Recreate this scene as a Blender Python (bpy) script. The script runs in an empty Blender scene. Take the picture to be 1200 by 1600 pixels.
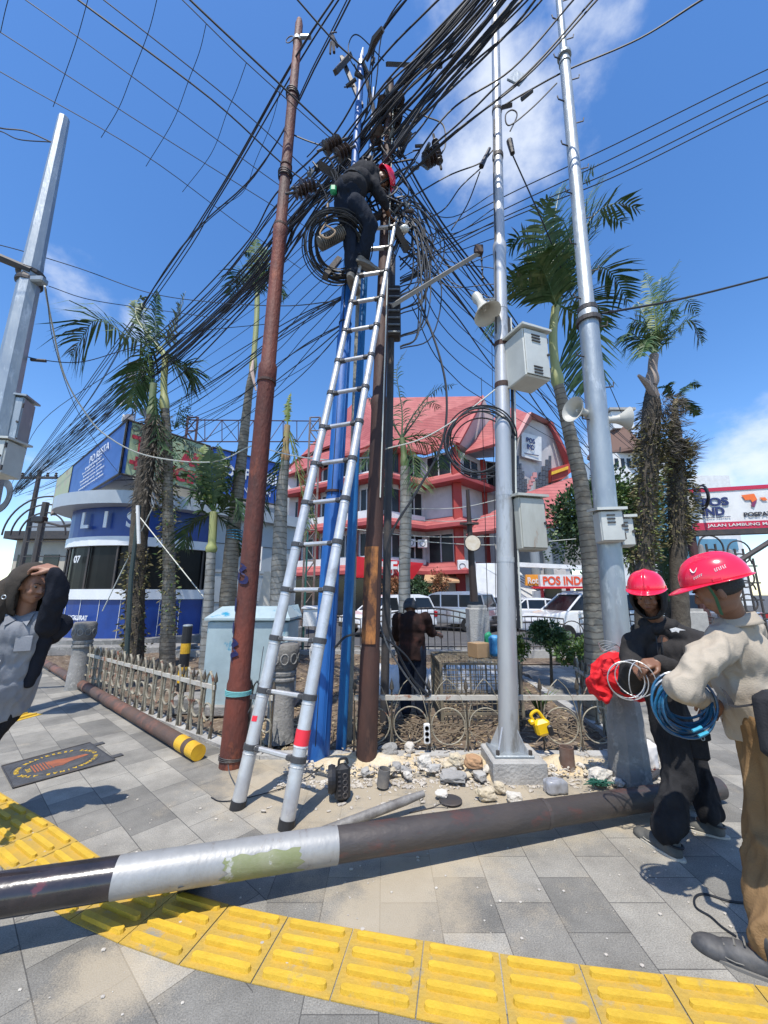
import bpy, math, random
from math import sin, cos, pi, radians, atan2, sqrt
from mathutils import Vector, Matrix, noise
from mathutils.geometry import tessellate_polygon
R = random.Random(7)
V = Vector
SC = bpy.context.scene
COL = SC.collection
# ------------------------------------------------------------------ camera
CZ, PITCH, F = 1.55, radians(12.2), 600.0
SUNV = V((.10, .45, -1)).normalized()
cam = bpy.data.cameras.new('camera'); camo = bpy.data.objects.new('camera', cam); COL.objects.link(camo)
camo.location = (0, 0, CZ); camo.rotation_euler = (pi/2 + PITCH, 0, 0)
cam.sensor_fit = 'VERTICAL'; cam.sensor_height = 32; cam.lens = F/1600*32; cam.clip_start = .05; cam.clip_end = 5000
SC.camera = camo
def D(px, py):
    u = (px-600)/F; v = (800-py)/F; c, s = cos(PITCH), sin(PITCH)
    return V((u, c - s*v, s + c*v))
def P(px, py, Y): d = D(px, py); return V((0, 0, CZ)) + d*(Y/d.y)       # point of the view ray at distance Y
def G(px, py, z=0.): d = D(px, py); return V((0, 0, CZ)) + d*((z-CZ)/d.z)  # ... at height z
# ------------------------------------------------------------------ world
def nd(t, kind, **kw):
    n = t.nodes.new(kind)
    for k, v in kw.items():
        if k.startswith('i_'): n.inputs[k[2:].replace('_', ' ')].default_value = v
        else: setattr(n, k, v)
    return n
world = bpy.data.worlds.new('World'); SC.world = world; world.use_nodes = True
t = world.node_tree; t.nodes.clear(); L = t.links.new
out = nd(t, 'ShaderNodeOutputWorld'); bg = nd(t, 'ShaderNodeBackground')
sky = nd(t, 'ShaderNodeTexSky'); sky.sky_type = 'NISHITA'; sky.sun_disc = False
sky.sun_elevation = math.asin(-SUNV.z); sky.sun_rotation = atan2(-SUNV.x, -SUNV.y) % (2*pi)
sky.air_density = 1.0; sky.dust_density = .35; sky.ozone_density = 1.6
hs = nd(t, 'ShaderNodeHueSaturation'); hs.inputs['Saturation'].default_value = 1.27; hs.inputs['Hue'].default_value = .505; hs.inputs['Value'].default_value = 1.5
L(sky.outputs[0], hs.inputs['Color'])
tc = nd(t, 'ShaderNodeTexCoord')
nz = nd(t, 'ShaderNodeTexNoise'); nz.inputs['Scale'].default_value = 6.5; nz.inputs['Detail'].default_value = 9; nz.inputs['Roughness'].default_value = .58
mp = nd(t, 'ShaderNodeMapping'); mp.inputs['Scale'].default_value = (1, 1, 1.5); L(tc.outputs['Generated'], mp.inputs[0]); L(mp.outputs[0], nz.inputs[0])
acc = None
# (direction, angular radius, strength)
CL = [((790, 150), .20, 1.0), ((720, 215), .13, .7), ((900, 30), .17, .8), ((860, 200), .12, .6), ((980, 10), .13, .4), ((130, 480), .10, .62), ((215, 500), .08, .5), ((60, 470), .06, .4),
      ((1190, 700), .13, .95), ((1120, 740), .09, .8), ((1230, 670), .12, .9), ((925, 690), .10, .75), ((985, 660), .07, .5), ((60, 720), .10, .55), ((200, 560), .06, .35), ((90, 790), .12, .6), ((1090, 660), .06, .4)]
for (px, py), rad, st in CL:
    d = D(px, py).normalized()
    dp = nd(t, 'ShaderNodeVectorMath', operation='DISTANCE'); dp.inputs[1].default_value = d; L(tc.outputs['Generated'], dp.inputs[0])
    mr = nd(t, 'ShaderNodeMapRange', interpolation_type='SMOOTHSTEP'); mr.inputs[1].default_value = rad*1.35; mr.inputs[2].default_value = 0; mr.inputs[3].default_value = 0; mr.inputs[4].default_value = st
    L(dp.outputs['Value'], mr.inputs[0])
    if acc is None: acc = mr
    else:
        mx = nd(t, 'ShaderNodeMath', operation='MAXIMUM'); L(acc.outputs[0], mx.inputs[0]); L(mr.outputs[0], mx.inputs[1]); acc = mx
a1 = nd(t, 'ShaderNodeMath', operation='MULTIPLY'); L(acc.outputs[0], a1.inputs[0]); a1.inputs[1].default_value = .56
a2 = nd(t, 'ShaderNodeMath', operation='ADD'); L(a1.outputs[0], a2.inputs[0]); L(nz.outputs[0], a2.inputs[1])
a3 = nd(t, 'ShaderNodeMapRange', interpolation_type='SMOOTHSTEP'); a3.inputs[1].default_value = .70; a3.inputs[2].default_value = 1.12; a3.inputs[3].default_value = 0; a3.inputs[4].default_value = .82
L(a2.outputs[0], a3.inputs[0])
mixc = nd(t, 'ShaderNodeMix', data_type='RGBA'); mixc.inputs[7].default_value = (6.2, 6.6, 7.2, 1)
L(a3.outputs[0], mixc.inputs[0]); L(hs.outputs[0], mixc.inputs[6])
L(mixc.outputs[2], bg.inputs[0]); bg.inputs[1].default_value = .15; L(bg.outputs[0], out.inputs[0])
sun = bpy.data.lights.new('sun', 'SUN'); sun.energy = 5.0; sun.angle = radians(.53); sun.color = (1, .95, .87)
suno = bpy.data.objects.new('sun', sun); COL.objects.link(suno); suno.rotation_euler = SUNV.to_track_quat('-Z', 'Y').to_euler(); suno.location = (-2, -8, 20)
SC.view_settings.view_transform = 'Standard'; SC.view_settings.look = 'None'; SC.view_settings.exposure = .12; SC.view_settings.gamma = 1
# ------------------------------------------------------------------ materials
MATS = {}
def mat(name, c1, rough=.7, metal=0., c2=None, scale=3., bump=0., bscale=None, detail=6, c3=None, s3=1., stretch=(1, 1, 1), spec=.5, w=(.35, .65), w3=(.55, .68), coat=0):
    if name in MATS: return MATS[name]
    m = bpy.data.materials.new(name); m.use_nodes = True; t = m.node_tree; L = t.links.new
    b = t.nodes['Principled BSDF']; b.inputs['Roughness'].default_value = rough; b.inputs['Metallic'].default_value = metal
    b.inputs['Specular IOR Level'].default_value = spec; b.inputs['Base Color'].default_value = (*c1, 1)
    if coat: b.inputs['Coat Weight'].default_value = coat
    g = nd(t, 'ShaderNodeTexCoord'); mp = nd(t, 'ShaderNodeMapping'); mp.inputs['Scale'].default_value = stretch; L(g.outputs['Object'], mp.inputs[0])
    col = None
    if c2:
        n = nd(t, 'ShaderNodeTexNoise'); n.inputs['Scale'].default_value = scale; n.inputs['Detail'].default_value = detail; n.inputs['Roughness'].default_value = .65
        L(mp.outputs[0], n.inputs[0]); r = nd(t, 'ShaderNodeMapRange'); r.inputs[1].default_value = w[0]; r.inputs[2].default_value = w[1]; L(n.outputs[0], r.inputs[0])
        x = nd(t, 'ShaderNodeMix', data_type='RGBA'); x.inputs[6].default_value = (*c1, 1); x.inputs[7].default_value = (*c2, 1); L(r.outputs[0], x.inputs[0]); col = x.outputs[2]
    if c3:
        n = nd(t, 'ShaderNodeTexNoise'); n.inputs['Scale'].default_value = s3; n.inputs['Detail'].default_value = 8; n.inputs['Roughness'].default_value = .7
        L(mp.outputs[0], n.inputs[0]); r = nd(t, 'ShaderNodeMapRange'); r.inputs[1].default_value = w3[0]; r.inputs[2].default_value = w3[1]; L(n.outputs[0], r.inputs[0])
        x = nd(t, 'ShaderNodeMix', data_type='RGBA'); x.inputs[6].default_value = (*c1, 1); x.inputs[7].default_value = (*c3, 1); L(r.outputs[0], x.inputs[0])
        if col: L(col, x.inputs[6])
        col = x.outputs[2]
    if col: L(col, b.inputs['Base Color'])
    if bump:
        n = nd(t, 'ShaderNodeTexNoise'); n.inputs['Scale'].default_value = bscale or scale*4; n.inputs['Detail'].default_value = 5; L(mp.outputs[0], n.inputs[0])
        bp = nd(t, 'ShaderNodeBump'); bp.inputs['Strength'].default_value = bump; bp.inputs['Distance'].default_value = .02; L(n.outputs[0], bp.inputs['Height']); L(bp.outputs[0], b.inputs['Normal'])
    MATS[name] = m; return m
def stripes(name, c1, c2, axis=2, period=.35, width=.1, rough=.7, metal=0, c3=None, s3=2., bump=.5, wob=.25):
    """bands across one axis of object space: roof-tile courses, trunk rings, cladding joints"""
    if name in MATS: return MATS[name]
    m = mat(name, c1, rough, metal); t = m.node_tree; L = t.links.new; b = t.nodes['Principled BSDF']
    g = nd(t, 'ShaderNodeTexCoord'); s = nd(t, 'ShaderNodeSeparateXYZ'); L(g.outputs['Object'], s.inputs[0])
    n = nd(t, 'ShaderNodeTexNoise'); n.inputs['Scale'].default_value = s3; n.inputs['Detail'].default_value = 6; L(g.outputs['Object'], n.inputs[0])
    k = nd(t, 'ShaderNodeMath', operation='MULTIPLY_ADD'); L(n.outputs[0], k.inputs[0]); k.inputs[1].default_value = period*wob; L(s.outputs[axis], k.inputs[2])
    d = nd(t, 'ShaderNodeMath', operation='DIVIDE'); L(k.outputs[0], d.inputs[0]); d.inputs[1].default_value = period
    f = nd(t, 'ShaderNodeMath', operation='FRACT'); L(d.outputs[0], f.inputs[0])
    r = nd(t, 'ShaderNodeMapRange'); r.inputs[1].default_value = 0; r.inputs[2].default_value = width*2; r.inputs[3].default_value = 1; r.inputs[4].default_value = 0; L(f.outputs[0], r.inputs[0])
    base = nd(t, 'ShaderNodeMix', data_type='RGBA'); base.inputs[6].default_value = (*c1, 1); base.inputs[7].default_value = (*(c3 or c1), 1)
    rr = nd(t, 'ShaderNodeMapRange'); rr.inputs[1].default_value = .35; rr.inputs[2].default_value = .65; L(n.outputs[0], rr.inputs[0]); L(rr.outputs[0], base.inputs[0])
    x = nd(t, 'ShaderNodeMix', data_type='RGBA'); L(base.outputs[2], x.inputs[6]); x.inputs[7].default_value = (*c2, 1); L(r.outputs[0], x.inputs[0]); L(x.outputs[2], b.inputs['Base Color'])
    bp = nd(t, 'ShaderNodeBump'); bp.inputs['Strength'].default_value = bump; bp.inputs['Distance'].default_value = .03; L(f.outputs[0], bp.inputs['Height']); L(bp.outputs[0], b.inputs['Normal'])
    return m
galv = mat('galvanised', (.40, .43, .43), .45, .5, (.28, .32, .35), 4, .15, 30, c3=(.55, .58, .58), s3=9, stretch=(1, 1, .35))
alum = mat('aluminium', (.60, .60, .59), .40, .45, (.48, .48, .47), 8, .1, 30, c3=(.36, .35, .34), s3=5, w3=(.58, .7))
silver = mat('silver_paint', (.52, .52, .51), .42, .45, (.40, .41, .42), 3, .1, 25, c3=(.22, .21, .19), s3=5, stretch=(1, 1, .25), w3=(.54, .66))
rust = mat('rust_red', (.16, .036, .02), .7, 0, (.055, .02, .015), 3.2, .5, 40, c3=(.34, .09, .035), s3=2.0, stretch=(1, 1, .4))
brown = mat('brown_pole', (.085, .036, .024), .7, .1, (.035, .02, .017), 3, .3, 40, c3=(.17, .08, .05), s3=2.3, stretch=(1, 1, .25))
bluep = mat('blue_paint', (.014, .125, .40), .5, 0, (.010, .075, .27), 3, .2, 25, c3=(.025, .14, .38), s3=2.5, stretch=(1, 1, .3))
blueb = mat('blue_bright', (.015, .18, .43), .5, 0, (.010, .10, .30), 3, .12, 25, stretch=(1, 1, .3))
concrete = mat('concrete', (.27, .26, .245), .9, 0, (.16, .16, .15), 3, .5, 40, c3=(.36, .35, .32), s3=8)
conc_pale = mat('concrete_pale', (.42, .41, .38), .9, 0, (.30, .29, .27), 4, .5, 40)
blackr = mat('black_rubber', (.012, .012, .014), .5, 0, (.022, .022, .024), 8)
cable = mat('cable_black', (.008, .010, .014), .6, 0, (.012, .015, .02), 4)
cableg = mat('cable_grey', (.10, .11, .12), .5, 0, (.05, .055, .06), 4)
cablew = mat('cable_white', (.55, .56, .5), .5, 0)
dsteel = mat('dark_steel', (.055, .055, .058), .6, .4, (.09, .075, .065), 5, .2, 30)
white = mat('white_paint', (.74, .74, .72), .5, 0, (.62, .62, .6), 2, .05)
cream = mat('cream_box', (.56, .57, .52), .5, .1, (.46, .47, .43), 2.5, .05, 20)
yellow = mat('yellow_paint', (.72, .43, .02), .5, 0, (.55, .30, .02), 5, .15, 30)
redp = mat('red_paint', (.55, .012, .02), .45)
black = mat('black_paint', (.012, .012, .014), .35, 0, (.03, .022, .02), 4, .1, 20)
glass = mat('dark_glass', (.010, .013, .016), .12, 0, (.022, .026, .03), .6, spec=.45)
green = mat('green_plastic', (.02, .30, .12), .5)
# ------------------------------------------------------------------ mesh builder
def frame(d, up=V((0, 0, 1))):
    d = d.normalized(); x = up.cross(d)
    if x.length < 1e-4: x = V((1, 0, 0)).cross(d)
    if x.length < 1e-4: x = V((0, 1, 0)).cross(d)
    x.normalize(); return x, d.cross(x).normalized(), d
ICO = {}
def ico(n):
    if n not in ICO:
        import bmesh
        bm = bmesh.new(); bmesh.ops.create_icosphere(bm, subdivisions=n, radius=1)
        ICO[n] = ([v.co.copy() for v in bm.verts], [[v.index for v in f.verts] for f in bm.faces]); bm.free()
    return ICO[n]
BASE = {}
class MB:
    def __init__(s): s.v = []; s.f = []
    def add(s, vs, fs):
        o = len(s.v); s.v += [V(p) for p in vs]; s.f += [[i+o for i in f] for f in fs]; return s
    def box(s, c, sz, M=None, taper=1.):
        x, y, z = sz[0]/2, sz[1]/2, sz[2]/2; vs = []
        for k in (-1, 1):
            q = 1 if k < 0 else taper
            vs += [V((-x*q, -y*q, z*k)), V((x*q, -y*q, z*k)), V((x*q, y*q, z*k)), V((-x*q, y*q, z*k))]
        if M is not None: vs = [M @ p for p in vs]
        c = V(c); return s.add([p+c for p in vs], [[3, 2, 1, 0], [4, 5, 6, 7], [0, 1, 5, 4], [1, 2, 6, 5], [2, 3, 7, 6], [3, 0, 4, 7]])
    def rbox(s, c, sz, r=.02, M=None):            # box with chamfered edges
        x, y, z = sz[0]/2, sz[1]/2, sz[2]/2; r = min(r, x*.9, y*.9, z*.9); vs = []; rings = []
        for zz, i in ((-z, r), (-z+r, 0), (z-r, 0), (z, r)):
            X, Y = x-i, y-i; rr = r*.7; ring = [(-X+rr, -Y), (X-rr, -Y), (X, -Y+rr), (X, Y-rr), (X-rr, Y), (-X+rr, Y), (-X, Y-rr), (-X, -Y+rr)]
            rings.append(len(vs)); vs += [V((a, b, zz)) for a, b in ring]
        fs = [[7, 6, 5, 4, 3, 2, 1, 0], [24+i for i in range(8)]]
        for k in range(3):
            for i in range(8): j = (i+1) % 8; fs.append([k*8+i, k*8+j, k*8+8+j, k*8+8+i])
        if M is not None: vs = [M @ p for p in vs]
        c = V(c); return s.add([p+c for p in vs], fs)
    def tube(s, pts, r, n=8, cap=True, flat=None):
        pts = [V(p) for p in pts]; m = len(pts); rs = r if isinstance(r, (list, tuple)) else [r]*m; o = len(s.v)
        ux = None
        for i, p in enumerate(pts):
            d = (pts[min(i+1, m-1)] - pts[max(i-1, 0)])
            if d.length < 1e-9: d = V((0, 0, 1))
            d.normalize()
            if ux is None: ux, uy, _ = frame(d)
            else:
                ux = (ux - d*ux.dot(d))
                if ux.length < 1e-6: ux, _, _ = frame(d)
                ux.normalize(); uy = d.cross(ux)
            for k in range(n):
                a = 2*pi*k/n; s.v.append(p + ux*(cos(a)*rs[i]) + uy*(sin(a)*rs[i]*(flat or 1)))
        for i in range(m-1):
            for k in range(n):
                j = (k+1) % n; s.f.append([o+i*n+k, o+i*n+j, o+(i+1)*n+j, o+(i+1)*n+k])
        if cap: s.f.append([o+k for k in range(n)][::-1]); s.f.append([o+(m-1)*n+k for k in range(n)])
        return s
    def cyl(s, a, b, r, n=16, r2=None): return s.tube([a, b], [r, r if r2 is None else r2], n)
    def lathe(s, c, prof, n=20, axis=V((0, 0, 1)), up=V((0, 1, 0))):   # prof: (radius, height)
        x, y, z = frame(V(axis), V(up)); c = V(c); o = len(s.v); m = len(prof)
        for r, h in prof:
            for k in range(n): a = 2*pi*k/n; s.v.append(c + z*h + x*(r*cos(a)) + y*(r*sin(a)))
        for i in range(m-1):
            for k in range(n): j = (k+1) % n; s.f.append([o+i*n+k, o+i*n+j, o+(i+1)*n+j, o+(i+1)*n+k])
        if prof[0][0] > 1e-5: s.f.append([o+k for k in range(n)][::-1])
        if prof[-1][0] > 1e-5: s.f.append([o+(m-1)*n+k for k in range(n)])
        return s
    def ell(s, c, r, M=None, n=3):
        vs, fs = ico(n); c = V(c); r = (r, r, r) if isinstance(r, (int, float)) else r
        q = [V((p.x*r[0], p.y*r[1], p.z*r[2])) for p in vs]
        if M is not None: q = [M @ p for p in q]
        return s.add([p+c for p in q], fs)
    def cap(s, a, b, ra, rb=None, n=12):        # tapered capsule
        rb = ra if rb is None else rb; s.cyl(a, b, ra, n, rb); s.ell(a, ra, n=2); s.ell(b, rb, n=2); return s
    def torus(s, c, R_, r, axis=V((0, 0, 1)), n=24, m=6, a0=0, a1=2*pi, up=V((0, 0, 1)), sy=1):
        x, y, z = frame(V(axis), V(up)); c = V(c); full = abs(a1-a0-2*pi) < 1e-6
        pts = [c + x*(R_*cos(a0+(a1-a0)*i/n)) + y*(R_*sy*sin(a0+(a1-a0)*i/n)) for i in range(n+1)]
        return s.tube(pts, r, m, cap=not full)
    def prism(s, poly, d):                       # 3D polygon extruded by vector d (flat caps triangulated)
        poly = [V(p) for p in poly]; n = len(poly); d = V(d); tri = tessellate_polygon([poly]); o = len(s.v)
        s.v += poly + [p+d for p in poly]
        for a, b, c in tri: s.f.append([o+a, o+b, o+c]); s.f.append([o+n+c, o+n+b, o+n+a])
        for i in range(n): j = (i+1) % n; s.f.append([o+i, o+j, o+n+j, o+n+i])
        return s
    def grid(s, fn, nu, nv):
        o = len(s.v)
        for i in range(nu+1):
            for j in range(nv+1): s.v.append(V(fn(i/nu, j/nv)))
        for i in range(nu):
            for j in range(nv): a = o+i*(nv+1)+j; s.f.append([a, a+nv+1, a+nv+2, a+1])
        return s
    def mesh(s, name, base):
        me = bpy.data.meshes.new(name); b = V(base); me.from_pydata([tuple(p-b) for p in s.v], [], s.f); me.validate(); return me
    def part(s, name, m, parent, smooth=False, label=None, solid=0):
        b = BASE[parent.name]; me = s.mesh(name, b); return link(me, name, m, parent, smooth, label, solid, b)
    def thing(s, name, m, label, cat, group=None, base=None, smooth=False, solid=0):
        if base is None:
            xs = [p.x for p in s.v]; ys = [p.y for p in s.v]; base = V(((min(xs)+max(xs))/2, (min(ys)+max(ys))/2, min(p.z for p in s.v)))
        me = s.mesh(name, base); o = link(me, name, m, None, smooth, label, solid, V(base)); o['category'] = cat
        if group: o['group'] = group
        return o
    def struct(s, name, m, smooth=False, kind='structure', label=None):
        me = s.mesh(name, V((0, 0, 0))); o = link(me, name, m, None, smooth, label, 0, V((0, 0, 0))); o['kind'] = kind; return o
def link(me, name, m, parent, smooth, label, solid, b):
    o = bpy.data.objects.new(name, me); COL.objects.link(o)
    for k in (m if isinstance(m, (list, tuple)) else [m]): me.materials.append(k)
    BASE[o.name] = b
    if parent: o.parent = parent
    else: o.location = b
    if smooth:
        me.polygons.foreach_set('use_smooth', [True]*len(me.polygons))
        if smooth != 'all':
            try: me.set_sharp_from_angle(angle=radians(40))
            except Exception: pass
    if label: o['label'] = label
    if solid:
        q = o.modifiers.new('solid', 'SOLIDIFY'); q.thickness = abs(solid); q.offset = 0
    return o
def T(name, label, cat, loc, group=None):
    o = bpy.data.objects.new(name, None); COL.objects.link(o); o.location = loc; o.empty_display_size = .2
    o['label'] = label; o['category'] = cat; BASE[o.name] = V(loc)
    if group: o['group'] = group
    return o
def copy_tree(o, parent=None):
    c = o.copy(); COL.objects.link(c)
    if parent: c.parent = parent
    for ch in list(o.children): copy_tree(ch, c)
    return c
def text(body, org, right, up, m, parent, w=None, h=None, depth=.01, name='lettering', bold=0.0, center=True, label=None):
    cu = bpy.data.curves.new('t', 'FONT'); cu.body = body; cu.extrude = 0; cu.offset = bold
    tmp = bpy.data.objects.new('t', cu); COL.objects.link(tmp); bpy.context.view_layer.update()
    me = bpy.data.meshes.new_from_object(tmp.evaluated_get(bpy.context.evaluated_depsgraph_get()))
    bpy.data.objects.remove(tmp); bpy.data.curves.remove(cu)
    xs = [v.co.x for v in me.vertices]; ys = [v.co.y for v in me.vertices]; W = max(xs)-min(xs); H = max(ys)-min(ys)
    sy = (h/H) if h else w/W; sx = (w/W) if w else sy; mx = (min(xs)+max(xs))/2 if center else min(xs); my = (min(ys)+max(ys))/2
    right = V(right).normalized(); up = V(up); up = (up - right*up.dot(right)).normalized(); nrm = right.cross(up); mb = MB()
    vs = [V(org)+right*((v.co.x-mx)*sx)+up*((v.co.y-my)*sy) for v in me.vertices]
    fs = [list(p.vertices) for p in me.polygons]; bpy.data.meshes.remove(me)
    n = len(vs); mb.add([p+nrm*depth for p in vs], fs); mb.add([p-nrm*.001 for p in vs], [f[::-1] for f in fs])
    ed = {}
    for f in fs:
        for i in range(len(f)): a, b = f[i], f[(i+1) % len(f)]; ed[(a, b)] = ed.get((a, b), 0)+1
    for (a, b) in ed:
        if (b, a) not in ed: mb.f.append([b, a, a+n, b+n][::-1])
    return mb.part(name, m, parent, label=label)
def spline(pts, n=8):
    pts = [V(p) for p in pts]
    if len(pts) == 2: return [pts[0].lerp(pts[1], i/n) for i in range(n+1)]
    out = []; q = [pts[0]*2-pts[1]] + pts + [pts[-1]*2-pts[-2]]
    for i in range(1, len(q)-2):
        a, b, c, d = q[i-1:i+3]
        for k in range(n):
            t = k/n; out.append(.5*((2*b)+(c-a)*t+(2*a-5*b+4*c-d)*t*t+(3*b-a-3*c+d)*t**3))
    out.append(pts[-1]); return out
def leafquad(mb, p, d, n, l, w):
    d = d.normalized(); s = d.cross(n)
    if s.length < 1e-4: s = V((1, 0, 0))
    s.normalize(); o = len(mb.v); mb.v += [p, p+d*l*.45+s*w*.5, p+d*l, p+d*l*.45-s*w*.5]; mb.f.append([o, o+1, o+2, o+3])
def rv(): 
    while 1:
        p = V((R.uniform(-1, 1), R.uniform(-1, 1), R.uniform(-1, 1)))
        if .05 < p.length < 1: return p
def fuse(mb, name, voxel=.012, it=4, disp=None):
    """one continuous skin over overlapping volumes; returns an MB"""
    me = mb.mesh('tmp', V((0, 0, 0))); o = bpy.data.objects.new('tmp', me); COL.objects.link(o)
    r = o.modifiers.new('r', 'REMESH'); r.mode = 'VOXEL'; r.voxel_size = voxel; r.use_smooth_shade = True
    if it: q = o.modifiers.new('s', 'SMOOTH'); q.factor = .5; q.iterations = it
    bpy.context.view_layer.update()
    ev = bpy.data.meshes.new_from_object(o.evaluated_get(bpy.context.evaluated_depsgraph_get()))
    bpy.data.objects.remove(o); bpy.data.meshes.remove(me)
    x = MB(); x.v = [v.co.copy() for v in ev.vertices]; x.f = [list(p.vertices) for p in ev.polygons]
    if disp:
        x.v = [p + n.vector*disp(p, n.vector) for p, n in zip(x.v, ev.vertex_normals)]
    bpy.data.meshes.remove(ev); return x
# ------------------------------------------------------------------ ground, paving
asph = mat('asphalt', (.06, .06, .062), .9, 0, (.085, .082, .08), 6, .3, 60, c3=(.11, .105, .095), s3=.4)
def grid_ground(name, x0, x1, y0, y1, z, m): return MB().add([(x0, y0, z), (x1, y0, z), (x1, y1, z), (x0, y1, z)], [[0, 1, 2, 3]]).struct(name, m)
grid_ground('ground', -2500, 2500, -400, 3500, -.09, asph)
def paver():
    m = mat('paver', (.2, .2, .2), .82); t = m.node_tree; L = t.links.new; b = t.nodes['Principled BSDF']
    g = nd(t, 'ShaderNodeTexCoord')
    def layer(rot, sc, off):
        mp = nd(t, 'ShaderNodeMapping'); mp.inputs['Rotation'].default_value = (0, 0, rot); mp.inputs['Location'].default_value = off; L(g.outputs['Object'], mp.inputs[0])
        br = nd(t, 'ShaderNodeTexBrick'); br.inputs['Scale'].default_value = 1; br.inputs['Brick Width'].default_value = .36; br.inputs['Row Height'].default_value = .295
        br.inputs['Mortar Size'].default_value = .0028; br.inputs['Mortar Smooth'].default_value = .3; br.offset = 0.5; br.offset_frequency = 2; br.squash_frequency = 3; br.squash = 1.0
        br.inputs['Color1'].default_value = (.165, .157, .137, 1); br.inputs['Color2'].default_value = (.345, .322, .272, 1); br.inputs['Mortar'].default_value = (.09, .085, .075, 1); br.inputs['Bias'].default_value = -.15
        L(mp.outputs[0], br.inputs[0]); return br
    a = layer(radians(90), 1, (.02, .61, 0)); c = layer(radians(41.5), 1, (.12, .1, 0))
    s = nd(t, 'ShaderNodeSeparateXYZ'); L(g.outputs['Object'], s.inputs[0])
    k = nd(t, 'ShaderNodeMath', operation='MULTIPLY_ADD'); L(s.outputs[1], k.inputs[0]); k.inputs[1].default_value = .18; L(s.outputs[0], k.inputs[2])
    gt = nd(t, 'ShaderNodeMath', operation='GREATER_THAN'); L(k.outputs[0], gt.inputs[0]); gt.inputs[1].default_value = -.18
    x = nd(t, 'ShaderNodeMix', data_type='RGBA'); L(gt.outputs[0], x.inputs[0]); L(c.outputs[0], x.inputs[6]); L(a.outputs[0], x.inputs[7])
    hf = nd(t, 'ShaderNodeMix', data_type='FLOAT'); L(gt.outputs[0], hf.inputs[0]); L(c.outputs['Fac'], hf.inputs[2]); L(a.outputs['Fac'], hf.inputs[3])
    n1 = nd(t, 'ShaderNodeTexNoise'); n1.inputs['Scale'].default_value = 2.1; n1.inputs['Detail'].default_value = 9; n1.inputs['Roughness'].default_value = .7; L(g.outputs['Object'], n1.inputs[0])
    r1 = nd(t, 'ShaderNodeMapRange'); r1.inputs[1].default_value = .3; r1.inputs[2].default_value = .75; r1.inputs[3].default_value = .62; r1.inputs[4].default_value = 1.4; L(n1.outputs[0], r1.inputs[0])
    n3 = nd(t, 'ShaderNodeTexNoise'); n3.inputs['Scale'].default_value = 160; n3.inputs['Detail'].default_value = 3; L(g.outputs['Object'], n3.inputs[0])
    r3 = nd(t, 'ShaderNodeMapRange'); r3.inputs[1].default_value = .3; r3.inputs[2].default_value = .7; r3.inputs[3].default_value = .72; r3.inputs[4].default_value = 1.28; L(n3.outputs[0], r3.inputs[0])
    mm = nd(t, 'ShaderNodeMath', operation='MULTIPLY'); L(r1.outputs[0], mm.inputs[0]); L(r3.outputs[0], mm.inputs[1])
    v = nd(t, 'ShaderNodeVectorMath', operation='SCALE'); L(x.outputs[2], v.inputs[0]); L(mm.outputs[0], v.inputs['Scale'])
    # sandy dust lying where the digging was, fading outwards in patches
    dist = None; acc = None
    for (px, py), rad in (((560, 1235), 1.25), ((760, 1230), 1.35), ((640, 1370), .9), ((430, 1225), .9), ((600, 1430), .6), ((170, 1540), .4), ((940, 1245), .9)):
        p = G(px, py); dn = nd(t, 'ShaderNodeVectorMath', operation='DISTANCE'); dn.inputs[1].default_value = p; L(g.outputs['Object'], dn.inputs[0])
        rr = nd(t, 'ShaderNodeMapRange', interpolation_type='SMOOTHSTEP'); rr.inputs[1].default_value = rad; rr.inputs[2].default_value = 0; L(dn.outputs['Value'], rr.inputs[0])
        if acc is None: acc = rr.outputs[0]
        else: mxx = nd(t, 'ShaderNodeMath', operation='MAXIMUM'); L(acc, mxx.inputs[0]); L(rr.outputs[0], mxx.inputs[1]); acc = mxx.outputs[0]
    n2 = nd(t, 'ShaderNodeTexNoise'); n2.inputs['Scale'].default_value = 3.2; n2.inputs['Detail'].default_value = 10; n2.inputs['Roughness'].default_value = .68; L(g.outputs['Object'], n2.inputs[0])
    ad = nd(t, 'ShaderNodeMath', operation='MULTIPLY_ADD'); L(acc, ad.inputs[0]); ad.inputs[1].default_value = .42; gr = nd(t, 'ShaderNodeMath', operation='MULTIPLY_ADD'); L(n3.outputs[0], gr.inputs[0]); gr.inputs[1].default_value = .30; gr2 = nd(t, 'ShaderNodeMath', operation='SUBTRACT'); L(n2.outputs[0], gr2.inputs[0]); gr2.inputs[1].default_value = .15; L(gr2.outputs[0], gr.inputs[2]); L(gr.outputs[0], ad.inputs[2])
    rd = nd(t, 'ShaderNodeMapRange'); rd.inputs[1].default_value = .58; rd.inputs[2].default_value = .86; rd.inputs[3].default_value = 0; rd.inputs[4].default_value = .62; L(ad.outputs[0], rd.inputs[0])
    y = nd(t, 'ShaderNodeMix', data_type='RGBA'); L(rd.outputs[0], y.inputs[0]); L(v.outputs[0], y.inputs[6]); y.inputs[7].default_value = (.46, .38, .26, 1); L(y.outputs[2], b.inputs['Base Color'])
    inv = nd(t, 'ShaderNodeMath', operation='MULTIPLY_ADD'); L(hf.outputs[0], inv.inputs[0]); inv.inputs[1].default_value = -1.0; L(n3.outputs[0], inv.inputs[2])
    bp = nd(t, 'ShaderNodeBump'); bp.inputs['Strength'].default_value = .35; bp.inputs['Distance'].default_value = .006; L(inv.outputs[0], bp.inputs['Height']); L(bp.outputs[0], b.inputs['Normal'])
    return m
FR = [(-16, 16.6), (-9, 10.25), (-5.3, 7.1), (-1.55, 4.28), (-1.2, 4.12), (2.62, 4.12), (2.75, 9.2)]
pave = [(-60, -12), (60, -12), (60, 9.2)] + FR[::-1] + [(-60, 34)]
MB().prism([(x, y, -.08) for x, y in pave], (0, 0, .08)).struct('pavement', paver())
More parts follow.
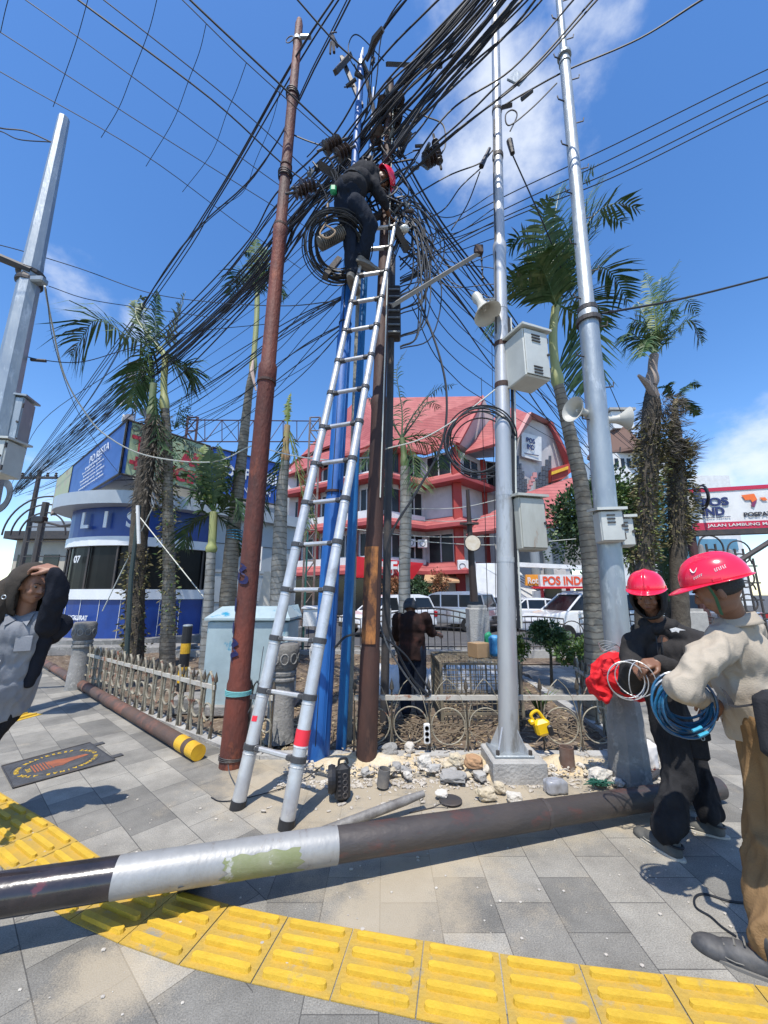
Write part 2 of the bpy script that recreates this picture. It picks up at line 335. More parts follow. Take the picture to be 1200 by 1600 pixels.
soil = mat('soil', (.075, .052, .035), .95, 0, (.19, .14, .095), 5, .9, 30, c3=(.30, .25, .19), s3=14, w3=(.57, .63))
def front(u):
    pts = [(-16, 17.2), (-9, 10.5), (-5.3, 7.35), (-1.5, 4.5), (-1.2, 4.3), (2.62, 4.3)]
    k = u*(len(pts)-1); i = min(int(k), len(pts)-2); f = k-i; return V((*pts[i], 0)).lerp(V((*pts[i+1], 0)), f)
def back(u): return V((-18, 19, 0)).lerp(V((-2.5, 10.6, 0)), min(1, u/.6)) if u < .6 else V((-2.5, 10.6, 0)).lerp(V((2.9, 10.4, 0)), (u-.6)/.4)
def soilf(u, v):
    p = front(u).lerp(back(u), v); h = noise.noise(p*2.2)*.06+noise.noise(p*7)*.03+noise.noise(p*19)*.012
    return V((p.x, p.y, -.03+h*(1-abs(2*v-1)**6) + .22*max(0, v-.35)))
MB().grid(soilf, 150, 90).struct('garden_soil', soil, 'all')
grid_ground('garden_ground', 2.76, 16, 9.21, 11.6, .02, soil)
# leaf litter, twigs: uncountable
mb = MB()
for i in range(5200):
    u, v = R.random()**.7, R.random()**1.3; u = .55+.45*u if R.random() < .8 else u
    p = soilf(u, v) + V((0, 0, .01)); a = R.uniform(0, 6.28); leafquad(mb, p, V((cos(a), sin(a), R.uniform(-.1, .3))), V((R.uniform(-.4, .4), R.uniform(-.4, .4), 1)), R.uniform(.03, .11), R.uniform(.01, .035))
mb.struct('leaf_litter', mat('dry_leaf', (.24, .16, .08), .8, 0, (.40, .33, .20), 3, c3=(.10, .06, .03), s3=6), kind='stuff', label='dry leaves, straw and twigs scattered over the garden soil')
mb = MB()     # kerb round the garden
for a, b in zip(FR[1:-1], FR[2:]):
    a, b = V((*a, 0)), V((*b, 0)); d = b-a; l = d.length; d.normalize(); nrm = V((-d.y, d.x, 0)); k = max(1, round(l/.6))
    for i in range(k):
        p, q = a+d*(l*i/k+.004), a+d*(l*(i+1)/k-.004)
        mb.add([p+V((0, 0, -.07)), q+V((0, 0, -.07)), q+nrm*.13+V((0, 0, -.07)), p+nrm*.13+V((0, 0, -.07)), p+V((0, 0, .035)), q+V((0, 0, .035)), q+nrm*.13+V((0, 0, .035)), p+nrm*.13+V((0, 0, .035))],
               [[3, 2, 1, 0], [4, 5, 6, 7], [0, 1, 5, 4], [1, 2, 6, 5], [2, 3, 7, 6], [3, 0, 4, 7]])
mb.struct('kerb', conc_pale)
# tactile paving, tile by tile along its curve
tac = mat('tactile_yellow', (.66, .42, .035), .6, 0, (.52, .33, .03), 7, .2, 60, c3=(.36, .28, .12), s3=5, w3=(.60, .72))
def strip(path, pitch, wid):
    s = spline(path, 24); out = []; acc = 0; last = s[0]; marks = [s[0]]
    for a, b in zip(s, s[1:]):
        seg = (b-a).length
        while acc+seg >= pitch: f = (pitch-acc)/seg; a = a.lerp(b, f); marks.append(a); seg = (b-a).length; acc = 0
        acc += seg
    for i in range(len(marks)-1):
        a, b = marks[i], marks[i+1]; d = (b-a).normalized(); n = V((-d.y, d.x, 0))
        d0 = (marks[i+1]-marks[max(i-1, 0)]).normalized(); d1 = (marks[min(i+2, len(marks)-1)]-marks[i]).normalized()
        n0, n1 = V((-d0.y, d0.x, 0)), V((-d1.y, d1.x, 0)); g = .003; h = .006+R.uniform(-.0012, .0012)
        A = [a+d*g-n0*wid/2, b-d*g-n1*wid/2, b-d*g+n1*wid/2, a+d*g+n0*wid/2]
        mb.add([p+V((0, 0, .001)) for p in A]+[p+V((0, 0, h)) for p in A], [[4, 5, 6, 7], [0, 1, 5, 4], [1, 2, 6, 5], [2, 3, 7, 6], [3, 0, 4, 7]])
        for k in range(4):
            w = ((k+.5)/4-.5)*wid; q0, q1 = a+d*.045+n0*w, b-d*.045+n1*w; hh = .017
            c = []
            for zz, e in ((h-.001, .0175), (hh+.006, .0145)):
                for j in range(5): an = pi/2+pi*j/4; c.append(q0+d*(cos(an)*e)+n*(sin(an)*e)+V((0, 0, zz)))
                for j in range(5): an = -pi/2+pi*j/4; c.append(q1+d*(cos(an)*e)+n*(sin(an)*e)+V((0, 0, zz)))
            bars.add(c, [list(range(10, 20))]+[[j, (j+1) % 10, 10+(j+1) % 10, 10+j] for j in range(10)])
mb = MB(); bars = MB()
strip([G(1620, 1690), G(1300, 1622), G(1000, 1582), G(800, 1553), G(560, 1508), G(400, 1476), G(262, 1440), G(120, 1378), G(20, 1300), G(-150, 1190), G(-330, 1100)], .335, .335)
tacb = mat('tactile_slab', (.50, .31, .035), .75, 0, (.40, .27, .06), 9, .3, 60, c3=(.26, .24, .19), s3=4, w3=(.56, .68))
mb.struct('tactile_paving', tacb); bars.struct('tactile_bars', tac)
mb = MB(); bars = MB(); strip([G(-60, 1140), G(20, 1119), G(46, 1112)], .34, .6); mb.add(bars.v, bars.f); mb.struct('tactile_paving_far', tac)
# ------------------------------------------------------------------ far setting
grid_ground('car_park', -40, 40, 11.6, 27, -.05, asph)
MB().box((8, 11.45, .03), (60, .3, .2)).struct('car_park_kerb', conc_pale)
roof_m = stripes('roof_tiles', (.34, .078, .075), (.13, .03, .03), 2, .30, .10, .7, c3=(.42, .12, .11), s3=1.2, bump=.6)
fascia = mat('fascia_red', (.42, .08, .075), .6, c2=(.34, .06, .06), scale=1)
pilas = mat('pilaster_red', (.40, .05, .035), .7, c2=(.33, .035, .03), scale=1.2)
wallw = mat('render_white', (.62, .60, .59), .85, 0, (.50, .49, .48), .8, .05, 10, c3=(.42, .40, .39), s3=.5)
soff = mat('soffit', (.30, .22, .21), .8)
winf = mat('window_frame', (.5, .5, .49), .5); wglass = mat('window_dark', (.012, .013, .015), .25, 0, (.035, .036, .038), .7, spec=.3)
def wall_quad(mb, a, b, z0, z1, th=.3):
    d = (b-a).normalized(); n = V((d.y, -d.x, 0))      # n: outward (towards camera if a is left of b)
    mb.add([V((a.x, a.y, z0)), V((b.x, b.y, z0)), V((b.x, b.y, z1)), V((a.x, a.y, z1))]+[V((p.x, p.y, z))-n*th for p, z in ((a, z0), (b, z0), (b, z1), (a, z1))], [[0, 1, 2, 3], [7, 6, 5, 4], [3, 2, 6, 7], [0, 4, 5, 1], [1, 5, 6, 2], [0, 3, 7, 4]])
def window_on(parent, a, b, u0, u1, z0, z1, nx=2, ny=1, m=wglass, fm=winf, off=.0, fr=.09):
    d = (b-a); n = V((d.y, -d.x, 0)).normalized(); e = d.normalized(); p, q = a+d*u0, a+d*u1; w = (q-p).length; c = (p+q)/2+n*(off+.04); M = Matrix((e, n*-1, V((0, 0, 1)))).transposed()
    f = MB(); zc = (z0+z1)/2; h = z1-z0
    for i in range(nx+1): f.box(c+e*(w*(i/nx-.5))+V((0, 0, zc)), (fr, .10, h+fr), M)
    for j in range(ny+1): f.box(c+n*.004+V((0, 0, z0+h*j/ny)), (w+fr*.9, .10, fr), M)
    fo = f.part('window_frame', fm, parent); MB().box(c-n*.03+V((0, 0, zc)), (w, .05, h), M).part('pane', m, fo)
def slab(name, m, parent, poly, th=.22): 
    poly = [V(p) for p in poly]; n = (poly[1]-poly[0]).cross(poly[2]-poly[0]).normalized()
    if n.z < 0: n = -n
    return MB().prism(poly, -n*th).part(name, m, parent)
# main building: faceted post office with stacked red eaves
B = T('post_office', 'white four-storey building with stacked red tiled eaves and steep gabled roofs', 'building', (4, 30, -.05))
A0, A1, A2, A3, A4, A5 = V((-10.5, 34, 0)), V((-.3, 27.2, 0)), V((3.2, 29.7, 0)), V((5.55, 27.9, 0)), V((8.3, 30.6, 0)), V((9.8, 31.2, 0))
facets = [(A0, A1), (A1, A2), (A2, A3), (A3, A4)]
mb = MB()
for a, b in facets: wall_quad(mb, a, b, -.05, 12.5)
wall_quad(mb, A4, V((16, 33, 0)), -.05, 12.5); mb.box((3, 38, 6.1), (24, 12, 12.3))
mb.part('wall', wallw, B)
for k, z in enumerate((3.25, 6.6, 10.0)):
    mb = MB(); ev = MB()
    for (a, b) in facets[:3]+([facets[3]] if k != 0 else [facets[3]]):
        d = (b-a); n = V((d.y, -d.x, 0)).normalized(); e = d.normalized(); ww = 1.15
        def off(p, q0, q1, s):
            return p
        # mitred outline: offset corner points along averaged normals
        idx = [A0, A1, A2, A3, A4]
        def nv(p):
            ns = [V(((y-x).y, -(y-x).x, 0)).normalized() for x, y in facets if (x-p).length < 1e-6 or (y-p).length < 1e-6]
            s = sum(ns, V((0, 0, 0))); s.normalize(); return s/max(.5, s.dot(ns[0]))
        oa, ob = a+nv(a)*ww, b+nv(b)*ww; up = V((0, 0, 1))
        mb.prism([oa+up*(z-.05), ob+up*(z-.05), b+up*(z+.75), a+up*(z+.75)], (0, 0, -.16))
        ev.prism([oa+up*(z-.22), ob+up*(z-.22), b+up*(z-.2), a+up*(z-.2)], (0, 0, -.05)); 
        f0, f1 = oa+n*.04+up*(z-.26), ob+n*.04+up*(z-.26); ev.prism([f0, f1, f1+up*.26, f0+up*.26], -n*.05)
    mb.part('tiled_eave', roof_m, B); ev.part('eave_board', fascia, B)
# windows and pilasters of each storey
for k, z in enumerate((0.0, 3.3, 6.65, 9.6)):
    if k:
        for u in (.03, .19, .34, .50, .66, .82, .965): 
            p = A0.lerp(A1, u); MB().box((p.x, p.y-.1, z+1.45), (.38, .38, 2.9)).part('pilaster', pilas, B)
        for u in (.05, .205, .36, .52, .68, .84): window_on(B, A0, A1, u+.02, u+.115, z+1.0, z+2.7, 2)
        for u0, u1 in ((.04, .42), (.55, .93)): window_on(B, A1, A2, u0, u1, z+.9, z+2.75, 2)
        for u in (.48,): p = A1.lerp(A2, u); MB().box((p.x-.1, p.y-.1, z+1.45), (.34, .34, 2.9)).part('pilaster', pilas, B)
        window_on(B, A2, A3, .12, .84, z+.55, z+2.75, 2, 1) if k != 2 else None
        b = MB(); wall_quad(b, A0+V((.4, -.6, 0)), A1+V((-.1, -.5, 0)), z+.15, z+.95, .12); b.part('balcony_wall', white, B)
        b = MB(); wall_quad(b, A1+V((.4, -.35, 0)), A2+V((0, -.35, 0)), z+.15, z+.85, .12); b.part('balcony_wall', white, B)
    if k == 3:
        window_on(B, A4, V((16, 33, 0)), .03, .36, z+.5, z+2.9, 2, 2)
        for p, q in ((A3, A4),): window_on(B, p, q, .2, .75, z+.7, z+2.5, 2, 2)
for p, w in ((A3, .62), (A4, .4)): MB().box((p.x-.12, p.y-.18, 6.3), (w, w, 12.5)).part('corner_column', pilas, B)
def at(px, py, Y): return P(px, py, Y)
# shopfront under the first eave
mb = MB(); wall_quad(mb, A0+V((0, -.45, 0)), A1+V((0, -.45, 0)), -.03, 2.7, .1); wall_quad(mb, A1+V((.1, -.3, 0)), A2+V((0, -.3, 0)), -.03, 2.7, .1); mb.part('shop_window', glass, B)
mb = MB(); wall_quad(mb, A1+V((-3, 1.2, 0)), A1+V((3.8, 1.7, 0)), 2.0, 3.3, .12)
sg = MB().prism([at(545, 902, 26.2), at(645, 905, 26.8), at(662, 880, 26.8), at(545, 868, 26.2)], (0, .3, 0)).part('shop_sign', redp, B)
text('KFC', at(616, 888, 26.5)+V((0, -.12, 0)), (1, .02, 0), (0, 0, 1), white, sg, w=1.9, h=.95, bold=.03)
aw = MB().prism([at(662, 908, 26.4), at(718, 908, 26.6), at(714, 898, 28), at(664, 898, 28)], (0, 0, -.12)).part('awning', mat('awning', (.42, .26, .14), .8), B)
# big roofs
slab('roof', roof_m, B, [at(470, 745, 31), at(530, 672, 36), at(600, 640, 38), at(600, 700, 28)])
slab('roof', roof_m, B, [at(396, 770, 34.5), at(470, 712, 33.5), at(530, 690, 30), at(530, 672, 38), at(470, 695, 40)][:4])
slab('roof', roof_m, B, [at(520, 712, 27.2), at(612, 693, 26.6), at(664, 706, 29), at(752, 620, 33), at(600, 648, 36), at(545, 640, 33)][:4])
slab('roof', roof_m, B, [at(592, 690, 26.5), at(664, 708, 29.2), at(712, 690, 27), at(753, 619, 34), at(650, 640, 37), at(560, 622, 36)])
slab('roof', roof_m, B, [at(440, 745, 32), at(592, 690, 26.4), at(560, 622, 36), at(500, 680, 38)])
# gable one: pale curved underside and rim
gb = MB().prism([at(708, 700, 28), at(712, 690, 27.2), at(754, 618, 30.2), at(772, 655, 31), at(772, 704, 31.2), at(738, 706, 30)], (.5, 1.6, 0)).part('gable', mat('gable_pale', (.5, .42, .40), .8, c2=(.42, .34, .33), scale=.6), B)
slab('roof_rim', fascia, B, [at(712, 690, 27), at(754, 617, 29.8), at(757, 620, 29.6), at(718, 692, 26.9)], .25)
slab('roof', roof_m, B, [at(727, 708, 28.6), at(771, 690, 29.4), at(771, 655, 31), at(768, 652, 31)], .2)
# gable two with the letters and stepped dark tiles
slab('roof', roof_m, B, [at(727, 706, 27.9), at(800, 686, 27.3), at(830, 648, 30), at(800, 636, 35), at(768, 655, 34)])
gw = MB().prism([at(799, 692, 27.8), at(824, 652, 28.8), at(856, 666, 30), at(878, 706, 31), at(889, 745, 31.6), at(886, 764, 31.6), at(800, 785, 28)], (.3, 1.2, 0)).part('gable_wall', wallw, B)
slab('roof', mat('roof_edge', (.46, .22, .20), .8, c2=(.55, .3, .28), scale=.8), B, [at(800, 690, 27), at(824, 645, 27.8), at(858, 661, 30), at(894, 736, 30.6), at(884, 738, 31.4), at(862, 690, 31.6), at(846, 670, 31.2), at(826, 657, 29.6)], .35)
slab('roof_rim', fascia, B, [at(855, 660, 29.8), at(860, 660, 29.8), at(897, 736, 30.2), at(888, 738, 30.6)], .3)
tl = mat('dark_tiles', (.05, .055, .07), .35, c2=(.08, .085, .10), scale=3)
for n0, (x0, x1, ys) in enumerate(((803, 824, (700, 712, 724, 736, 748)), (838, 862, (748, 738, 728, 718, 712)))):
    mb = MB()
    for i in range(5):
        xa = x0+(x1-x0)*i/5; xb = x0+(x1-x0)*(i+1)/5-.4; yt = ys[i]; Yd = 27.35+(xa-800)*.048
        for j in range(6):
            y0 = yt+(774-yt)*j/6; y1 = yt+(774-yt)*(j+1)/6-.8
            mb.prism([at(xa, y0, Yd), at(xb, y0, Yd), at(xb, y1, Yd), at(xa, y1, Yd)], (0, .12, 0))
    mb.part('dark_tile_panel', tl, B)
pk = mat('pink_trim', (.55, .25, .24), .7)
mb = MB()
for i in range(6): xa = 822+i*0-i*2.5+2; mb.prism([at(818+i*3, 776-i*6, 28.4), at(824+i*3, 776-i*6, 28.5), at(824+i*3, 768-i*6, 28.5), at(818+i*3, 768-i*6, 28.4)], (0, .15, 0))
mb.part('stepped_trim', pk, B)
for i, xx in enumerate((801, 864)): MB().prism([at(xx-2, 700+i*8, 27.6+i*3.2), at(xx+2, 700+i*8, 27.6+i*3.2), at(xx+3, 776, 27.6+i*3.2), at(xx-2, 776, 27.6+i*3.2)], (0, .3, 0)).part('gable_post', pilas, B)
sgn = MB().prism([at(815, 676, 28.1), at(846, 684, 29.2), at(846, 722, 29.2), at(815, 714, 28.1)], (-.05, -.15, 0)).part('emblem_panel', white, B)
e = (at(846, 684, 29.2)-at(815, 676, 28.1)); e.z = 0; o = V((-.1, -.2, 0))
text('POS', at(830, 690, 28.55)+o, e, (0, 0, 1), mat('navy', (.02, .03, .12), .5), sgn, w=.95, h=.42, bold=.03); text('IND', at(830, 700, 28.55)+o, e, (0, 0, 1), MATS['navy'], sgn, w=.8, h=.42, bold=.03)
MB().prism([at(820, 709, 28.3)+o, at(842, 713, 29)+o, at(842, 714, 29)+o, at(820, 710, 28.3)+o], (0, -.04, 0)).part('underline', MATS['navy'], sgn)
# low lean-to roof on the right, columns, ground floor
slab('roof', roof_m, B, [at(818, 774, 27), at(900, 745, 27.4), at(866, 818, 24.6), at(868, 819, 24.6), at(736, 832, 26), at(768, 800, 27.5)], .3)
slab('roof', roof_m, B, [at(806, 775, 26.6), at(905, 742, 28), at(870, 819, 24.4), at(806, 818, 24.6)], .3)
slab('roof', roof_m, B, [at(728, 836, 26.4), at(806, 818, 25), at(806, 790, 27), at(752, 806, 28)], .25)
MB().prism([at(880, 748, 29.5), at(896, 735, 29.5), at(896, 722, 29.5), at(862, 732, 29.5), at(862, 752, 29.5)], (0, 1, 0)).part('parapet', pilas, B)
MB().prism([at(862, 742, 29.3), at(888, 733, 29.3), at(888, 728, 29.3), at(862, 737, 29.3)], (0, .1, 0)).part('yellow_band', yellow, B)
gcol = mat('column_grey', (.22, .24, .25), .6)
for px in (858, 800, 838): q = at(px, 900, 25.2 if px != 800 else 26); MB().cyl((q.x, q.y, 0), (q.x, q.y, 5.6), .3, 16).part('round_column', gcol, B)
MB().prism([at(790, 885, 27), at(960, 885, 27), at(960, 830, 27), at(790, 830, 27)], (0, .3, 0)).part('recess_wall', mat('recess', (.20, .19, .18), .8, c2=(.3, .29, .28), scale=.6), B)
MB().prism([at(744, 962, 24.5), at(888, 962, 24.5), at(860, 945, 24.5), at(800, 880, 25), at(744, 880, 25)], (0, .4, 0)).part('stair_wall', white, B)
for i in range(3): MB().tube([at(800, 893+i*4, 24.3), at(886, 940+i*4, 23.8)], .03, 6).part('handrail', dsteel, B)
MB().prism([at(800, 885, 24.2), at(960, 892, 23.6), at(960, 886, 23.6), at(800, 878, 24.2)], (0, .4, 0)).part('canopy_edge', white, B)
r1 = MB().prism([at(820, 898, 23.9), at(854, 898, 23.8), at(854, 915, 23.8), at(820, 915, 23.9)], (0, -.2, 0)).part('shop_sign', mat('orange_sign', (.75, .30, .03), .5), B)
text("Roti'O", at(837, 907, 23.85)+V((0, -.23, 0)), (1, 0, 0), (0, 0, 1), white, r1, w=1.15, h=.4, bold=.02)
kz = T('red_booth', 'small red and white service booth with orange lettering in front of the post office', 'booth', (11.2, 23, -.05))
MB().box((11.6, 24.1, .9), (4.6, 1.6, 1.8)).part('wall', white, kz); MB().box((10.1, 23.2, .55), (1.4, .1, 1.1)).part('red_panel', redp, kz)
MB().box((10.0, 23.2, 1.55), (1.0, .12, .8)).part('window', glass, kz); MB().box((12.6, 23.26, 1.3), (2.4, .08, 1.2)).part('window', glass, kz)
MB().box((10.9, 23.2, 1.3), (.2, .14, 2.5)).part('red_post', redp, kz); MB().box((9.35, 23.2, 1.2), (.14, .14, 2.3)).part('red_post', redp, kz)
fs = MB().box((11.9, 23.1, 2.35), (5.4, .3, .75)).part('fascia', white, kz); MB().box((11.5, 23.05, 1.98), (5.6, .34, .12)).part('red_trim', redp, kz)
text('POS INDONESIA', (11.5, 22.93, 2.38), (1, 0, 0), (0, 0, 1), mat('orange_red', (.75, .08, .02), .5), fs, w=4.3, h=.5, bold=.03)
# air conditioners on the wall
for i, (px, py) in enumerate(((722, 892), (736, 893), (642, 855), (660, 856))):
    Y = 27 if i < 2 else 28.6; q = at(px, py, Y); a = T('air_conditioner', ['white air conditioner unit left of a pair beside the awning', 'white air conditioner unit right of a pair beside the awning', 'small white air conditioner on the balcony, left one', 'small white air conditioner on the balcony, right one'][i], 'air conditioner', q)
    MB().rbox(q+V((0, 0, .3)), (.62 if i < 2 else .7, .35, .9 if i < 2 else .6), .03).part('casing', white, a); MB().torus(q+V((0, -.19, .3)), .2, .02, V((0, 1, 0)), 16, 4).part('fan_grille', dsteel, a)
# ------------------------------------------------------------------ other far buildings
rb = T('office_tower', 'white and blue glass office block with stepped brown roof beyond the right palms', 'building', (40, 62, 0))
MB().box((36.5, 64, 8.5), (9, 10, 17)).part('wall', white, rb)
MB().box((40.6, 62.5, 6.8), (5.6, 8.5, 13.6)).part('glass_wall', mat('blue_glass', (.05, .16, .26), .12, c2=(.09, .24, .36), scale=.5, spec=.8), rb)
MB().box((46.8, 64, 7.2), (7, 9, 14.4)).part('wall', white, rb); MB().lathe((36.5, 62, 17), [(5.6, 0), (5.4, .4), (2.2, 3.2), (2.0, 3.6)], 4).part('roof', mat('brown_roof', (.14, .08, .06), .8), rb)
MB().box((36.4, 62, 21.6), (3.2, 3.2, 2.2)).part('roof_turret', white, rb); MB().box((36.4, 62, 22.9), (4, 4, .3)).part('turret_roof', conc_pale, rb)
for i in range(9): MB().box((32.8+i*.9, 58.9, 15.8), (.5, .1, 1.0)).part('window', glass, rb)
for z in (3, 6, 9, 12): MB().box((40.6, 58.15, z), (5.7, .12, .25)).part('floor_band', white, rb)
for z in (3.5, 6.5, 9.5, 12.3): MB().box((46.8, 59.4, z), (5.4, .12, 1.2)).part('window_band', MATS['blue_glass'], rb)
lb = T('shop_block', 'cream low shop block with dark roof far left behind the man in the jacket', 'building', (-34, 42, 0))
MB().box((-33, 44, 3.6), (11, 8, 7.2)).part('wall', mat('cream_wall', (.48, .43, .34), .85, c2=(.4, .36, .29), scale=.5), lb)
for i in range(4): MB().box((-37.2+i*2.7, 39.95, 4.9), (1.6, .1, 1.5)).part('window', glass, lb)
MB().box((-33, 43.5, 7.6), (12, 9, .8)).part('roof', dsteel, lb); MB().box((-35, 43.5, 8.6), (6, 6, 1.4)).part('roof_shed', mat('tin', (.3, .32, .34), .5, .4), lb)
for z in (2.2, 3.4): MB().box((-33, 39.9, z), (11.2, .15, .12)).part('ledge', conc_pale, lb)
lb = T('grey_house', 'pale grey house with pipes and a red lean-to roof left of the kiosk', 'building', (-24, 33, 0))
MB().box((-23.3, 35, 3.1), (4.6, 5, 6.2)).part('wall', mat('house_grey', (.46, .48, .48), .8, c2=(.36, .38, .38), scale=1), lb)
slab('roof', pilas, lb, [(-26, 32.2, 5.8), (-23, 32.2, 7.2), (-23, 35, 7.4), (-26, 35, 6)], .2)
for i in range(5): MB().box((-25+i*.8, 32.4, 3+.7*(i % 3)), (.45, .3, .5)).part('window', glass, lb)
for i in range(3): MB().cyl((-24.6+i, 32.35, 0), (-24.6+i, 32.35, 5.8), .07, 8).part('downpipe', dsteel, lb)
lb = T('dark_office', 'grey glass office floor seen between the palms left of the building', 'building', (-9.5, 30, 0))
MB().box((-11.6, 36, 4), (4.4, 6, 8)).part('wall', mat('slate', (.10, .12, .13), .4, c2=(.18, .2, .2), scale=1), lb)
for i in range(5):
    for z in (2.2, 4.4, 6.4): MB().box((-13.2+i*.8, 32.95, z), (.62, .08, 1.1)).part('window', glass, lb)
rb.scale = (1.1, 1, 1.42); rb.location.x += 4.5
# ------------------------------------------------------------------ police kiosk
K = T('police_kiosk', 'rounded blue and white police kiosk with dark windows and boards on its roof', 'kiosk', (-8, 13, .0))
arc = [V((-10.7, 14.2, 0)), V((-10.6, 13.1, 0)), V((-10.1, 12.25, 0)), V((-9.0, 11.72, 0)), V((-7.75, 11.62, 0)), V((-6.9, 12.15, 0)), V((-6.1, 13.0, 0))]
arc = spline(arc, 4); cen = V((-7.6, 14.6, 0)); fullp = arc+[V((-6.0, 13.1, 0)), V((-3.6, 15.6, 0)), V((-5.5, 18, 0)), V((-9.5, 17.6, 0))]
def ring(name, m, z0, z1, grow, pts=None):
    pts = pts or fullp; out = []
    for p in pts: d = (p-cen); d.z = 0; out.append(p+d.normalized()*grow+V((0, 0, z0)))
    return MB().prism(out, (0, 0, z1-z0)).part(name, m, K)
kblue = mat('kiosk_blue', (.012, .055, .27), .35, c2=(.01, .04, .2), scale=1.5); kwhite = mat('kiosk_white', (.74, .76, .78), .35, c2=(.64, .66, .68), scale=2); kgrey = mat('kiosk_grey', (.40, .43, .45), .4, .2, (.33, .36, .38), 1)
ring('plinth', concrete, -.05, .32, .55); lw = ring('lower_panel', kblue, .32, 1.42, 0); ring('lower_band', kwhite, 1.42, 1.72, .07)
ring('window_band', mat('kiosk_glass', (.006, .007, .008), .3, 0, (.012, .012, .012), .8, spec=.2), 1.72, 3.02, -.06); ring('upper_band', kwhite, 3.02, 3.30, .07); up_ = ring('blue_fascia', kblue, 3.30, 4.22, .02); ring('canopy', kgrey, 4.22, 4.62, .55)
ring('roof_wall', mat('roof_wall_grey', (.5, .5, .48), .6, c2=(.4, .4, .39), scale=1), 4.62, 5.5, -.35)
for p in arc[::3]:
    d = (p-cen).normalized(); q = p+d*.0; MB().box(q+V((0, 0, 2.37)), (.05, .05, 1.3)).part('mullion', dsteel, K)
for a, b in zip(arc[::2], arc[2::2]):
    q = a; d = (q-cen).normalized(); MB().box(q+d*.01+V((0, 0, .87)), (.012, .012, 1.1)).part('panel_joint', white, K)
mb = MB(); wall_quad(mb, V((-5.95, 13.0, 0)), V((-3.5, 15.5, 0)), .3, 4.25, .1); mb.part('side_panel', kgrey, K)
for z in (1.3, 2.3, 3.3): mb = MB(); wall_quad(mb, V((-5.94, 12.97, 0)), V((-3.48, 15.46, 0)), z, z+.02, .02); mb.part('panel_joint', dsteel, K)
def on_arc(px, z, off=.05):
    d = D(px, 850); best = None
    for a, b in zip(arc[7:], arc[8:]):
        for k in range(8):
            p = a.lerp(b, k/8); e = abs(atan2(p.x, p.y)-atan2(d.x, d.y))
            if best is None or e < best[0]: best = (e, p, (b-a).normalized())
    _, p, tg = best; return V((p.x, p.y, z))+V((tg.y, -tg.x, 0))*off, tg
for ch, px in (('L', 136), ('I', 166), ('S', 204), ('I', 262)):
    q, tg = on_arc(px, 3.80, .14); text(ch, q, tg, (0, 0, 1), kwhite, up_, h=.5, bold=.03, depth=.03)
for s, px, z, h in (('POS', 112, 1.14, .13), ('LAMBUNG MANGKURAT', 124, .9, .14), ('07', 127, 2.62, .22)):
    q, tg = on_arc(px, z); text(s, q, tg, (0, 0, 1), kwhite, lw, h=h, bold=.02, depth=.01)
# roof boards
def board(name, label, a, b, c, d, m, cat='billboard'):
    q = [V(p) for p in (a, b, c, d)]; n = (q[1]-q[0]).cross(q[3]-q[0]).normalized(); 
    if n.y > 0: n = -n
    t_ = T(name, label, cat, (q[0]+q[1])/2); pn = MB().prism(q, -n*.12).part('panel', m, t_)
    fr = MB()
    for x, y in zip(q, q[1:]+q[:1]): fr.tube([x-n*.0, y-n*.0], .035, 6)
    fr.part('frame', dsteel, t_)
    for u in (.1, .5, .9):
        x = q[0].lerp(q[1], u); y = q[3].lerp(q[2], u); MB().tube([y-n*.1, x-n*.1, V((x.x, x.y, 5.2))-n*.9], .03, 5).part('strut', dsteel, t_)
    return t_, pn, n
Cb, Ct = P(187, 740, 10.6), P(196, 656, 10.6); Ct.x = Cb.x; Ct = V((Cb.x, Cb.y, P(196, 656, 10.6).z))
Le, Re, Be = V((-14.6, 16.5, 0)), V((-6.1, 12.7, 0)), V((-4.1, 14.6, 0)); z0, z1 = Cb.z, Ct.z
def zz(p, z): return V((p.x, p.y, z))
t1, p1, n1 = board('kiosk_billboard', 'weathered green and blue notice board on the left edge of the kiosk roof', zz(Le, z0), zz(Cb, z0), zz(Cb, z1), zz(Le, z1), mat('board_blue', (.02, .07, .26), .4, c2=(.035, .10, .33), scale=1))
dl = (Cb-Le); dl.z = 0
MB().prism([zz(Le, z0+.03)+n1*.02, zz(Le+dl*.30, z0+.03)+n1*.02, zz(Le+dl*.30, z1-.03)+n1*.02, zz(Le, z1-.03)+n1*.02], n1*.01).part('green_poster', mat('poster_green', (.34, .42, .24), .6, c2=(.40, .34, .26), scale=1.1, c3=(.30, .10, .10), s3=.7), p1)
text('PO RESTA', zz(Le.lerp(Cb, .72), z1-.42)+n1*.03, dl, (0, 0, 1), kwhite, p1, w=2.2, h=.26)
for i, w in enumerate((2.0, 2.6, 2.2, 2.9, 2.6, 3.0)): text(['nomor', 'hotline pos', 'bantuan pos', 'hubungi pos polisi', 'melayani dan', 'mengayomi masyarakat'][i], zz(Le.lerp(Cb, .66), z1-.66-i*.14)+n1*.03, dl, (0, 0, 1), kwhite, p1, w=w, h=.085, bold=.01)
t2, p2, n2 = board('kiosk_billboard', 'pale green board with red lettering at the corner of the kiosk roof', zz(Cb, z0), zz(Re, z0), zz(Re, z1), zz(Cb, z1), mat('board_green', (.42, .50, .30), .5, c2=(.36, .44, .25), scale=1.5))
dr = Re-Cb; dr.z = 0; rl = mat('red_letter', (.45, .03, .05), .5); bt = mat('grey_letter', (.08, .10, .09), .5)
text('Orang', zz(Cb.lerp(Re, .19), z1-.22)+n2*.02, dr, (0, 0, 1), bt, p2, w=.75, h=.26); text('Minum', zz(Cb.lerp(Re, .80), z1-.22)+n2*.02, dr, (0, 0, 1), bt, p2, w=.8, h=.22)
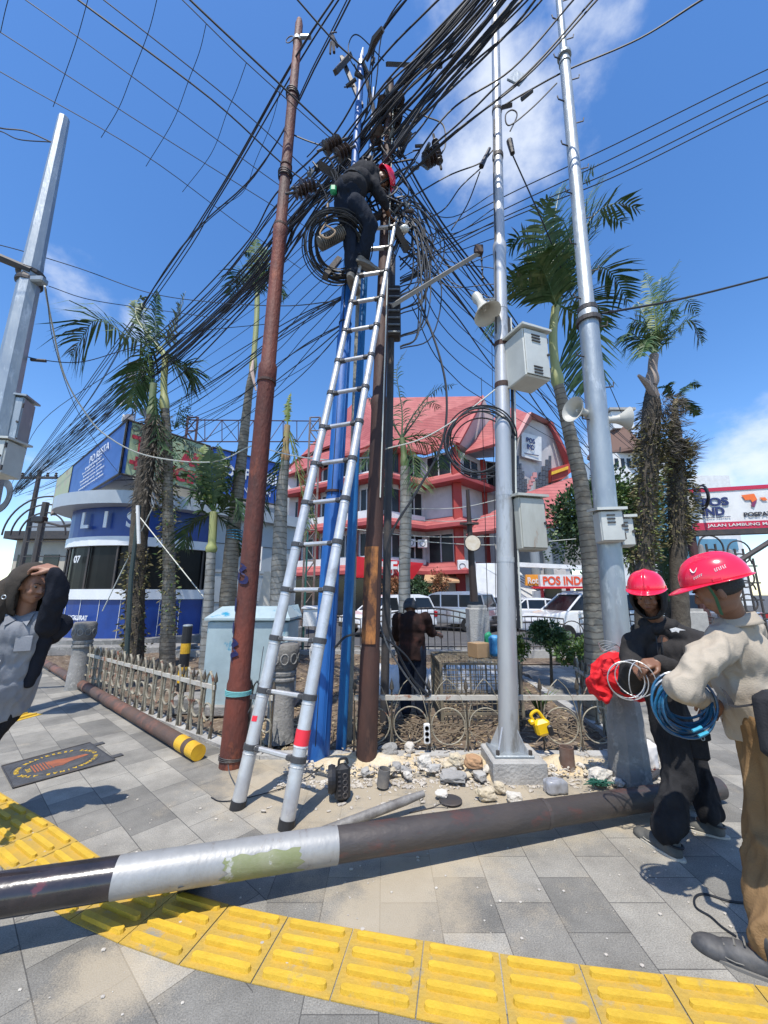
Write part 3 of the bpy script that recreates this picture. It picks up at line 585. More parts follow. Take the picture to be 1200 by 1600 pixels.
text('TI', zz(Cb.lerp(Re, .20), z1-.66)+n2*.02, dr, (0, 0, 1), rl, p2, w=.7, h=.5, bold=.04); text('AK', zz(Cb.lerp(Re, .78), z1-.66)+n2*.02, dr, (0, 0, 1), rl, p2, w=.85, h=.5, bold=.04)
text('+', zz(Cb.lerp(Re, .15), z1-1.25)+n2*.02, dr, (0, 0, 1), rl, p2, w=.4, h=.4, bold=.04); text('NGIN', zz(Cb.lerp(Re, .68), z1-1.27)+n2*.02, dr, (0, 0, 1), rl, p2, w=1.3, h=.45, bold=.04)
t3, p3, n3 = board('kiosk_billboard', 'blue board with white lettering on the right edge of the kiosk roof', zz(Re+dr*.03, z0), zz(Be, z0), zz(Be, z1), zz(Re+dr*.03, z1), mat('board_blue2', (.02, .075, .33), .4))
text('POS POLISI', zz(Re.lerp(Be, .52), z0+.95)+n3*.02, Be-Re, (0, 0, 1), kwhite, p3, w=2.3, h=.42, bold=.03)
text('BUNDARAN', zz(Re.lerp(Be, .6), z0+.35)+n3*.02, Be-Re, (0, 0, 1), kwhite, p3, w=1.4, h=.2)
# lattice sign gantry behind the kiosk
gt_ = T('lattice_gantry', 'dark red steel lattice frame standing behind the kiosk roof', 'frame', (-6, 21, 0)); gm = mat('gantry', (.07, .035, .04), .7)
def truss(a, b, c, d, n, r=.035):
    mb = MB(); mb.tube([a, b], r, 5).tube([d, c], r, 5)
    for i in range(n+1):
        u = i/n; p, q = a.lerp(b, u), d.lerp(c, u); mb.tube([p, q], r*.7, 4)
        if i < n: mb.tube([p, d.lerp(c, u+1/n)] if i % 2 else [q, a.lerp(b, u+1/n)], r*.6, 4)
    return mb
truss(P(292, 690, 18), P(504, 690, 22), P(504, 658, 22), P(292, 656, 18), 9).part('lattice_beam', gm, gt_)
for px, Y in ((272, 18), (481, 21)):
    a, b = P(px-7, 900, Y), P(px+10, 900, Y); truss(V((a.x, a.y, 0)), V((a.x, a.y, P(px, 652, Y).z)), V((b.x, b.y, P(px, 652, Y).z)), V((b.x, b.y, 0)), 14, .06).part('lattice_post', gm if px < 400 else mat('gantry_rust', (.16, .10, .08), .8, c2=(.25, .22, .2), scale=3), gt_)
# phone mast
ms = T('phone_mast', 'distant lattice phone mast with round dishes above the kiosk board', 'mast', (-52, 78, 0)); q = P(210, 640, 78); bz = P(210, 572, 78).z; mm_ = mat('mast_grey', (.22, .20, .21), .7)
for s in (-1, 1): truss(V((q.x-1.6*s, q.y+s, 0)), V((q.x-.9*s, q.y+s, bz)), V((q.x+.9*s, q.y-s, bz)), V((q.x+1.6*s, q.y-s, 0)), 26, .11).part('lattice', mm_, ms)
for k in range(12): a = k*2.4; z = bz-1.5-k*1.25; MB().lathe(V((q.x+2.0*cos(a), q.y+2.0*sin(a)-.5, z)), [(.1, 0), (.8, .25), (.85, .6), (.0, .65)], 12, V((cos(a), -.8, 0))).part('dish', white if k % 2 else mm_, ms)
for k in range(10): MB().box((q.x+(k % 5-2)*.8, q.y-1.3, bz-1-(k//5)*1.8), (.4, .3, 2.2)).part('antenna', mm_, ms)
# right-hand billboard
bb = T('post_billboard', 'white and red post office billboard on a steel column at the right edge', 'billboard', (8.6, 10.4, 0))
a, b = P(1083, 829, 10.3), P(1330, 822, 9.4); za, zb = a.z, P(1083, 765, 10.3).z; b = V((b.x, b.y, za)); a = V((a.x, a.y, za)); h = zb-za+.0; e = b-a; n = V((e.y, -e.x, 0)).normalized()
pn = MB().prism([a, b, b+V((0, 0, h)), a+V((0, 0, h))], -n*.2).part('panel', white, bb); bred = mat('board_red', (.5, .02, .06), .45)
MB().prism([a+n*.01, b+n*.01, b+n*.01+V((0, 0, h*.17)), a+n*.01+V((0, 0, h*.17))], n*.01).part('red_band', bred, pn); MB().prism([a+n*.01+V((0, 0, h*.91)), b+n*.01+V((0, 0, h*.91)), b+n*.01+V((0, 0, h)), a+n*.01+V((0, 0, h))], n*.01).part('red_band', bred, pn)
navy = MATS['navy']; U = V((0, 0, 1)); en = e.normalized()
text('POS', a+en*.60+U*h*.66+n*.02, e, U, navy, pn, w=.62, h=.23, bold=.04); text('IND', a+en*.53+U*h*.43+n*.02, e, U, navy, pn, w=.5, h=.23, bold=.04); text('Logistik Indonesia', a+en*.58+U*h*.29+n*.02, e, U, navy, pn, w=.62, h=.05)
text('POSPAY', a+en*1.50+U*h*.32+n*.02, e, U, mat('ink', (.03, .03, .04), .5), pn, w=.62, h=.12, bold=.03); text('JALAN LAMBUNG MANGKURAT NOMOR 19', a+en*1.78+U*h*.085+n*.025, e, U, white, pn, w=2.9, h=.10, bold=.01)
def q2(x, z): return a+en*x+U*(h*z)+n*.02
MB().prism([q2(1.22, .78), q2(1.50, .80), q2(1.54, .66), q2(1.42, .60), q2(1.40, .66), q2(1.28, .66)], n*.01).part('emblem', mat('emblem_orange', (.8, .16, .03), .5), pn); MB().prism([q2(1.42, .60), q2(1.54, .66), q2(1.44, .48), q2(1.38, .52)], n*.012).part('emblem', mat('emblem_plum', (.2, .03, .10), .5), pn); MB().prism([q2(1.60, .70), q2(1.72, .70), q2(1.76, .63), q2(1.66, .63)], n*.01).part('emblem', MATS['emblem_orange'], pn)
MB().box((a+b)/2-n*.1-U*.07, (e.length+.1, .24, .14), Matrix((en, n, U)).transposed()).part('beam', dsteel, bb)
q = P(1090, 900, 10.45); MB().cyl((q.x, q.y, 0), (q.x, q.y, za+h*.5), .11, 10).part('post', mat('post_maroon', (.07, .03, .03), .7), bb)
MB().tube([P(1110, 905, 8.6), P(1205, 845, 8.4)], .055, 8).thing('diagonal_pipe', dsteel, 'dark slanting steel pipe above the red helmet at the right edge', 'pipe')
q = P(1088, 778, 10.1); ws = T('round_street_emblem', 'dark blue round emblem with scrolled iron rim fixed beside the billboard', 'sign', q)
MB().cyl(q, q+V((.03, -.05, 0)), .2, 24).part('disc', mat('slate_blue', (.03, .06, .12), .5), ws); MB().torus(q+V((.2, .05, .03)), .32, .03, V((1, -.25, 0)), 28, 6).part('rim', black, ws); MB().torus(q+V((.2, .05, .03)), .25, .02, V((1, -.25, 0)), 28, 6).part('rim', black, ws)
# decorative iron street arch with scrolls, right
for i, (px, lab) in enumerate(((1128, 'ornate dark iron street lamp frame with scrolls under the billboard, left one'), (1172, 'ornate dark iron street lamp frame with scrolls under the billboard, right one'))):
    Y = 13.+i; q = P(px, 950, Y); a_ = T('ornate_street_frame', lab, 'street lamp', (q.x, q.y, 0), 'ornate frames under the billboard'); zt = P(px, 842+i*8, Y).z
    for k in range(4): MB().cyl((q.x+(k-1.5)*.3, q.y, 0), (q.x+(k-1.5)*.3, q.y, zt-.35*abs(k-1.5)), .035, 6).part('upright', dsteel, a_)
    for k in range(5): MB().torus((q.x, q.y, zt-.3-k*.45), .42-.03*k, .028, V((0, 1, 0)), 20, 5, 0, pi if k % 2 else 2*pi).part('scroll', dsteel, a_)
    for k in range(3): MB().box((q.x, q.y, zt-.8-k*.6), (1.1, .05, .05)).part('crossbar', dsteel, a_)
    q3 = (q.x-.5, q.y-.2, zt-.7); MB().lathe(q3, [(.0, .5), (.06, .45), (.12, .2), (.24, .1), (.24, .04), (.1, 0)], 14).part('lamp_shade', mat('lamp_grey', (.2, .2, .2), .5), a_)
# left: iron scroll lamp and far utility pole
q = V((P(30, 900, 24).x, 24, 0)); up2 = T('utility_pole', 'far timber utility pole with insulators where the left cables meet', 'utility pole', q)
zt = P(30, 735, 24).z; MB().cyl(q, V((q.x, q.y, zt)), .17, 8, .12).part('pole', dsteel, up2); MB().box((q.x, q.y, zt-.5), (2.4, .14, .14)).part('crossarm', dsteel, up2)
for k in range(5): MB().lathe((q.x-1.1+.55*k, q.y, zt-.43), [(.06, 0), (.1, .1), (.05, .16), (.09, .24), (0, .3)], 8).part('insulator', dsteel, up2)
q = V((P(50, 900, 18).x, 18, 0)); up2 = T('utility_pole', 'dark lattice street pole left of the kiosk with curled iron arms', 'utility pole', q)
zt = P(50, 785, 18).z; MB().cyl(q, V((q.x, q.y, zt)), .14, 8).part('pole', dsteel, up2)
for k, r_ in enumerate((1.9, 1.5, 1.1)): MB().torus((q.x+.1, q.y, zt-1.6), r_, .04, V((0, 1, 0)), 24, 5, 0, pi).part('curled_arm', dsteel, up2)
for k in range(3): MB().box((q.x+.6, q.y, zt-1.2-k*.7), (2.6, .05, .05)).part('crossbar', dsteel, up2)
q = P(62, 812, 16); fl = T('flood_lamp', 'small dark flood lamp on a bent arm left of the kiosk', 'lamp', q); MB().rbox(q, (.5, .3, .28), .04).part('lamp_housing', black, fl); MB().tube([q+V((.2, 0, -.1)), P(96, 822, 15.5), P(122, 818, 14.4)], .05, 6).part('arm', dsteel, fl)
q = P(5, 775, 12); fl = T('cable_reel', 'grey coil of spare cable hanging at the left edge', 'cable coil', q)
for k in range(6): MB().torus(q+V((-.1, 0, 0)), .55-.04*k, .025, V((.3, 1, 0)), 28, 5).part('loop', cableg, fl)
# ------------------------------------------------------------------ vehicles
tyre = mat('tyre', (.012, .012, .012), .8); rim = mat('rim', (.35, .36, .37), .3, .8); lampr = mat('tail_lamp', (.4, .01, .015), .25); lampw = mat('head_lamp', (.7, .72, .74), .2)
def car(name, label, cat, px, Y, yaw, paint, kind='hatch', z=-.05, group='cars in the car park behind the railing', X=None):
    x = P(px, 940, Y).x if X is None else X; o = T(name, label, cat, (0, 0, 0), group)
    if kind == 'hatch': prof = [(-2.0, .3), (-2.05, .62), (-1.98, .92), (-1.9, .98), (1.0, .98), (1.8, .84), (2.02, .66), (2.05, .32)]; cab = [(-1.95, .97), (-1.72, 1.50), (-1.2, 1.60), (.1, 1.58), (.45, 1.50), (1.12, .97)]
    elif kind == 'sedan': prof = [(-2.2, .3), (-2.25, .7), (-2.15, .98), (-1.4, 1.0), (1.0, .96), (2.0, .82), (2.22, .62), (2.25, .3)]; cab = [(-1.6, .98), (-.95, 1.40), (-.4, 1.45), (.1, 1.43), (.4, 1.38), (1.15, .96)]
    else: prof = [(-2.2, .32), (-2.25, .7), (-2.2, 1.0), (-2.1, 1.08), (1.1, 1.08), (2.0, .95), (2.2, .7), (2.22, .34)]; cab = [(-2.12, 1.07), (-1.95, 1.62), (-1.5, 1.74), (.2, 1.72), (.55, 1.63), (1.25, 1.07)]
    W = .86
    def loft(pr, y0, y1, z_in):    # profile polygon with sides tapering inwards upwards
        zs = [p[1] for p in pr]; a, b = min(zs), max(zs); f = lambda zq: y0+(y1-y0)*(zq-a)/(b-a+1e-6)
        m = MB(); n = len(pr); m.v = [V((p[0], -f(p[1]), p[1])) for p in pr]+[V((p[0], f(p[1]), p[1])) for p in pr]
        m.f = [list(range(n))[::-1], list(range(n, 2*n))]+[[i, (i+1) % n, n+(i+1) % n, n+i] for i in range(n)]; return m
    body = fuse(loft(prof, W, W-.04, 0), 'b', .05, 3).part('body', paint, o, True)
    g = loft([(c[0]*.99, c[1]-.015) for c in cab], W-.08, W-.24, 0).part('window_glass', glass, o)
    rf = [c for c in cab if c[1] > cab[0][1]+.38]; loft([(rf[0][0]-.02, rf[0][1]-.02)]+[(c[0], c[1]+.03) for c in rf]+[(rf[-1][0]+.05, rf[-1][1]-.01)], W-.2, W-.24, 0).part('roof', paint, o)
    for s in (-1, 1):
        for a, b in ((cab[0], rf[0]), ((-.9, cab[0][1]), (-.85, rf[1][1])), ((.0, cab[0][1]), (.05, rf[1][1])), (cab[-1], rf[-1])): MB().tube([V((a[0], s*(W-.07), a[1]-.02)), V((b[0], s*(W-.2), b[1]))], .035, 6).part('pillar', paint, o)
        for xx in (-1.32, 1.36):
            w = MB().lathe((xx, s*(W-.16), .31), [(.2, 0), (.29, .02), (.31, .06), (.31, .16), (.28, .2), (.19, .2)], 20, V((0, s, 0))).part('wheel', tyre, o)
            MB().lathe((xx, s*(W+.035), .31), [(.19, -.03), (.17, 0), (.05, .01), (.0, .02)], 12, V((0, s, 0))).part('rim', rim, w)
        MB().rbox((prof[1][0]+.10, s*(W-.12), prof[2][1]-.14), (.2, .26, .26), .03).part('tail_lamp', lampr, o); MB().rbox((prof[-2][0]-.16, s*(W-.2), prof[-2][1]+.03), (.3, .34, .14), .03).part('headlight', lampw, o)
        MB().rbox((.85, s*(W+.08), 1.02), (.12, .16, .12), .03).part('mirror', paint, o)
    MB().rbox((prof[1][0]-.02, 0, .62), (.04, .5, .13), .01).part('number_plate', black, o); MB().rbox((prof[1][0]+.03, 0, .42), (.16, 1.5, .16), .03).part('bumper', dsteel, o); MB().rbox((2.0, 0, .42), (.16, 1.5, .18), .03).part('bumper', dsteel, o)
    o.location = (x, Y, z); o.rotation_euler = (0, 0, yaw); return o
wpaint = mat('car_white', (.72, .73, .74), .18, coat=.6); spaint = mat('car_silver', (.42, .45, .50), .2, .5, coat=.6); dpaint = mat('car_grey', (.12, .13, .14), .25, .4)
car('parked_car', 'white hatchback parked behind the capped worker', 'car', 608, 17.2, radians(215), wpaint, 'hatch')
car('parked_car', 'silver people carrier with red tail lamps between two white cars', 'car', 700, 19, radians(145), spaint, 'mpv')
car('parked_car', 'white car parked behind the dark lamp post', 'car', 758, 20.5, radians(150), wpaint, 'hatch')
car('parked_car', 'low white car mostly hidden right of the silver pole', 'car', 838, 19, radians(10), wpaint, 'sedan')
car('parked_car', 'white pickup-like car nose-on left of the round tree trunk', 'car', 912, 14.6, radians(190), wpaint, 'mpv')
car('parked_car', 'grey car behind the galvanised pole and hooded worker', 'car', 985, 15.5, radians(170), spaint, 'mpv')
car('parked_car', 'pale car seen between the two red helmets', 'car', 1080, 16.5, radians(95), spaint, 'sedan')
car('parked_car', 'white van-like car glimpsed beside the elbow of the man in the jacket', 'car', 84, 20, radians(25), wpaint, 'mpv', group='cars left of the kiosk')
mbk = T('motorbike', 'dark red motorbike parked right of the rusty pole', 'motorbike', P(402, 900, 13)*1); q = V((P(402, 900, 13).x, 13, -.05)); mbk.location = q; BASE[mbk.name] = q
for dx in (-.55, .55): w = MB().torus(q+V((dx, 0, .3)), .27, .06, V((0, 1, 0)), 20, 8).part('wheel', tyre, mbk)
MB().rbox(q+V((0, 0, .62)), (.9, .22, .35), .1).part('body', redp, mbk); MB().rbox(q+V((-.2, 0, .86)), (.7, .25, .12), .05).part('seat', blackr, mbk); MB().tube([q+V((.55, 0, .3)), q+V((.4, 0, 1.05)), q+V((.3, .3, 1.1))], .03, 6).part('handlebar', dsteel, mbk)
# ------------------------------------------------------------------ palms and plants
leafm = mat('palm_leaf', (.035, .08, .028), .45, 0, (.06, .12, .038), 1.5, c3=(.13, .17, .06), s3=4, spec=.35, w3=(.50, .64))
leafy = mat('palm_leaf_yellow', (.10, .17, .04), .5, 0, (.22, .25, .08), 2)
leafd = mat('leaf_dark', (.025, .06, .025), .5, 0, (.05, .095, .03), 2.5, c3=(.08, .13, .03), s3=6)
leafl = mat('leaf_light', (.09, .15, .025), .5, 0, (.05, .10, .02), 2.5, c3=(.16, .20, .04), s3=6)
leafb = mat('epiphyte_brown', (.085, .065, .03), .8, 0, (.13, .13, .045), 3, c3=(.20, .15, .07), s3=9)
leafo = mat('leaf_orange', (.32, .10, .04), .7, 0, (.14, .10, .04), 3)
trunkm = stripes('palm_trunk', (.21, .185, .145), (.09, .075, .06), 2, .085, .14, .9, c3=(.34, .32, .27), s3=4.5, bump=1., wob=1.3)
trunkp = stripes('palm_trunk_pale', (.30, .285, .25), (.14, .13, .11), 2, .12, .14, .9, c3=(.44, .43, .39), s3=3.5, bump=1., wob=1.2)
trunkd = mat('shaggy_trunk', (.05, .04, .03), .95, 0, (.10, .085, .065), 8, 1., 30)
shaft = mat('crown_shaft', (.26, .30, .10), .5, 0, (.36, .36, .16), 2, stretch=(1, 1, .3)); shaftd = mat('crown_shaft_green', (.10, .16, .06), .5, 0, (.18, .2, .09), 3)
def frond(parent, base, pts, ll, m=leafm, n=46, droop=.5, w=.045, start=.12, vee=.6, name='frond'):
    s = spline([base]+pts, 10); L_ = [0]
    for a, b in zip(s, s[1:]): L_.append(L_[-1]+(b-a).length)
    tot = L_[-1]; mb = MB(); mb.tube(s, [max(.004, .022*(1-i/len(s))) for i in range(len(s))], 5)
    hz = (s[-1]-s[0]); hz.z = 0; hz = hz.normalized() if hz.length > .05 else V((1, 0, 0))
    for k in range(n):
        u = start+(1-start)*k/(n-1); dd = u*tot; i = max(0, min(len(s)-2, next((j for j in range(len(L_)-1) if L_[j+1] >= dd), len(s)-2))); p = s[i].lerp(s[i+1], (dd-L_[i])/max(1e-6, L_[i+1]-L_[i]))
        tg = (s[i+1]-s[i]).normalized(); sd = tg.cross(V((0, 0, 1))); sd = sd.normalized() if sd.length > .15 else hz.cross(V((0, 0, 1))).normalized(); upn = sd.cross(tg).normalized()
        if upn.z < 0: upn = -upn
        for sg in (-1, 1):
            if R.random() < .05: continue
            q = ll*(sin(pi*min(1, .12+u*.92))**.55)*R.uniform(.75, 1.1); d = (sd*sg*R.uniform(.75, 1)+tg*R.uniform(.45, .85)+upn*vee*R.uniform(-.1, .9)).normalized()
            nn = tg.cross(d).normalized(); ww = d.cross(nn).normalized()
            a = p; o = len(mb.v); ps = []
            for j in range(4):
                f = j/3; c = a+d*(q*f)+V((0, 0, -1))*(droop*q*f*f*R.uniform(.8, 1.2)); wd = w*(.5, 1, .8, .06)[j]*.5; ps.append((c, wd))
            tw = (ww*.3+tg).normalized()
            for c, wd in ps: mb.v += [c-tw*wd, c+tw*wd]
            for j in range(3): mb.f.append([o+2*j, o+2*j+1, o+2*j+3, o+2*j+2])
    return mb.part(name, m, parent)
def trunk(parent, path, radii, m, wob=.004, n=14):
    s = spline(path, 14); k = len(s)-1; rs = []
    for i in range(len(s)):
        u = i/k*(len(radii)-1); j = min(int(u), len(radii)-2); r = radii[j]+(radii[j+1]-radii[j])*(u-j); rs.append(r*(1+.03*sin(i*2.4)))
    return MB().tube(s, rs, n).part('trunk', m, parent, True)
def clumps(name, parent, m, pts, n, spread, l, w, hang=0.):
    mb = MB()
    for i in range(n):
        k = R.random()*(len(pts)-1); j = int(k); f = k-j; a, b = pts[j], pts[min(j+1, len(pts)-1)]
        c = a[0].lerp(b[0], f); r = a[1]*(1-f)+b[1]*f; d = rv().normalized(); rr = r*R.uniform(.55, 1.0)*(1+.5*noise.noise(c*3+d*2)); p = c+V((d.x*rr, d.y*rr, d.z*rr*.4))
        leafquad(mb, p, V((d.x, d.y, R.uniform(-.6, .6)-hang)), rv(), l*R.uniform(.5, 1.3), w*R.uniform(.6, 1.3))
    return mb.part(name, m, parent)
def palm_at(label, base, Y, trunk_px, radii, tm, fronds, ll, shaft_px=None, sr=.09, sm=shaft, w=.045, droop=.5, fm=leafm, n=46, cat='palm tree', name='palm_tree'):
    """fronds: pixel paths with a depth offset at the tip"""
    pts = [P(x, y, Y) for x, y in trunk_px]; b = V((pts[0].x, Y, base)); o = T(name, label, cat, b); pts[0] = b if abs(pts[0].z-b.z) > .02 else pts[0]
    trunk(o, pts, radii, tm)
    top = pts[-1]
    if shaft_px:
        sp = [P(x, y, Y) for x, y in shaft_px]; MB().tube(spline([top-V((0, 0, .05))]+sp, 6), [sr*.9]+[sr*1.15]*2+[sr]*1+[sr*.8]*(6*len(sp)-3), 12).part('crown_shaft', sm, o, True); top = sp[-1]
    for fr in fronds:
        path, dy = fr[0], fr[1]; m = fr[2] if len(fr) > 2 else fm; k = len(path); q = [P(x, y, Y+dy*((i+1)/k)**1.2) for i, (x, y) in enumerate(path)]
        frond(o, top, q, ll*(fr[3] if len(fr) > 3 else 1), m, n, droop, w)
    return o, top
# big palm right
palm_at('tall palm with dark drooping fronds between the silver pole and the galvanised pole', -.05, 5.3,
        [(938, 1140), (930, 1000), (922, 880), (908, 760), (893, 690), (872, 600)], [.19, .135, .108, .102, .094, .075], trunkm,
        [([(875, 460), (890, 380), (905, 300), (935, 255)], -.3), ([(885, 440), (918, 350), (960, 318), (1008, 330)], -.4), ([(880, 455), (905, 400), (935, 340), (985, 350)], .3), ([(885, 460), (930, 420), (958, 430), (985, 480)], .3),
         ([(862, 460), (838, 400), (812, 372), (792, 395)], .3), ([(860, 470), (820, 450), (790, 460), (775, 520)], -.2), ([(862, 470), (838, 440), (800, 440), (770, 470)], .5), ([(868, 450), (862, 380), (872, 310), (880, 285)], .4),
         ([(880, 480), (905, 500), (912, 560), (915, 620)], .4, leafm, 1.1), ([(885, 470), (915, 462), (935, 480), (945, 520)], .7), ([(868, 450), (850, 380), (850, 330), (862, 300)], -.6), ([(878, 445), (900, 370), (925, 300), (950, 270)], .8), ([(866, 470), (852, 430), (840, 410), (835, 400)], -.8), ([(872, 455), (880, 400), (895, 350), (905, 320)], .1, leafm, 1.1), ([(870, 470), (862, 430), (858, 400), (856, 380)], .2, leafm, 1.2)],
        .58, [(866, 560), (864, 520), (868, 480)], .08, w=.046, droop=.4, n=42)
# thin pale palm in the centre
palm_at('slim pale-trunked palm with thin fronds in front of the red roofs', -.05, 8.0,
        [(632, 1010), (632, 900), (634, 800), (633, 730)], [.13, .12, .13, .11], trunkp,
        [([(628, 640), (620, 580), (636, 545)], .2, leafd, .7), ([(645, 650), (680, 610), (715, 600)], .3, leafd, .8), ([(605, 650), (580, 625), (560, 620)], .2, leafd, .9), ([(660, 680), (705, 690), (722, 720)], -.3), ([(650, 690), (680, 700), (690, 735)], .4),
         ([(605, 690), (580, 700), (566, 735)], -.2), ([(640, 700), (650, 740), (655, 770)], -.4), ([(620, 700), (606, 740), (604, 775)], .3), ([(650, 655), (670, 628), (690, 640)], .8, leafd, .8)], .55, [(630, 700), (628, 685)], .08, shaftd, n=30, w=.028, droop=.5)
# left group
o, top = palm_at('tall palm with a long arching frond and a leaf-wrapped trunk in front of the kiosk', -.02, 9.0,
        [(262, 1035), (264, 900), (262, 780), (262, 700), (258, 640)], [.17, .135, .12, .11, .10], trunkm,
        [([(200, 525), (150, 500), (108, 560)], -.3, leafm, 1.25), ([(215, 500), (215, 470), (235, 462)], .3, shaftd, .35), ([(270, 520), (283, 480), (290, 455)], .2, shaftd, .5), ([(275, 570), (295, 575), (305, 600)], .5), ([(228, 560), (212, 600), (205, 640)], .4, leafm, .8), ([(230, 540), (225, 500), (222, 470)], .6, leafm, .5), ([(245, 550), (243, 500), (246, 450)], .1, leafm, .4)],
        1.0, [(256, 600), (258, 560), (250, 545)], .10, shaft, w=.065, n=40, droop=.6)
clumps('climbing_leaves', o, leafb, [(P(266, 990, 9), .16), (P(264, 900, 9), .18), (P(262, 800, 9), .24), (P(262, 730, 9), .28), (P(258, 650, 9), .2)], 900, 0, .11, .045, .3)
clumps('climbing_leaves', o, leafl, [(P(266, 980, 9), .17), (P(262, 860, 9), .22), (P(262, 730, 9), .28)], 260, 0, .11, .045, .2)
o, top = palm_at('dark shaggy palm with dead hanging fronds beside the kiosk window', -.02, 8.8, [(210, 1035), (213, 900), (222, 780), (232, 700), (237, 650)], [.2, .18, .19, .18, .12], trunkd,
        [([(240, 610), (232, 560), (228, 500)], .2, leafm, .5), ([(250, 690), (275, 710), (292, 740)], -.4, leafd, .6), ([(255, 680), (290, 690), (310, 730)], .3, leafd, .6)], .8, [(238, 625), (240, 600)], .1, shaftd, n=30)
clumps('epiphytes', o, leafb, [(P(208, 1030, 8.8), .26), (P(210, 930, 8.8), .24), (P(216, 860, 8.8), .3)], 800, 0, .1, .05, .2)
clumps('dead_fibres', o, mat('dead_fibre', (.07, .06, .05), .9, 0, (.16, .14, .11), 4), [(P(226, 790, 8.8), .26), (P(238, 730, 8.8), .22), (P(242, 690, 8.8), .2), (P(240, 650, 8.8), .14)], 1300, 0, .26, .022, 1.0)
mb = MB()    # loose berry spray
for k in range(9):
    a = P(272, 670, 8.9); b = P(285+k*2, 625+(k*13) % 40, 8.7+.05*k); mb.tube([a, a.lerp(b, .6)+V((0, 0, .1)), b], .008, 4)
    for j in range(9): mb.ell(a.lerp(b, R.uniform(.5, 1.05))+rv()*.1, .018, n=1)
mb.part('seed_spray', leafd, o)
o, top = palm_at('short bushy palm in shadow between two left trunks', -.05, 7.9, [(322, 1040), (326, 940), (330, 860)], [.13, .10, .09], trunkp,
        [([(318, 800), (305, 770), (292, 790)], -.2, leafd), ([(345, 800), (368, 780), (380, 815)], -.2, leafd), ([(325, 780), (318, 720), (320, 692)], .2, leafy, .7), ([(338, 780), (345, 720), (340, 690)], .1, leafy, .7), ([(318, 780), (298, 740), (280, 745)], .2, leafd), ([(350, 780), (370, 740), (385, 735)], .2, leafd),
         ([(322, 770), (300, 715), (282, 700)], -.2), ([(342, 770), (362, 715), (380, 700)], .3), ([(332, 770), (330, 740), (328, 700)], -.4, leafd), ([(315, 810), (297, 820), (285, 860)], .1, leafd), ([(345, 810), (362, 830), (375, 870)], .4, leafd)], .5, [(332, 840), (334, 800)], .1, shaft, n=34, w=.05)
o, top = palm_at('tall slender palm behind the rusty pole with a tufted crown', -.05, 8.2, [(350, 1030), (362, 860), (375, 740), (388, 620), (395, 580)], [.19, .155, .12, .09, .08], trunkm,
        [([(385, 430), (372, 425), (360, 470)], .2), ([(400, 420), (392, 395), (380, 400)], .1), ([(410, 430), (425, 425), (435, 460)], -.2), ([(408, 420), (415, 390), (425, 380)], .3), ([(395, 440), (378, 440), (362, 440)], .5), ([(412, 440), (430, 440), (445, 470)], .5), ([(400, 430), (400, 400), (402, 370)], -.2, leafy)], .5, [(398, 540), (401, 500), (402, 460)], .08, shaft, n=34)
MB().tube([P(396, 560, 8.1), P(393, 580, 8.05), P(400, 610, 8.05)], [.02, .05, .02], 6).part('dead_sheath', mat('dead_sheath', (.55, .42, .36), .8), o)
palm_at('cut-topped palm with sparse fronds right of the rusty pole', -.05, 8.4, [(432, 1020), (436, 880), (440, 780), (446, 720)], [.17, .16, .13, .09], trunkp,
        [([(437, 730), (418, 745), (412, 800)], -.2, leafd), ([(450, 640), (452, 625), (455, 612)], .1, leafy, .3), ([(432, 760), (415, 770), (408, 830)], .3, leafd), ([(462, 700), (490, 810), (500, 850)], .3, leafy, .6), ([(470, 760), (480, 820), (470, 855)], -.2, leafy, .7)], .5, [(447, 690), (449, 665)], .09, mat('shaft_orange', (.42, .22, .12), .6, c2=(.30, .28, .12), scale=3), n=28)
# right epiphyte-covered palms
o, top = palm_at('tall right palm with its trunk covered in dry brown epiphytes and a tufted crown', -.02, 8.6, [(1003, 1010), (1008, 860), (1014, 740), (1018, 640), (1018, 600)], [.2, .19, .2, .2, .1], trunkd,
        [([(1030, 520), (1040, 450), (1062, 405)], .2, leafd, 1.1), ([(1025, 520), (1018, 460), (1005, 420)], .2, leafy, .7), ([(1045, 530), (1078, 500), (1098, 540)], -.3), ([(1010, 540), (985, 520), (968, 535)], -.2), ([(1040, 520), (1070, 470), (1092, 495)], .4), ([(1012, 530), (990, 500), (975, 560)], .3), ([(1030, 530), (1048, 500), (1060, 480)], -.4), ([(1020, 530), (1005, 490), (995, 470)], .4), ([(1022, 540), (1012, 530), (1000, 560)], -.5), ([(1026, 510), (1030, 460), (1034, 430)], .3)], .55, [(1020, 570), (1022, 555)], .13, mat('shaft_grey', (.3, .24, .2), .7), n=36, w=.045)
clumps('epiphytes', o, leafb, [(P(1006, 880, 8.6), .3), (P(1010, 800, 8.6), .30), (P(1016, 720, 8.6), .36), (P(1022, 660, 8.6), .46)], 2600, 0, .11, .05, .1)
clumps('epiphytes', o, leafy, [(P(1006, 880, 8.6), .32), (P(1010, 820, 8.6), .30), (P(1016, 740, 8.6), .3)], 500, 0, .1, .04, .1)
clumps('dead_fibres', o, MATS['dead_fibre'], [(P(1030, 720, 8.6), .38), (P(1032, 660, 8.6), .5), (P(1034, 625, 8.6), .36)], 2400, 0, .2, .02, .5)
MB().tube([P(1025, 620, 8.5), P(1012, 600, 8.4), P(997, 586, 8.3)], [.1, .09, .03], 8).part('broken_sheath', MATS['shaft_grey'], o)
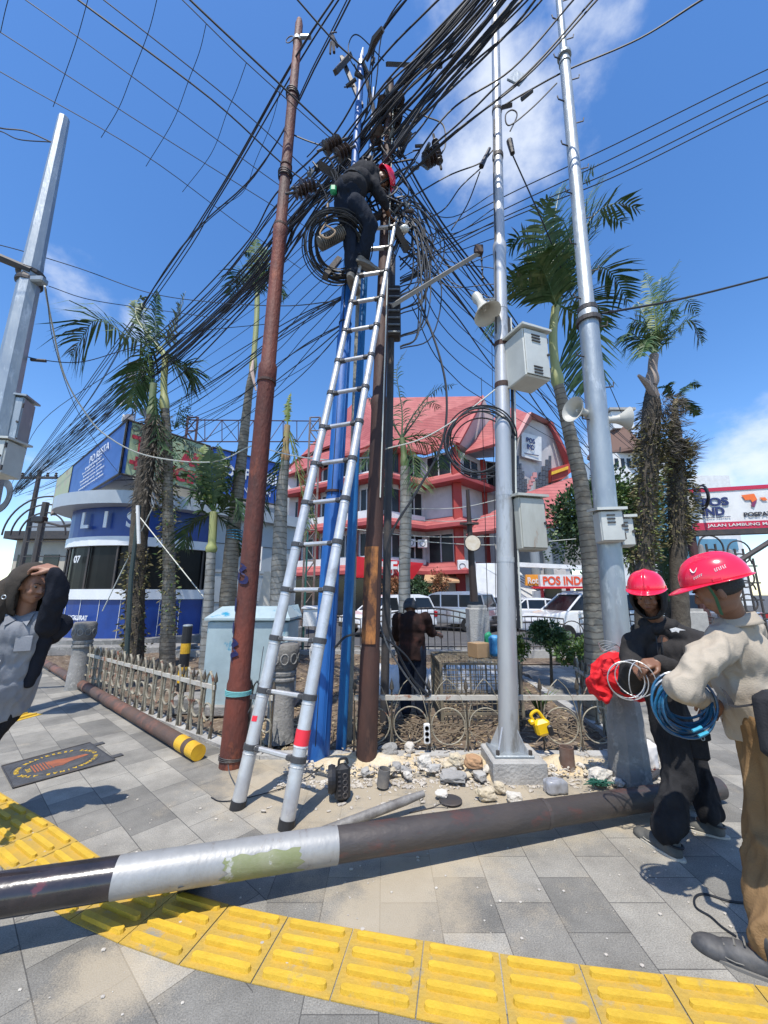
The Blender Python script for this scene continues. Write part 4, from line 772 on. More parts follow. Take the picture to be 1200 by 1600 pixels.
o, top = palm_at('shorter right palm with bulging shaggy epiphytes behind the billboard emblem', -.02, 8.9, [(1062, 1010), (1060, 880), (1058, 760), (1056, 700), (1054, 660)], [.18, .17, .2, .15, .12], trunkd,
        [([(1060, 620), (1078, 600), (1094, 605)], .1, leafm, .6), ([(1050, 620), (1040, 605), (1050, 598)], .1, leafm, .6), ([(1065, 625), (1085, 640), (1090, 650)], .2, leafm, .5)], .5, [(1054, 640), (1056, 625)], .08, MATS['shaft_orange'])
clumps('epiphytes', o, leafb, [(P(1056, 850, 8.9), .26), (P(1062, 800, 8.9), .42), (P(1060, 745, 8.9), .34), (P(1056, 705, 8.9), .36), (P(1056, 690, 8.9), .22)], 2900, 0, .12, .04, .3)
clumps('dead_fibres', o, MATS['dead_fibre'], [(P(1050, 720, 8.9), .36), (P(1058, 700, 8.9), .5)], 700, 0, .3, .015, -.2)
def bush(name, label, cat, c, r, m, n, tr=None, l=.12, w=.06, sq=1., m2=None, zb=None, lobes=None):
    c = V(c); o = T(name, label, cat, (c.x, c.y, zb if zb is not None else c.z-r*sq)); 
    lo = [(V((0, 0, 0)), .72)]+[(rv()*.72, R.uniform(.28, .5)) for _ in range(lobes or 12)]
    for mm_2, k in ((m, n), (m2 or m, n//3)):
        mb = MB()
        for i in range(k):
            q, s = R.choice(lo); d = rv().normalized(); p = q+d*s*R.uniform(.55, 1.08)
            if noise.noise((c+p*r)*2.6/max(r, .4)) < -.28: continue
            p = V((p.x*r, p.y*r, p.z*r*sq)); leafquad(mb, c+p, d+rv()*.9, rv(), l*R.uniform(.6, 1.4), w*R.uniform(.6, 1.3))
        mb.part('crown', mm_2, o)
    if tr:
        z0 = o.location.z; mb = MB(); mb.tube([V((c.x, c.y, z0)), V((c.x+.03, c.y, z0+(c.z-z0)*.6)), c], [tr, tr*.8, tr*.5], 8)
        for k in range(5): d = rv(); d.z = abs(d.z); mb.tube([V((c.x, c.y, c.z-r*.6)), c+d*r*.6], [tr*.5, tr*.15], 5)
        mb.part('trunk', trunkd, o)
    return o
q = P(926, 805, 14); bush('round_tree', 'clipped round green tree behind the leaning palm trunk', 'tree', q, 1.75, leafd, 9000, .14, .15, .09, 1.15, leafl, -.02, 26)
q = P(975, 800, 13); bush('round_tree', 'yellow-green tree behind the galvanised pole', 'tree', q, 1.05, leafl, 4500, .1, .13, .08, 1.4, leafd, -.02, 18)
q = P(855, 988, 7.2); bush('small_tree', 'small dark umbrella-shaped shrub on a thin stem in the garden', 'shrub', q, .36, leafd, 2600, .03, .07, .03, .62, None, -.02)
q = P(905, 1018, 6.8); bush('garden_shrub', 'light green leafy shrub at the foot of the big palm', 'shrub', q, .42, leafl, 2400, .02, .07, .035, .9, leafd, .05)
q = P(700, 1000, 9.8); bush('garden_shrub', 'small green plant beside the yellow-green bag', 'shrub', P(812, 1010, 7.6), .2, leafl, 500, .01, .08, .04, 1.3, None, .05)
for px, py, lab, m in ((613, 925, 'orange-brown leafy shrub left of the hatchback', leafo), (660, 925, 'dark green conical shrub behind the hatchback', leafd), (683, 918, 'orange-brown conical shrub behind the silver car', leafo)):
    q = P(px, py, 23); bush('potted_shrub', lab, 'shrub', q, .75, m, 1300, .06, .14, .08, 1.3, None, -.05)
q = P(970, 905, 9); o, _ = palm_at('low fan of dark palm leaves behind the hooded worker', -.02, 10, [(1045, 990), (1045, 940)], [.1, .1], trunkd, [([(1035, 880), (1030, 850), (1010, 860)], -.2, leafd), ([(1055, 880), (1062, 850), (1080, 870)], -.2, leafd), ([(1045, 870), (1040, 830), (1030, 820)], .2, leafd), ([(1050, 880), (1050, 850), (1056, 835)], .2, leafd)], .5)
q = P(990, 930, 9); bush('garden_shrub', 'dry grassy plant below the grey equipment box', 'shrub', P(985, 850, 9.4), .45, leafl, 1500, .03, .2, .03, 1.6, leafb, -.02)
mb = MB()
for k in range(26): a = R.uniform(0, 6.28); b = V((P(840, 1070, 5.6).x, 5.6, -.02)); mb.tube([b, b+V((cos(a)*.12, sin(a)*.12, .2)), b+V((cos(a)*.3, sin(a)*.3, .22+R.random()*.1))], [.004, .012, .002], 4, flat=.3)
mb.thing('garden_plant', leafl, 'tufted strap-leaved plant behind the right railing', 'plant')
# dry leaf pile left
mb = MB()
for i in range(900): p = V((P(75, 1005, 14).x+R.gauss(0, .9), 14.2+R.gauss(0, .7), 0)); p.z = max(0, .6-.45*((p.x-P(75, 1005, 14).x)**2+(p.y-14.2)**2))*R.random()+.02; leafquad(mb, p, rv(), rv(), .16, .08)
mb.struct('leaf_pile', mat('pile_leaf', (.33, .22, .11), .8, 0, (.45, .35, .2), 3), kind='stuff', label='heap of dry brown leaves by the kiosk step')
mb = MB(); a, b = P(20, 1000, 17), P(112, 985, 17); mb.tube([V((a.x, 17, .7)), V((b.x, 17, .7))], .04, 5).tube([V((a.x, 17, .1)), V((b.x, 17, .1))], .04, 5)
for k in range(16): x = a.x+(b.x-a.x)*k/15; mb.tube([V((x, 17, 0)), V((x, 17, .85))], .025, 5)
mb.thing('low_railing', dsteel, 'low dark railing beyond the leaf pile left of the kiosk', 'railing')
# ------------------------------------------------------------------ rear railing, posts, lamp
rr_ = T('rear_railing', 'dark curved iron railing between the garden and the car park', 'railing', (3, 10.2, .05))
def rail_seg(x0, x1, curve, parent, y=10.2):
    f = lambda x: .95+.3*curve*sin(pi*(x-x0)/(x1-x0))
    for dz in (0, -.14): MB().tube([V((x0+(x1-x0)*i/16, y, f(x0+(x1-x0)*i/16)+dz)) for i in range(17)], .022, 6).part('top_rail', dsteel, parent)
    MB().tube([V((x0, y, .28)), V((x1, y, .28))], .02, 6).part('bottom_rail', dsteel, parent)
    n = int((x1-x0)/.16); mb = MB()
    for i in range(n+1): x = x0+(x1-x0)*i/n; mb.tube([V((x, y, .2)), V((x, y, f(x)-.02))], .011, 5)
    mb.part('balusters', dsteel, parent)
rail_seg(-.35, 2.6, .9, rr_); rail_seg(2.95, 4.6, .2, rr_); rail_seg(5.0, 8.6, .9, rr_); rail_seg(8.9, 12.2, .6, rr_); rail_seg(-4.4, -.6, .5, rr_)
for x in (4.8, 5.6, 6.3): MB().torus((x, 10.19, .62), .28, .014, V((0, 1, 0)), 24, 5).part('scroll', dsteel, rr_)
MB().box((1.5, 10.2, .1), (14, .25, .2)).thing('railing_plinth', conc_pale, 'low concrete plinth under the dark curved railing', 'plinth')
for px, y0, Y, w, lab in ((745, 950, 8.6, .42, 'white square stone post carrying the dark lamp pole'), (605, 950, 9.7, .2, 'narrow white post at the left end of the curved railing'), (1076, 955, 9.6, .5, 'pale square post behind the hooded worker')):
    q = P(px, y0, Y); MB().rbox((q.x, Y, q.z/2), (w, w, q.z), .02).box((q.x, Y, q.z+.03), (w*.8, w*.8, .06)).thing('stone_post', conc_pale, lab, 'post')
q = P(741, 940, 8.6); lp = T('lamp_post', 'dark lamp post with small side arms and a round white sign behind the silver pole', 'lamp post', q)
zt = P(738, 765, 8.6).z; MB().tube([q, V((q.x-.02, 8.6, q.z+1)), V((q.x-.03, 8.6, zt))], [.09, .07, .04], 10).part('pole', mat('bronze', (.05, .035, .03), .5, .3), lp); MB().box((q.x-.03, 8.6, P(738, 818, 8.6).z), (.42, .06, .05)).part('arm', MATS['bronze'], lp)
MB().lathe((q.x-.03, 8.6, P(738, 820, 8.6).z), [(.14, 0), (.03, .08)], 12).part('collar', MATS['bronze'], lp)
cc = P(738, 849, 8.45); rs_ = MB().lathe(cc, [(.17, 0), (.18, .02), (.17, .04)], 24, V((0, -1, .1))).part('round_sign', mat('sign_cream', (.62, .58, .5), .6, c2=(.5, .42, .3), scale=6), lp)
MB().torus(cc+V((0, -.03, 0)), .175, .012, V((0, -1, .1)), 24, 5).part('rim', MATS['bronze'], rs_)
# ------------------------------------------------------------------ poles
def shaft_on(parent, name, a, b, stops, m, n=18):
    """tapered tube from a to b; stops: (fraction, radius)"""
    return MB().tube([a.lerp(b, u) for u, _ in stops], [r for _, r in stops], n).part(name, m, parent, True)
def band(parent, name, a, b, u, r, h, m, n=18):
    c = a.lerp(b, u); d = (b-a).normalized(); return MB().lathe(c, [(r*.92, -h/2), (r, -h/2), (r, h/2), (r*.92, h/2)], n, d).part(name, m, parent)
# rusty pole
a = G(362, 1196); b = P(468, 32, a.y+.05); a.z = -.03
rp = T('rusty_pole', 'tall red-brown rusty steel pole with blue scrawls, left of the ladder', 'pole', a)
shaft_on(rp, 'shaft', a, b, [(0, .115), (.075, .112), (.08, .1), (.40, .095), (.405, .105), (.42, .105), (.425, .085), (.60, .082), (.605, .09), (.62, .09), (.625, .07), (.83, .068), (.835, .074), (.85, .074), (.855, .058), (.99, .056), (1, .04)], rust)
for u, r in ((.40, .108), (.62, .093), (.84, .080), (.72, .078)): band(rp, 'weld_collar', a, b, u, r, .03, brown)
for u in (.845, .70): 
    c = a.lerp(b, u)
    for k in range(3): MB().torus(c+V((0, 0, .03*k)), .085+.004*k, .008, V((.1*k, .1, 1)), 20, 5).part('wire_tie', cable, rp)
bd = band(rp, 'clamp', a, b, .955, .07, .05, galv); c = a.lerp(b, .955); MB().rbox(c+V((.13, -.05, 0)), (.16, .05, .05), .01).part('clamp_lug', galv, rp); MB().torus(c+V((-.1, -.05, -.05)), .06, .007, V((.3, 1, 0)), 16, 5).part('hook', dsteel, rp)
navs = mat('spray_navy', (.01, .01, .07), .6)
def scrawl(cx, cy, pts, w):   # painted strokes wrapped on the pole skin
    mb = MB(); ax = (b-a).normalized()
    for poly in pts:
        s = spline([V((x, y, 0)) for x, y in poly], 6); q = []
        for p in s:
            u = (P(cx, cy+p.y, a.y).z-a.z)/(b.z-a.z); c = a.lerp(b, u); ang = -pi/2+radians(-20)+p.x*.09; q.append((c, ang))
        for (c0, a0), (c1, a1) in zip(q, q[1:]):
            for c_, an in ((c0, a0),): pass
            r = .112; P0 = [c0+V((cos(a0)*r, sin(a0)*r, w)), c0+V((cos(a0-.0)*r, sin(a0)*r, -w)), c1+V((cos(a1)*r, sin(a1)*r, -w)), c1+V((cos(a1)*r, sin(a1)*r, w))]
            e = .16; o = len(mb.v); mb.v += [c0+V((cos(a0-e)*r, sin(a0-e)*r, w)), c0+V((cos(a0+e)*r, sin(a0+e)*r, -w)), c1+V((cos(a1+e)*r, sin(a1+e)*r, -w)), c1+V((cos(a1-e)*r, sin(a1-e)*r, w))]; mb.f.append([o, o+1, o+2, o+3]); mb.f.append([o+3, o+2, o+1, o])
    mb.part('spray_paint', navs, rp)
scrawl(376, 890, [[(-3, -8), (3, -4), (-3, 4), (5, 10), (4, 20), (-4, 18), (-4, 6)]], .016)
scrawl(376, 945, [[(-5, -10), (-5, 8), (-4, 12)]], .02); scrawl(374, 980, [[(-5, -8), (-5, 10)]], .02); scrawl(372, 1005, [[(-5, -8), (2, -4), (-4, 4), (3, 12), (-4, 18), (-2, 26)]], .018)
tq = mat('rope_teal', (.16, .42, .42), .7)
c = a.lerp(b, .065)
for k in range(4): MB().torus(c+V((0, 0, .012*k)), .118, .006, V((.02*k, .03, 1)), 22, 5).part('rope', tq, rp)
for i in range(3): MB().torus(a+V((0, 0, .09+.012*i)), .12, .004, V((.05*i, .06, 1)), 22, 4).part('binding_wire', dsteel, rp)
# blue poles, grey pole, dark pole
def simple_pole(name, label, p0, y0, p1, m, rs, cat='pole', z=-.03, Y=None):
    a = G(p0[0], y0) if Y is None else P(p0[0], y0, Y); b = P(p1[0], p1[1], a.y); a.z = z; o = T(name, label, cat, a); shaft_on(o, 'shaft', a, b, rs, m); return o, a, b
o, ba, bb_ = simple_pole('blue_pole', 'thick blue-painted steel pole just behind the ladder, the worker above it', (497, 0), 1188, (565, 92), bluep, [(0, .105), (.28, .1), (.285, .088), (.5, .085), (.505, .07), (.62, .068), (.625, .058), (.92, .05), (1, .045)])
band(o, 'clamp', ba, bb_, .29, .104, .025, brown); band(o, 'clamp', ba, bb_, .985, .06, .10, galv); MB().cyl(bb_, bb_+V((.02, 0, .22)), .035, 10, .012).part('silver_cap', alum, o)
for k, u in enumerate((.22, .40, .52, .60)): band(o, 'black_band', ba, bb_, u, .105-.05*u, .015, cable)
for dx in (.035, -.02, .065): MB().tube([ba.lerp(bb_, u)+V((dx, -.10+.055*u, 0)) for u in (.02, .2, .4, .6, .75)], .006, 5).part('riser_cable', bluep if dx > 0 else cable, o)
MB().tube([bb_+V((.03, .02, -.12)), bb_+V((.30, .1, -1.5)), bb_+V((.42, .15, -2.0))], [.03, .035, .035], 4).part('brace', dsteel, o); MB().box(bb_+V((-.14, 0, -.45)), (.05, .05, 1.0), Matrix.Rotation(radians(-18), 3, 'Y')).part('bracket', dsteel, o)
MB().tube([bb_+V((-.16, -.05, -.02)), bb_+V((-.36, -.1, -.45))], .045, 4).part('bracket', dsteel, o)
o, _, b2 = simple_pole('blue_pole', 'slimmer bright blue pole between the ladder and the dark pole', (533, 0), 1165, (584, 140), blueb, [(0, .055), (.3, .055), (.305, .05), (.6, .045), (1, .035)])
band(o, 'clamp', _, b2, .75, .06, .05, galv)
simple_pole('grey_pole', 'lichen-stained grey concrete pole seen between the two blue poles', (541, 0), 1120, (566, 330), mat('lichen', (.20, .19, .15), .95, 0, (.34, .33, .27), 5, .6, 30, c3=(.08, .08, .06), s3=4), [(0, .07), (.5, .06), (1, .045)], z=-.05, Y=4.75)
o, da, db = simple_pole('dark_pole', 'dark brown rusted pole carrying a dense tangle of cables and insulators at its top', (572, 0), 1197, (610, 128), brown, [(0, .10), (.12, .098), (.125, .092), (.42, .085), (.425, .092), (.435, .092), (.44, .078), (.75, .066), (1, .05)])
MB().grid(lambda u, v: da.lerp(db, .13+.11*u)+V((sin(-1.1+v*1.6)*.1, -cos(-1.1+v*1.6)*.1, 0))*(1.02), 14, 8).part('raw_wood_patch', mat('raw_orange', (.48, .19, .05), .8, 0, (.08, .035, .02), 7, .2, w=(.38, .58), stretch=(1, 1, .5)), o)
MB().tube([da.lerp(db, u)+V((.05, -.09+.03*u, 0)) for u in (.3, .5, .7, .95)], .008, 5).part('riser_cable', cablew, o)
dpole = o
o, ga, gb = simple_pole('duct_pole', 'dark grey square duct and cabinet behind the dark pole', (600, 0), 1100, (613, 400), dsteel, [(0, .052), (1, .052)], z=-.05, Y=5.)
MB().rbox(P(609, 490, 5.0), (.32, .2, .85), .02).part('cabinet', dsteel, o)
for k in range(7): MB().box(P(612, 452+k*11, 4.88), (.24, .02, .02)).part('louvre', galv, o)
# cable equipment at the top of the dark pole
ins = mat('insulator', (.03, .028, .03), .3, c2=(.07, .045, .035), scale=5); insg = mat('insulator_grey', (.16, .17, .17), .35)
for i, (px, py, ax, n) in enumerate(((520, 226, (1, .2, .9), 5), (536, 238, (.8, .1, .7), 4), (482, 292, (1, .3, .5), 4), (470, 300, (.9, .2, .4), 3), (598, 168, (.1, .1, 1), 6), (617, 190, (.3, 0, 1), 5), (590, 210, (.2, .3, 1), 5), (622, 160, (.2, 0, 1), 4), (683, 236, (-.15, 0, 1), 7), (672, 248, (.8, 0, .6), 3))):
    c = P(px, py, 3.9 if i < 4 else 3.98); q = T('insulator', ['ribbed dark insulator left of the blue pole, upper', 'ribbed dark insulator left of the blue pole, lower', 'dark insulator pair beside the rusty pole, right half', 'dark insulator pair beside the rusty pole, left half', 'ribbed insulator at the crown of the dark pole', 'ribbed insulator on the right shoulder of the dark pole', 'ribbed insulator on the left shoulder of the dark pole', 'short insulator topmost on the dark pole', 'tall corrugated insulator hanging right of the dark pole', 'wide disc insulator beside the corrugated one'][i], 'insulator', c)
    pr = []; r = .085 if i < 8 else (.05 if i == 8 else .1); h = .055
    for k in range(n): pr += [(r*.45, k*h), (r, k*h+.012), (r*.95, k*h+.022), (r*.45, k*h+.035)]
    MB().lathe(c-V(ax).normalized()*n*h/2, pr, 12, V(ax)).part('sheds', ins, q); MB().cyl(c-V(ax).normalized()*(n*h/2+.12), c+V(ax).normalized()*(n*h/2+.1), .016, 6).part('pin', dsteel, q)
for i, (p0, p1, w, lab) in enumerate((((497, 256), (560, 300), .06, 'dark steel crossarm sloping behind the worker\'s back'), ((640, 205), (622, 245), .05, 'dark steel bracket right of the dark pole'), ((615, 352), (636, 392), .055, 'dark steel arm right of the ladder top'), ((604, 100), (690, 104), .03, 'thin crossarm high beside the cable bundle'), ((574, 345), (618, 325), .05, 'grey steel crossarm behind the top rung'), ((508, 432), (530, 405), .045, 'short dark bracket under the hanging cable coil'))):
    MB().tube([P(*p0, 3.85), P(*p1, 4.1)], w, 4).thing('crossarm', dsteel, lab, 'crossarm')
a, b = P(612, 478, 4.0), P(748, 396, 3.9); o = T('strut_arm', 'long grey square strut reaching from the ladder side up to the silver pole', 'strut', a)
MB().tube([a, b], .032, 4).part('arm', mat('strut_grey', (.23, .22, .2), .7, c2=(.3, .28, .25), scale=5), o); MB().rbox(b+V((.0, 0, .04)), (.1, .08, .12), .01).part('end_clamp', brown, o); MB().tube([b+V((.03, 0, -.02)), b+V((.03, 0, -.4))], .008, 4).part('hanging_rod', dsteel, o)
for k in range(3): MB().ell(b+V((.03, 0, -.1-.13*k)), .018, n=1).part('bead', blackr, o)
# clutter: small clamps and knots
cl = [(604, 145), (598, 185), (612, 210), (590, 232), (606, 250), (626, 232), (640, 208), (618, 175), (650, 262), (560, 118), (572, 108), (583, 96), (522, 62), (548, 130), (610, 318), (622, 326), (634, 318), (628, 338), (600, 330), (580, 300), (590, 285), (640, 330), (486, 270), (498, 262), (610, 148), (655, 228), (668, 230), (594, 158), (600, 262), (586, 262), (612, 236), (576, 250), (604, 280), (618, 272)]
for i, (px, py) in enumerate(cl):
    c = P(px, py, R.uniform(3.85, 4.1)); d = rv().normalized(); mb = MB().tube([c-d*R.uniform(.04, .09), c+d*R.uniform(.04, .09)], R.uniform(.018, .034), 6); mb.tube([c, c+rv()*.12, c+rv()*.14], .01, 4)
    mb.thing('cable_clamp', R.choice([ins, dsteel, cable, insg]), 'small dark clamp or tie among the tangle at the head of the central poles', 'clamp', 'cable clamps in the tangle')
c = P(586, 62, 3.6); MB().tube([P(573, 95, 3.8), c, P(598, 45, 3.5)], [.02, .05, .035], 6).thing('dead_end_clamp', dsteel, 'stubby dead-end clamp above the tip of the blue pole', 'clamp')
MB().tube([P(520, 58, 3.7), P(522, 82, 3.7)], [.03, .02], 6).tube([P(517, 66, 3.7), P(516, 84, 3.7)], .015, 5).thing('dead_end_clamp', dsteel, 'hanging twin clamp on the thin wire left of the blue pole tip', 'clamp')
c = P(632, 358, 3.9); MB().ell(c, (.06, .05, .05), n=2).thing('porcelain_insulator', cream, 'small pale egg insulator right of the ladder top', 'insulator')
# silver pole with plinth
pl = [G(758, 1194, .16), G(838, 1194, .16), G(850, 1218, .16), G(782, 1218, .16)]; y0, y1 = 3.62, 4.06; a = V((1.17, 3.84, .17)); b = P(772, -60, 3.9)
q = P(797, 1196, 3.84); a = V((q.x, 3.84, .17))
MB().rbox((a.x+.02, a.y-.01, .07), (.46, .44, .2), .012).thing('pole_plinth', conc_pale, 'square pale concrete plinth under the silver pole', 'plinth')
sp = T('silver_pole', 'tall silver-painted pole bolted to a concrete plinth with boxes and straps on it', 'pole', a)
shaft_on(sp, 'shaft', a+V((0, 0, .02)), b, [(0, .092), (.07, .09), (.28, .084), (.285, .09), (.295, .09), (.30, .08), (.50, .073), (.505, .08), (.515, .08), (.52, .064), (.75, .058), (1, .048)], silver)
MB().rbox(a+V((0, 0, .012)), (.34, .32, .024), .005).part('base_plate', galv, sp)
for k in range(4): an = k*pi/2+pi/4; d = V((cos(an), sin(an), 0)); MB().prism([a+d*.085+V((0, 0, .02)), a+d*.19+V((0, 0, .02)), a+d*.085+V((0, 0, .22))], d.cross(V((0, 0, 1)))*.014).part('gusset', silver, sp); MB().cyl(a+d*.2+V((0, 0, .02)), a+d*.2+V((0, 0, .06)), .016, 6).part('bolt', dsteel, sp)
for py, m_, h in ((538, brown, .06), (602, brown, .06), (772, silver, .05), (875, silver, .05), (482, silver, .03), (240, dsteel, .06), (168, dsteel, .04)):
    u = (P(785, py, a.y).z-a.z)/(b.z-a.z); band(sp, 'strap', a, b, u, .098-.045*u, h, m_)
for dx, m_ in ((.10, cable), (.12, cablew), (.085, cable)): MB().tube(spline([a.lerp(b, u)+V((dx-.02*u+.012*sin(u*23), -.03-.02*sin(u*9), 0)) for u in (.10, .16, .22, .3, .36, .42)], 5), .009, 6).part('riser_cable', m_, sp)
MB().tube(spline([a.lerp(b, u)+V((-.075+.02*u+.01*sin(u*30), -.04, 0)) for u in (.40, .5, .6, .7)], 5), .008, 6).part('riser_cable', cable, sp)
u = .86; MB().rbox(P(808, 122, a.y), (.2, .03, .22), .01, Matrix.Rotation(radians(35), 3, 'Y')).part('flag_plate', galv, sp)
# boxes on poles
def louvred(name, label, c, sz, yaw, m, cat='equipment box', lid=True, rows=((.36, 3), (-.3, 3)), rusty=False, tilt=0):
    o = T(name, label, cat, c-V((0, 0, sz[2]/2))); M = Matrix.Rotation(yaw, 3, 'Z'); MB().rbox(c, sz, .012, M).part('body', m, o)
    fd = M @ V((0, -1, 0)); rt = M @ V((1, 0, 0)); MB().rbox(c+fd*(sz[1]/2+.008), (sz[0]*.93, .014, sz[2]*.94), .006, M).part('door', m, o)
    if lid: MB().prism([c+M @ V((x*(sz[0]/2+.03), y*(sz[1]/2+.045), sz[2]/2+(.0 if y < 0 else .03))) for x, y in ((-1, -1), (1, -1), (1, 1), (-1, 1))], (0, 0, .025)).part('lid', m, o)
    for zf, n in rows:
        for k in range(n): MB().box(c+fd*(sz[1]/2+.02)+V((0, 0, sz[2]*zf-k*.034))+rt*(-.01), (sz[0]*.34, .012, .012), M).part('louvre', dsteel, o)
    MB().cyl(c+fd*(sz[1]/2+.014)+rt*sz[0]*.42, c+fd*(sz[1]/2+.03)+rt*sz[0]*.42, .014, 8).part('latch', dsteel, o)
    for k in (-1, 1): MB().box(c+rt*sz[0]*.485+fd*(sz[1]/2)+V((0, 0, k*sz[2]*.33)), (.014, .02, .06), M).part('hinge', dsteel, o)
    return o
louvred('equipment_box', 'cream louvred metal box high on the silver pole, seen from below', P(823, 565, 3.72), (.32, .30, .56), radians(20), cream)
rustbox = mat('box_rust_streak', (.46, .47, .42), .6, .1, (.36, .36, .31), 2.5, .1, 20, c3=(.26, .12, .05), s3=2.6, w3=(.6, .72), stretch=(1.5, 1.5, .5))
louvred('equipment_box', 'pale metal box with rust streaks strapped low on the silver pole', P(823, 820, 3.85), (.29, .22, .53), radians(14), rustbox, rows=())
louvred('equipment_box', 'cream box in front on the galvanised pole below the horns', P(951, 824, 3.55), (.20, .16, .29), radians(-8), cream, rows=((.34, 3),))
louvred('equipment_box', 'narrower cream box right of its twin on the galvanised pole', P(975, 833, 3.66), (.12, .16, .27), radians(-14), cream, rows=((.32, 3),))
# horn loudspeakers
def horn(label, c, d, s, bracket_to=None):
    d = V(d).normalized(); o = T('horn_speaker', label, 'loudspeaker', c); MB().lathe(c, [(.0, -.16*s), (.05*s, -.15*s), (.06*s, -.08*s), (.045*s, -.03*s), (.055*s, .04*s), (.085*s, .12*s), (.135*s, .19*s), (.16*s, .2*s), (.15*s, .185*s), (.1*s, .13*s), (.05*s, .04*s), (.0, .0)], 24, d).part('horn', mat('horn_cream', (.55, .54, .48), .45, c2=(.46, .45, .40), scale=6), o, True)
    MB().cyl(c+d*.03*s, c+d*.13*s, .03*s, 10, .012).part('throat', MATS['horn_cream'], o)
    if bracket_to is not None: MB().tube([c-d*.08*s, bracket_to], .014, 4).part('bracket', galv, o)
q = P(778, 468, 3.84); horn('grey-white horn loudspeaker facing down left of the silver pole', P(751, 474, 3.8), (.28, -.25, -.9), 1.0, q)
q = P(935, 652, 3.7); horn('cream horn loudspeaker left of the galvanised pole, facing left', P(912, 645, 3.65), (-1, -.45, .05), .8, q); horn('cream horn loudspeaker right of the galvanised pole, facing right', P(958, 656, 3.72), (1, -.2, .0), .75, q)
# galvanised pole in its concrete stump
a = G(985, 1222); b = P(868, -60, a.y-.05); a.z = -.04; a.x -= .0
gp = T('galvanised_pole', 'tall stepped galvanised pole with climbing pegs rising from a concrete stump', 'pole', a)
def ug(py, px=930): return (P(px, py, a.y).z-a.z)/(b.z-a.z)
u1, u2 = ug(500), ug(95)
mb = MB(); mb.tube([a.lerp(b, u) for u in (0, ug(1180), ug(1120), ug(1078))], [.165, .155, .14, .118], 9).part('concrete_stump', concrete, gp)
shaft_on(gp, 'shaft', a.lerp(b, .02), b, [(0, .112), (u1-.03, .098), (u1-.02, .098), (u1-.005, .098), (u1, .075), (u2-.01, .062), (u2, .045), (1, .04)], galv)
for u, r, h in ((u1-.004, .125, .05), (u1+.01, .10, .05), (u2, .085, .04), (u2-.012, .072, .03)): band(gp, 'flange', a, b, u, r, h, dsteel if u < u1+.02 else galv)
ax = (b-a).normalized(); k = 0; z = ug(1000)
while z < .97:
    c = a.lerp(b, z); r = .1 if z < u1 else (.07 if z < u2 else .05); s = 1 if k % 2 else -1; e = V((s, -.25, 0)).normalized()
    if z > ug(760): MB().tube([c+e*r*.8, c+e*(r+.075), c+e*(r+.085)+V((0, 0, .05))], .008, 5).part('climbing_peg', dsteel, gp)
    z += .035; k += 1
# left octagonal pole
a = V((-5.1, 4.78, 0)); b = P(100, 185, 4.72)
op = T('octagonal_pole', 'tapered octagonal galvanised pole cropped by the left edge', 'pole', a)
shaft_on(op, 'shaft', a, b, [(0, .19), (.69, .125), (.70, .12), (1, .075)], galv, 8)
c = P(48, 432, 4.76); MB().lathe(c, [(.13, -.16), (.16, -.14), (.16, -.1), (.14, -.02), (.17, 0), (.17, .05), (.12, .08)], 14).part('collar', dsteel, op)
MB().tube([c+V((.1, -.1, 0)), c+V((-.9, -.45, .28)), c+V((-1.5, -.7, .45))], [.05, .06, .05], 6).part('lamp_arm', dsteel, op); MB().rbox(c+V((.18, -.05, -.12)), (.2, .12, .1), .02).part('clamp_box', galv, op)
louvred('equipment_box', 'light grey box on the back of the octagonal pole, upper', P(22, 665, 4.9), (.25, .3, .75), radians(20), galv, rows=(), lid=True)
louvred('equipment_box', 'cream box with a pale door on the octagonal pole, lower', P(-8, 718, 4.4), (.42, .3, .42), radians(8), cream, rows=(), lid=True)
# ------------------------------------------------------------------ ladder
f0, f1 = G(371, 1262), G(447, 1293); t1 = P(617, 350, 3.84); t0 = V((t1.x-.32, t1.y+.03, t1.z)); 
ld = T('telescopic_ladder', 'tall silver telescopic ladder leaning on the poles with a red and white label', 'ladder', (f0+f1)/2)
N = 15; LR = []
for f, tp in ((f0, t0), (f1, t1)):
    d = (tp-f); pts = []; rs = []
    for k in range(N): r = .052-.0021*k; pts += [f+d*(k/N), f+d*((k+.97)/N)]; rs += [r, r]
    MB().tube(pts, rs, 16).part('rail', alum, ld, True)
    MB().tube([f-d.normalized()*.012, f+d.normalized()*.05], .057, 16).part('rubber_foot', blackr, ld)
    LR.append((f, tp, d))
clampg = mat('clamp_grey', (.05, .05, .052), .5)
for k in range(1, N+1):
    u = min(.992, k/N); r = .056-.0021*k; p, q = [f+d*u for f, _, d in LR]
    for c, d in ((p, LR[0][2]), (q, LR[1][2])): MB().lathe(c, [(r, -.02), (r+.006, -.017), (r+.006, .02), (r, .024)], 16, d.normalized()).part('rung_clamp', clampg, ld); MB().lathe(c, [(r-.002, -.05), (r, -.048), (r, -.042), (r-.002, -.04)], 16, d.normalized()).part('rail_ring', alum, ld)
    e = (q-p).normalized(); dd = LR[0][2].normalized(); n = e.cross(dd).normalized(); M = Matrix((e, n, dd)).transposed()
    g = MB().rbox((p+q)/2, ((q-p).length-2*r+.01, .045, .032), .008, M).part('rung', alum, ld)
    for c, s in ((p, 1), (q, -1)): MB().rbox(c+e*s*(r+.025)-dd*.004, (.05, .05, .04), .008, M).part('rung_bracket', clampg, ld)
f, tp, d = LR[1]; r = .0535
def sleeve(f, d, u0, u1, m, name, rr=None): MB().tube([f+d*u0, f+d*u1], rr or r, 20, cap=False).part(name, m, ld, True)
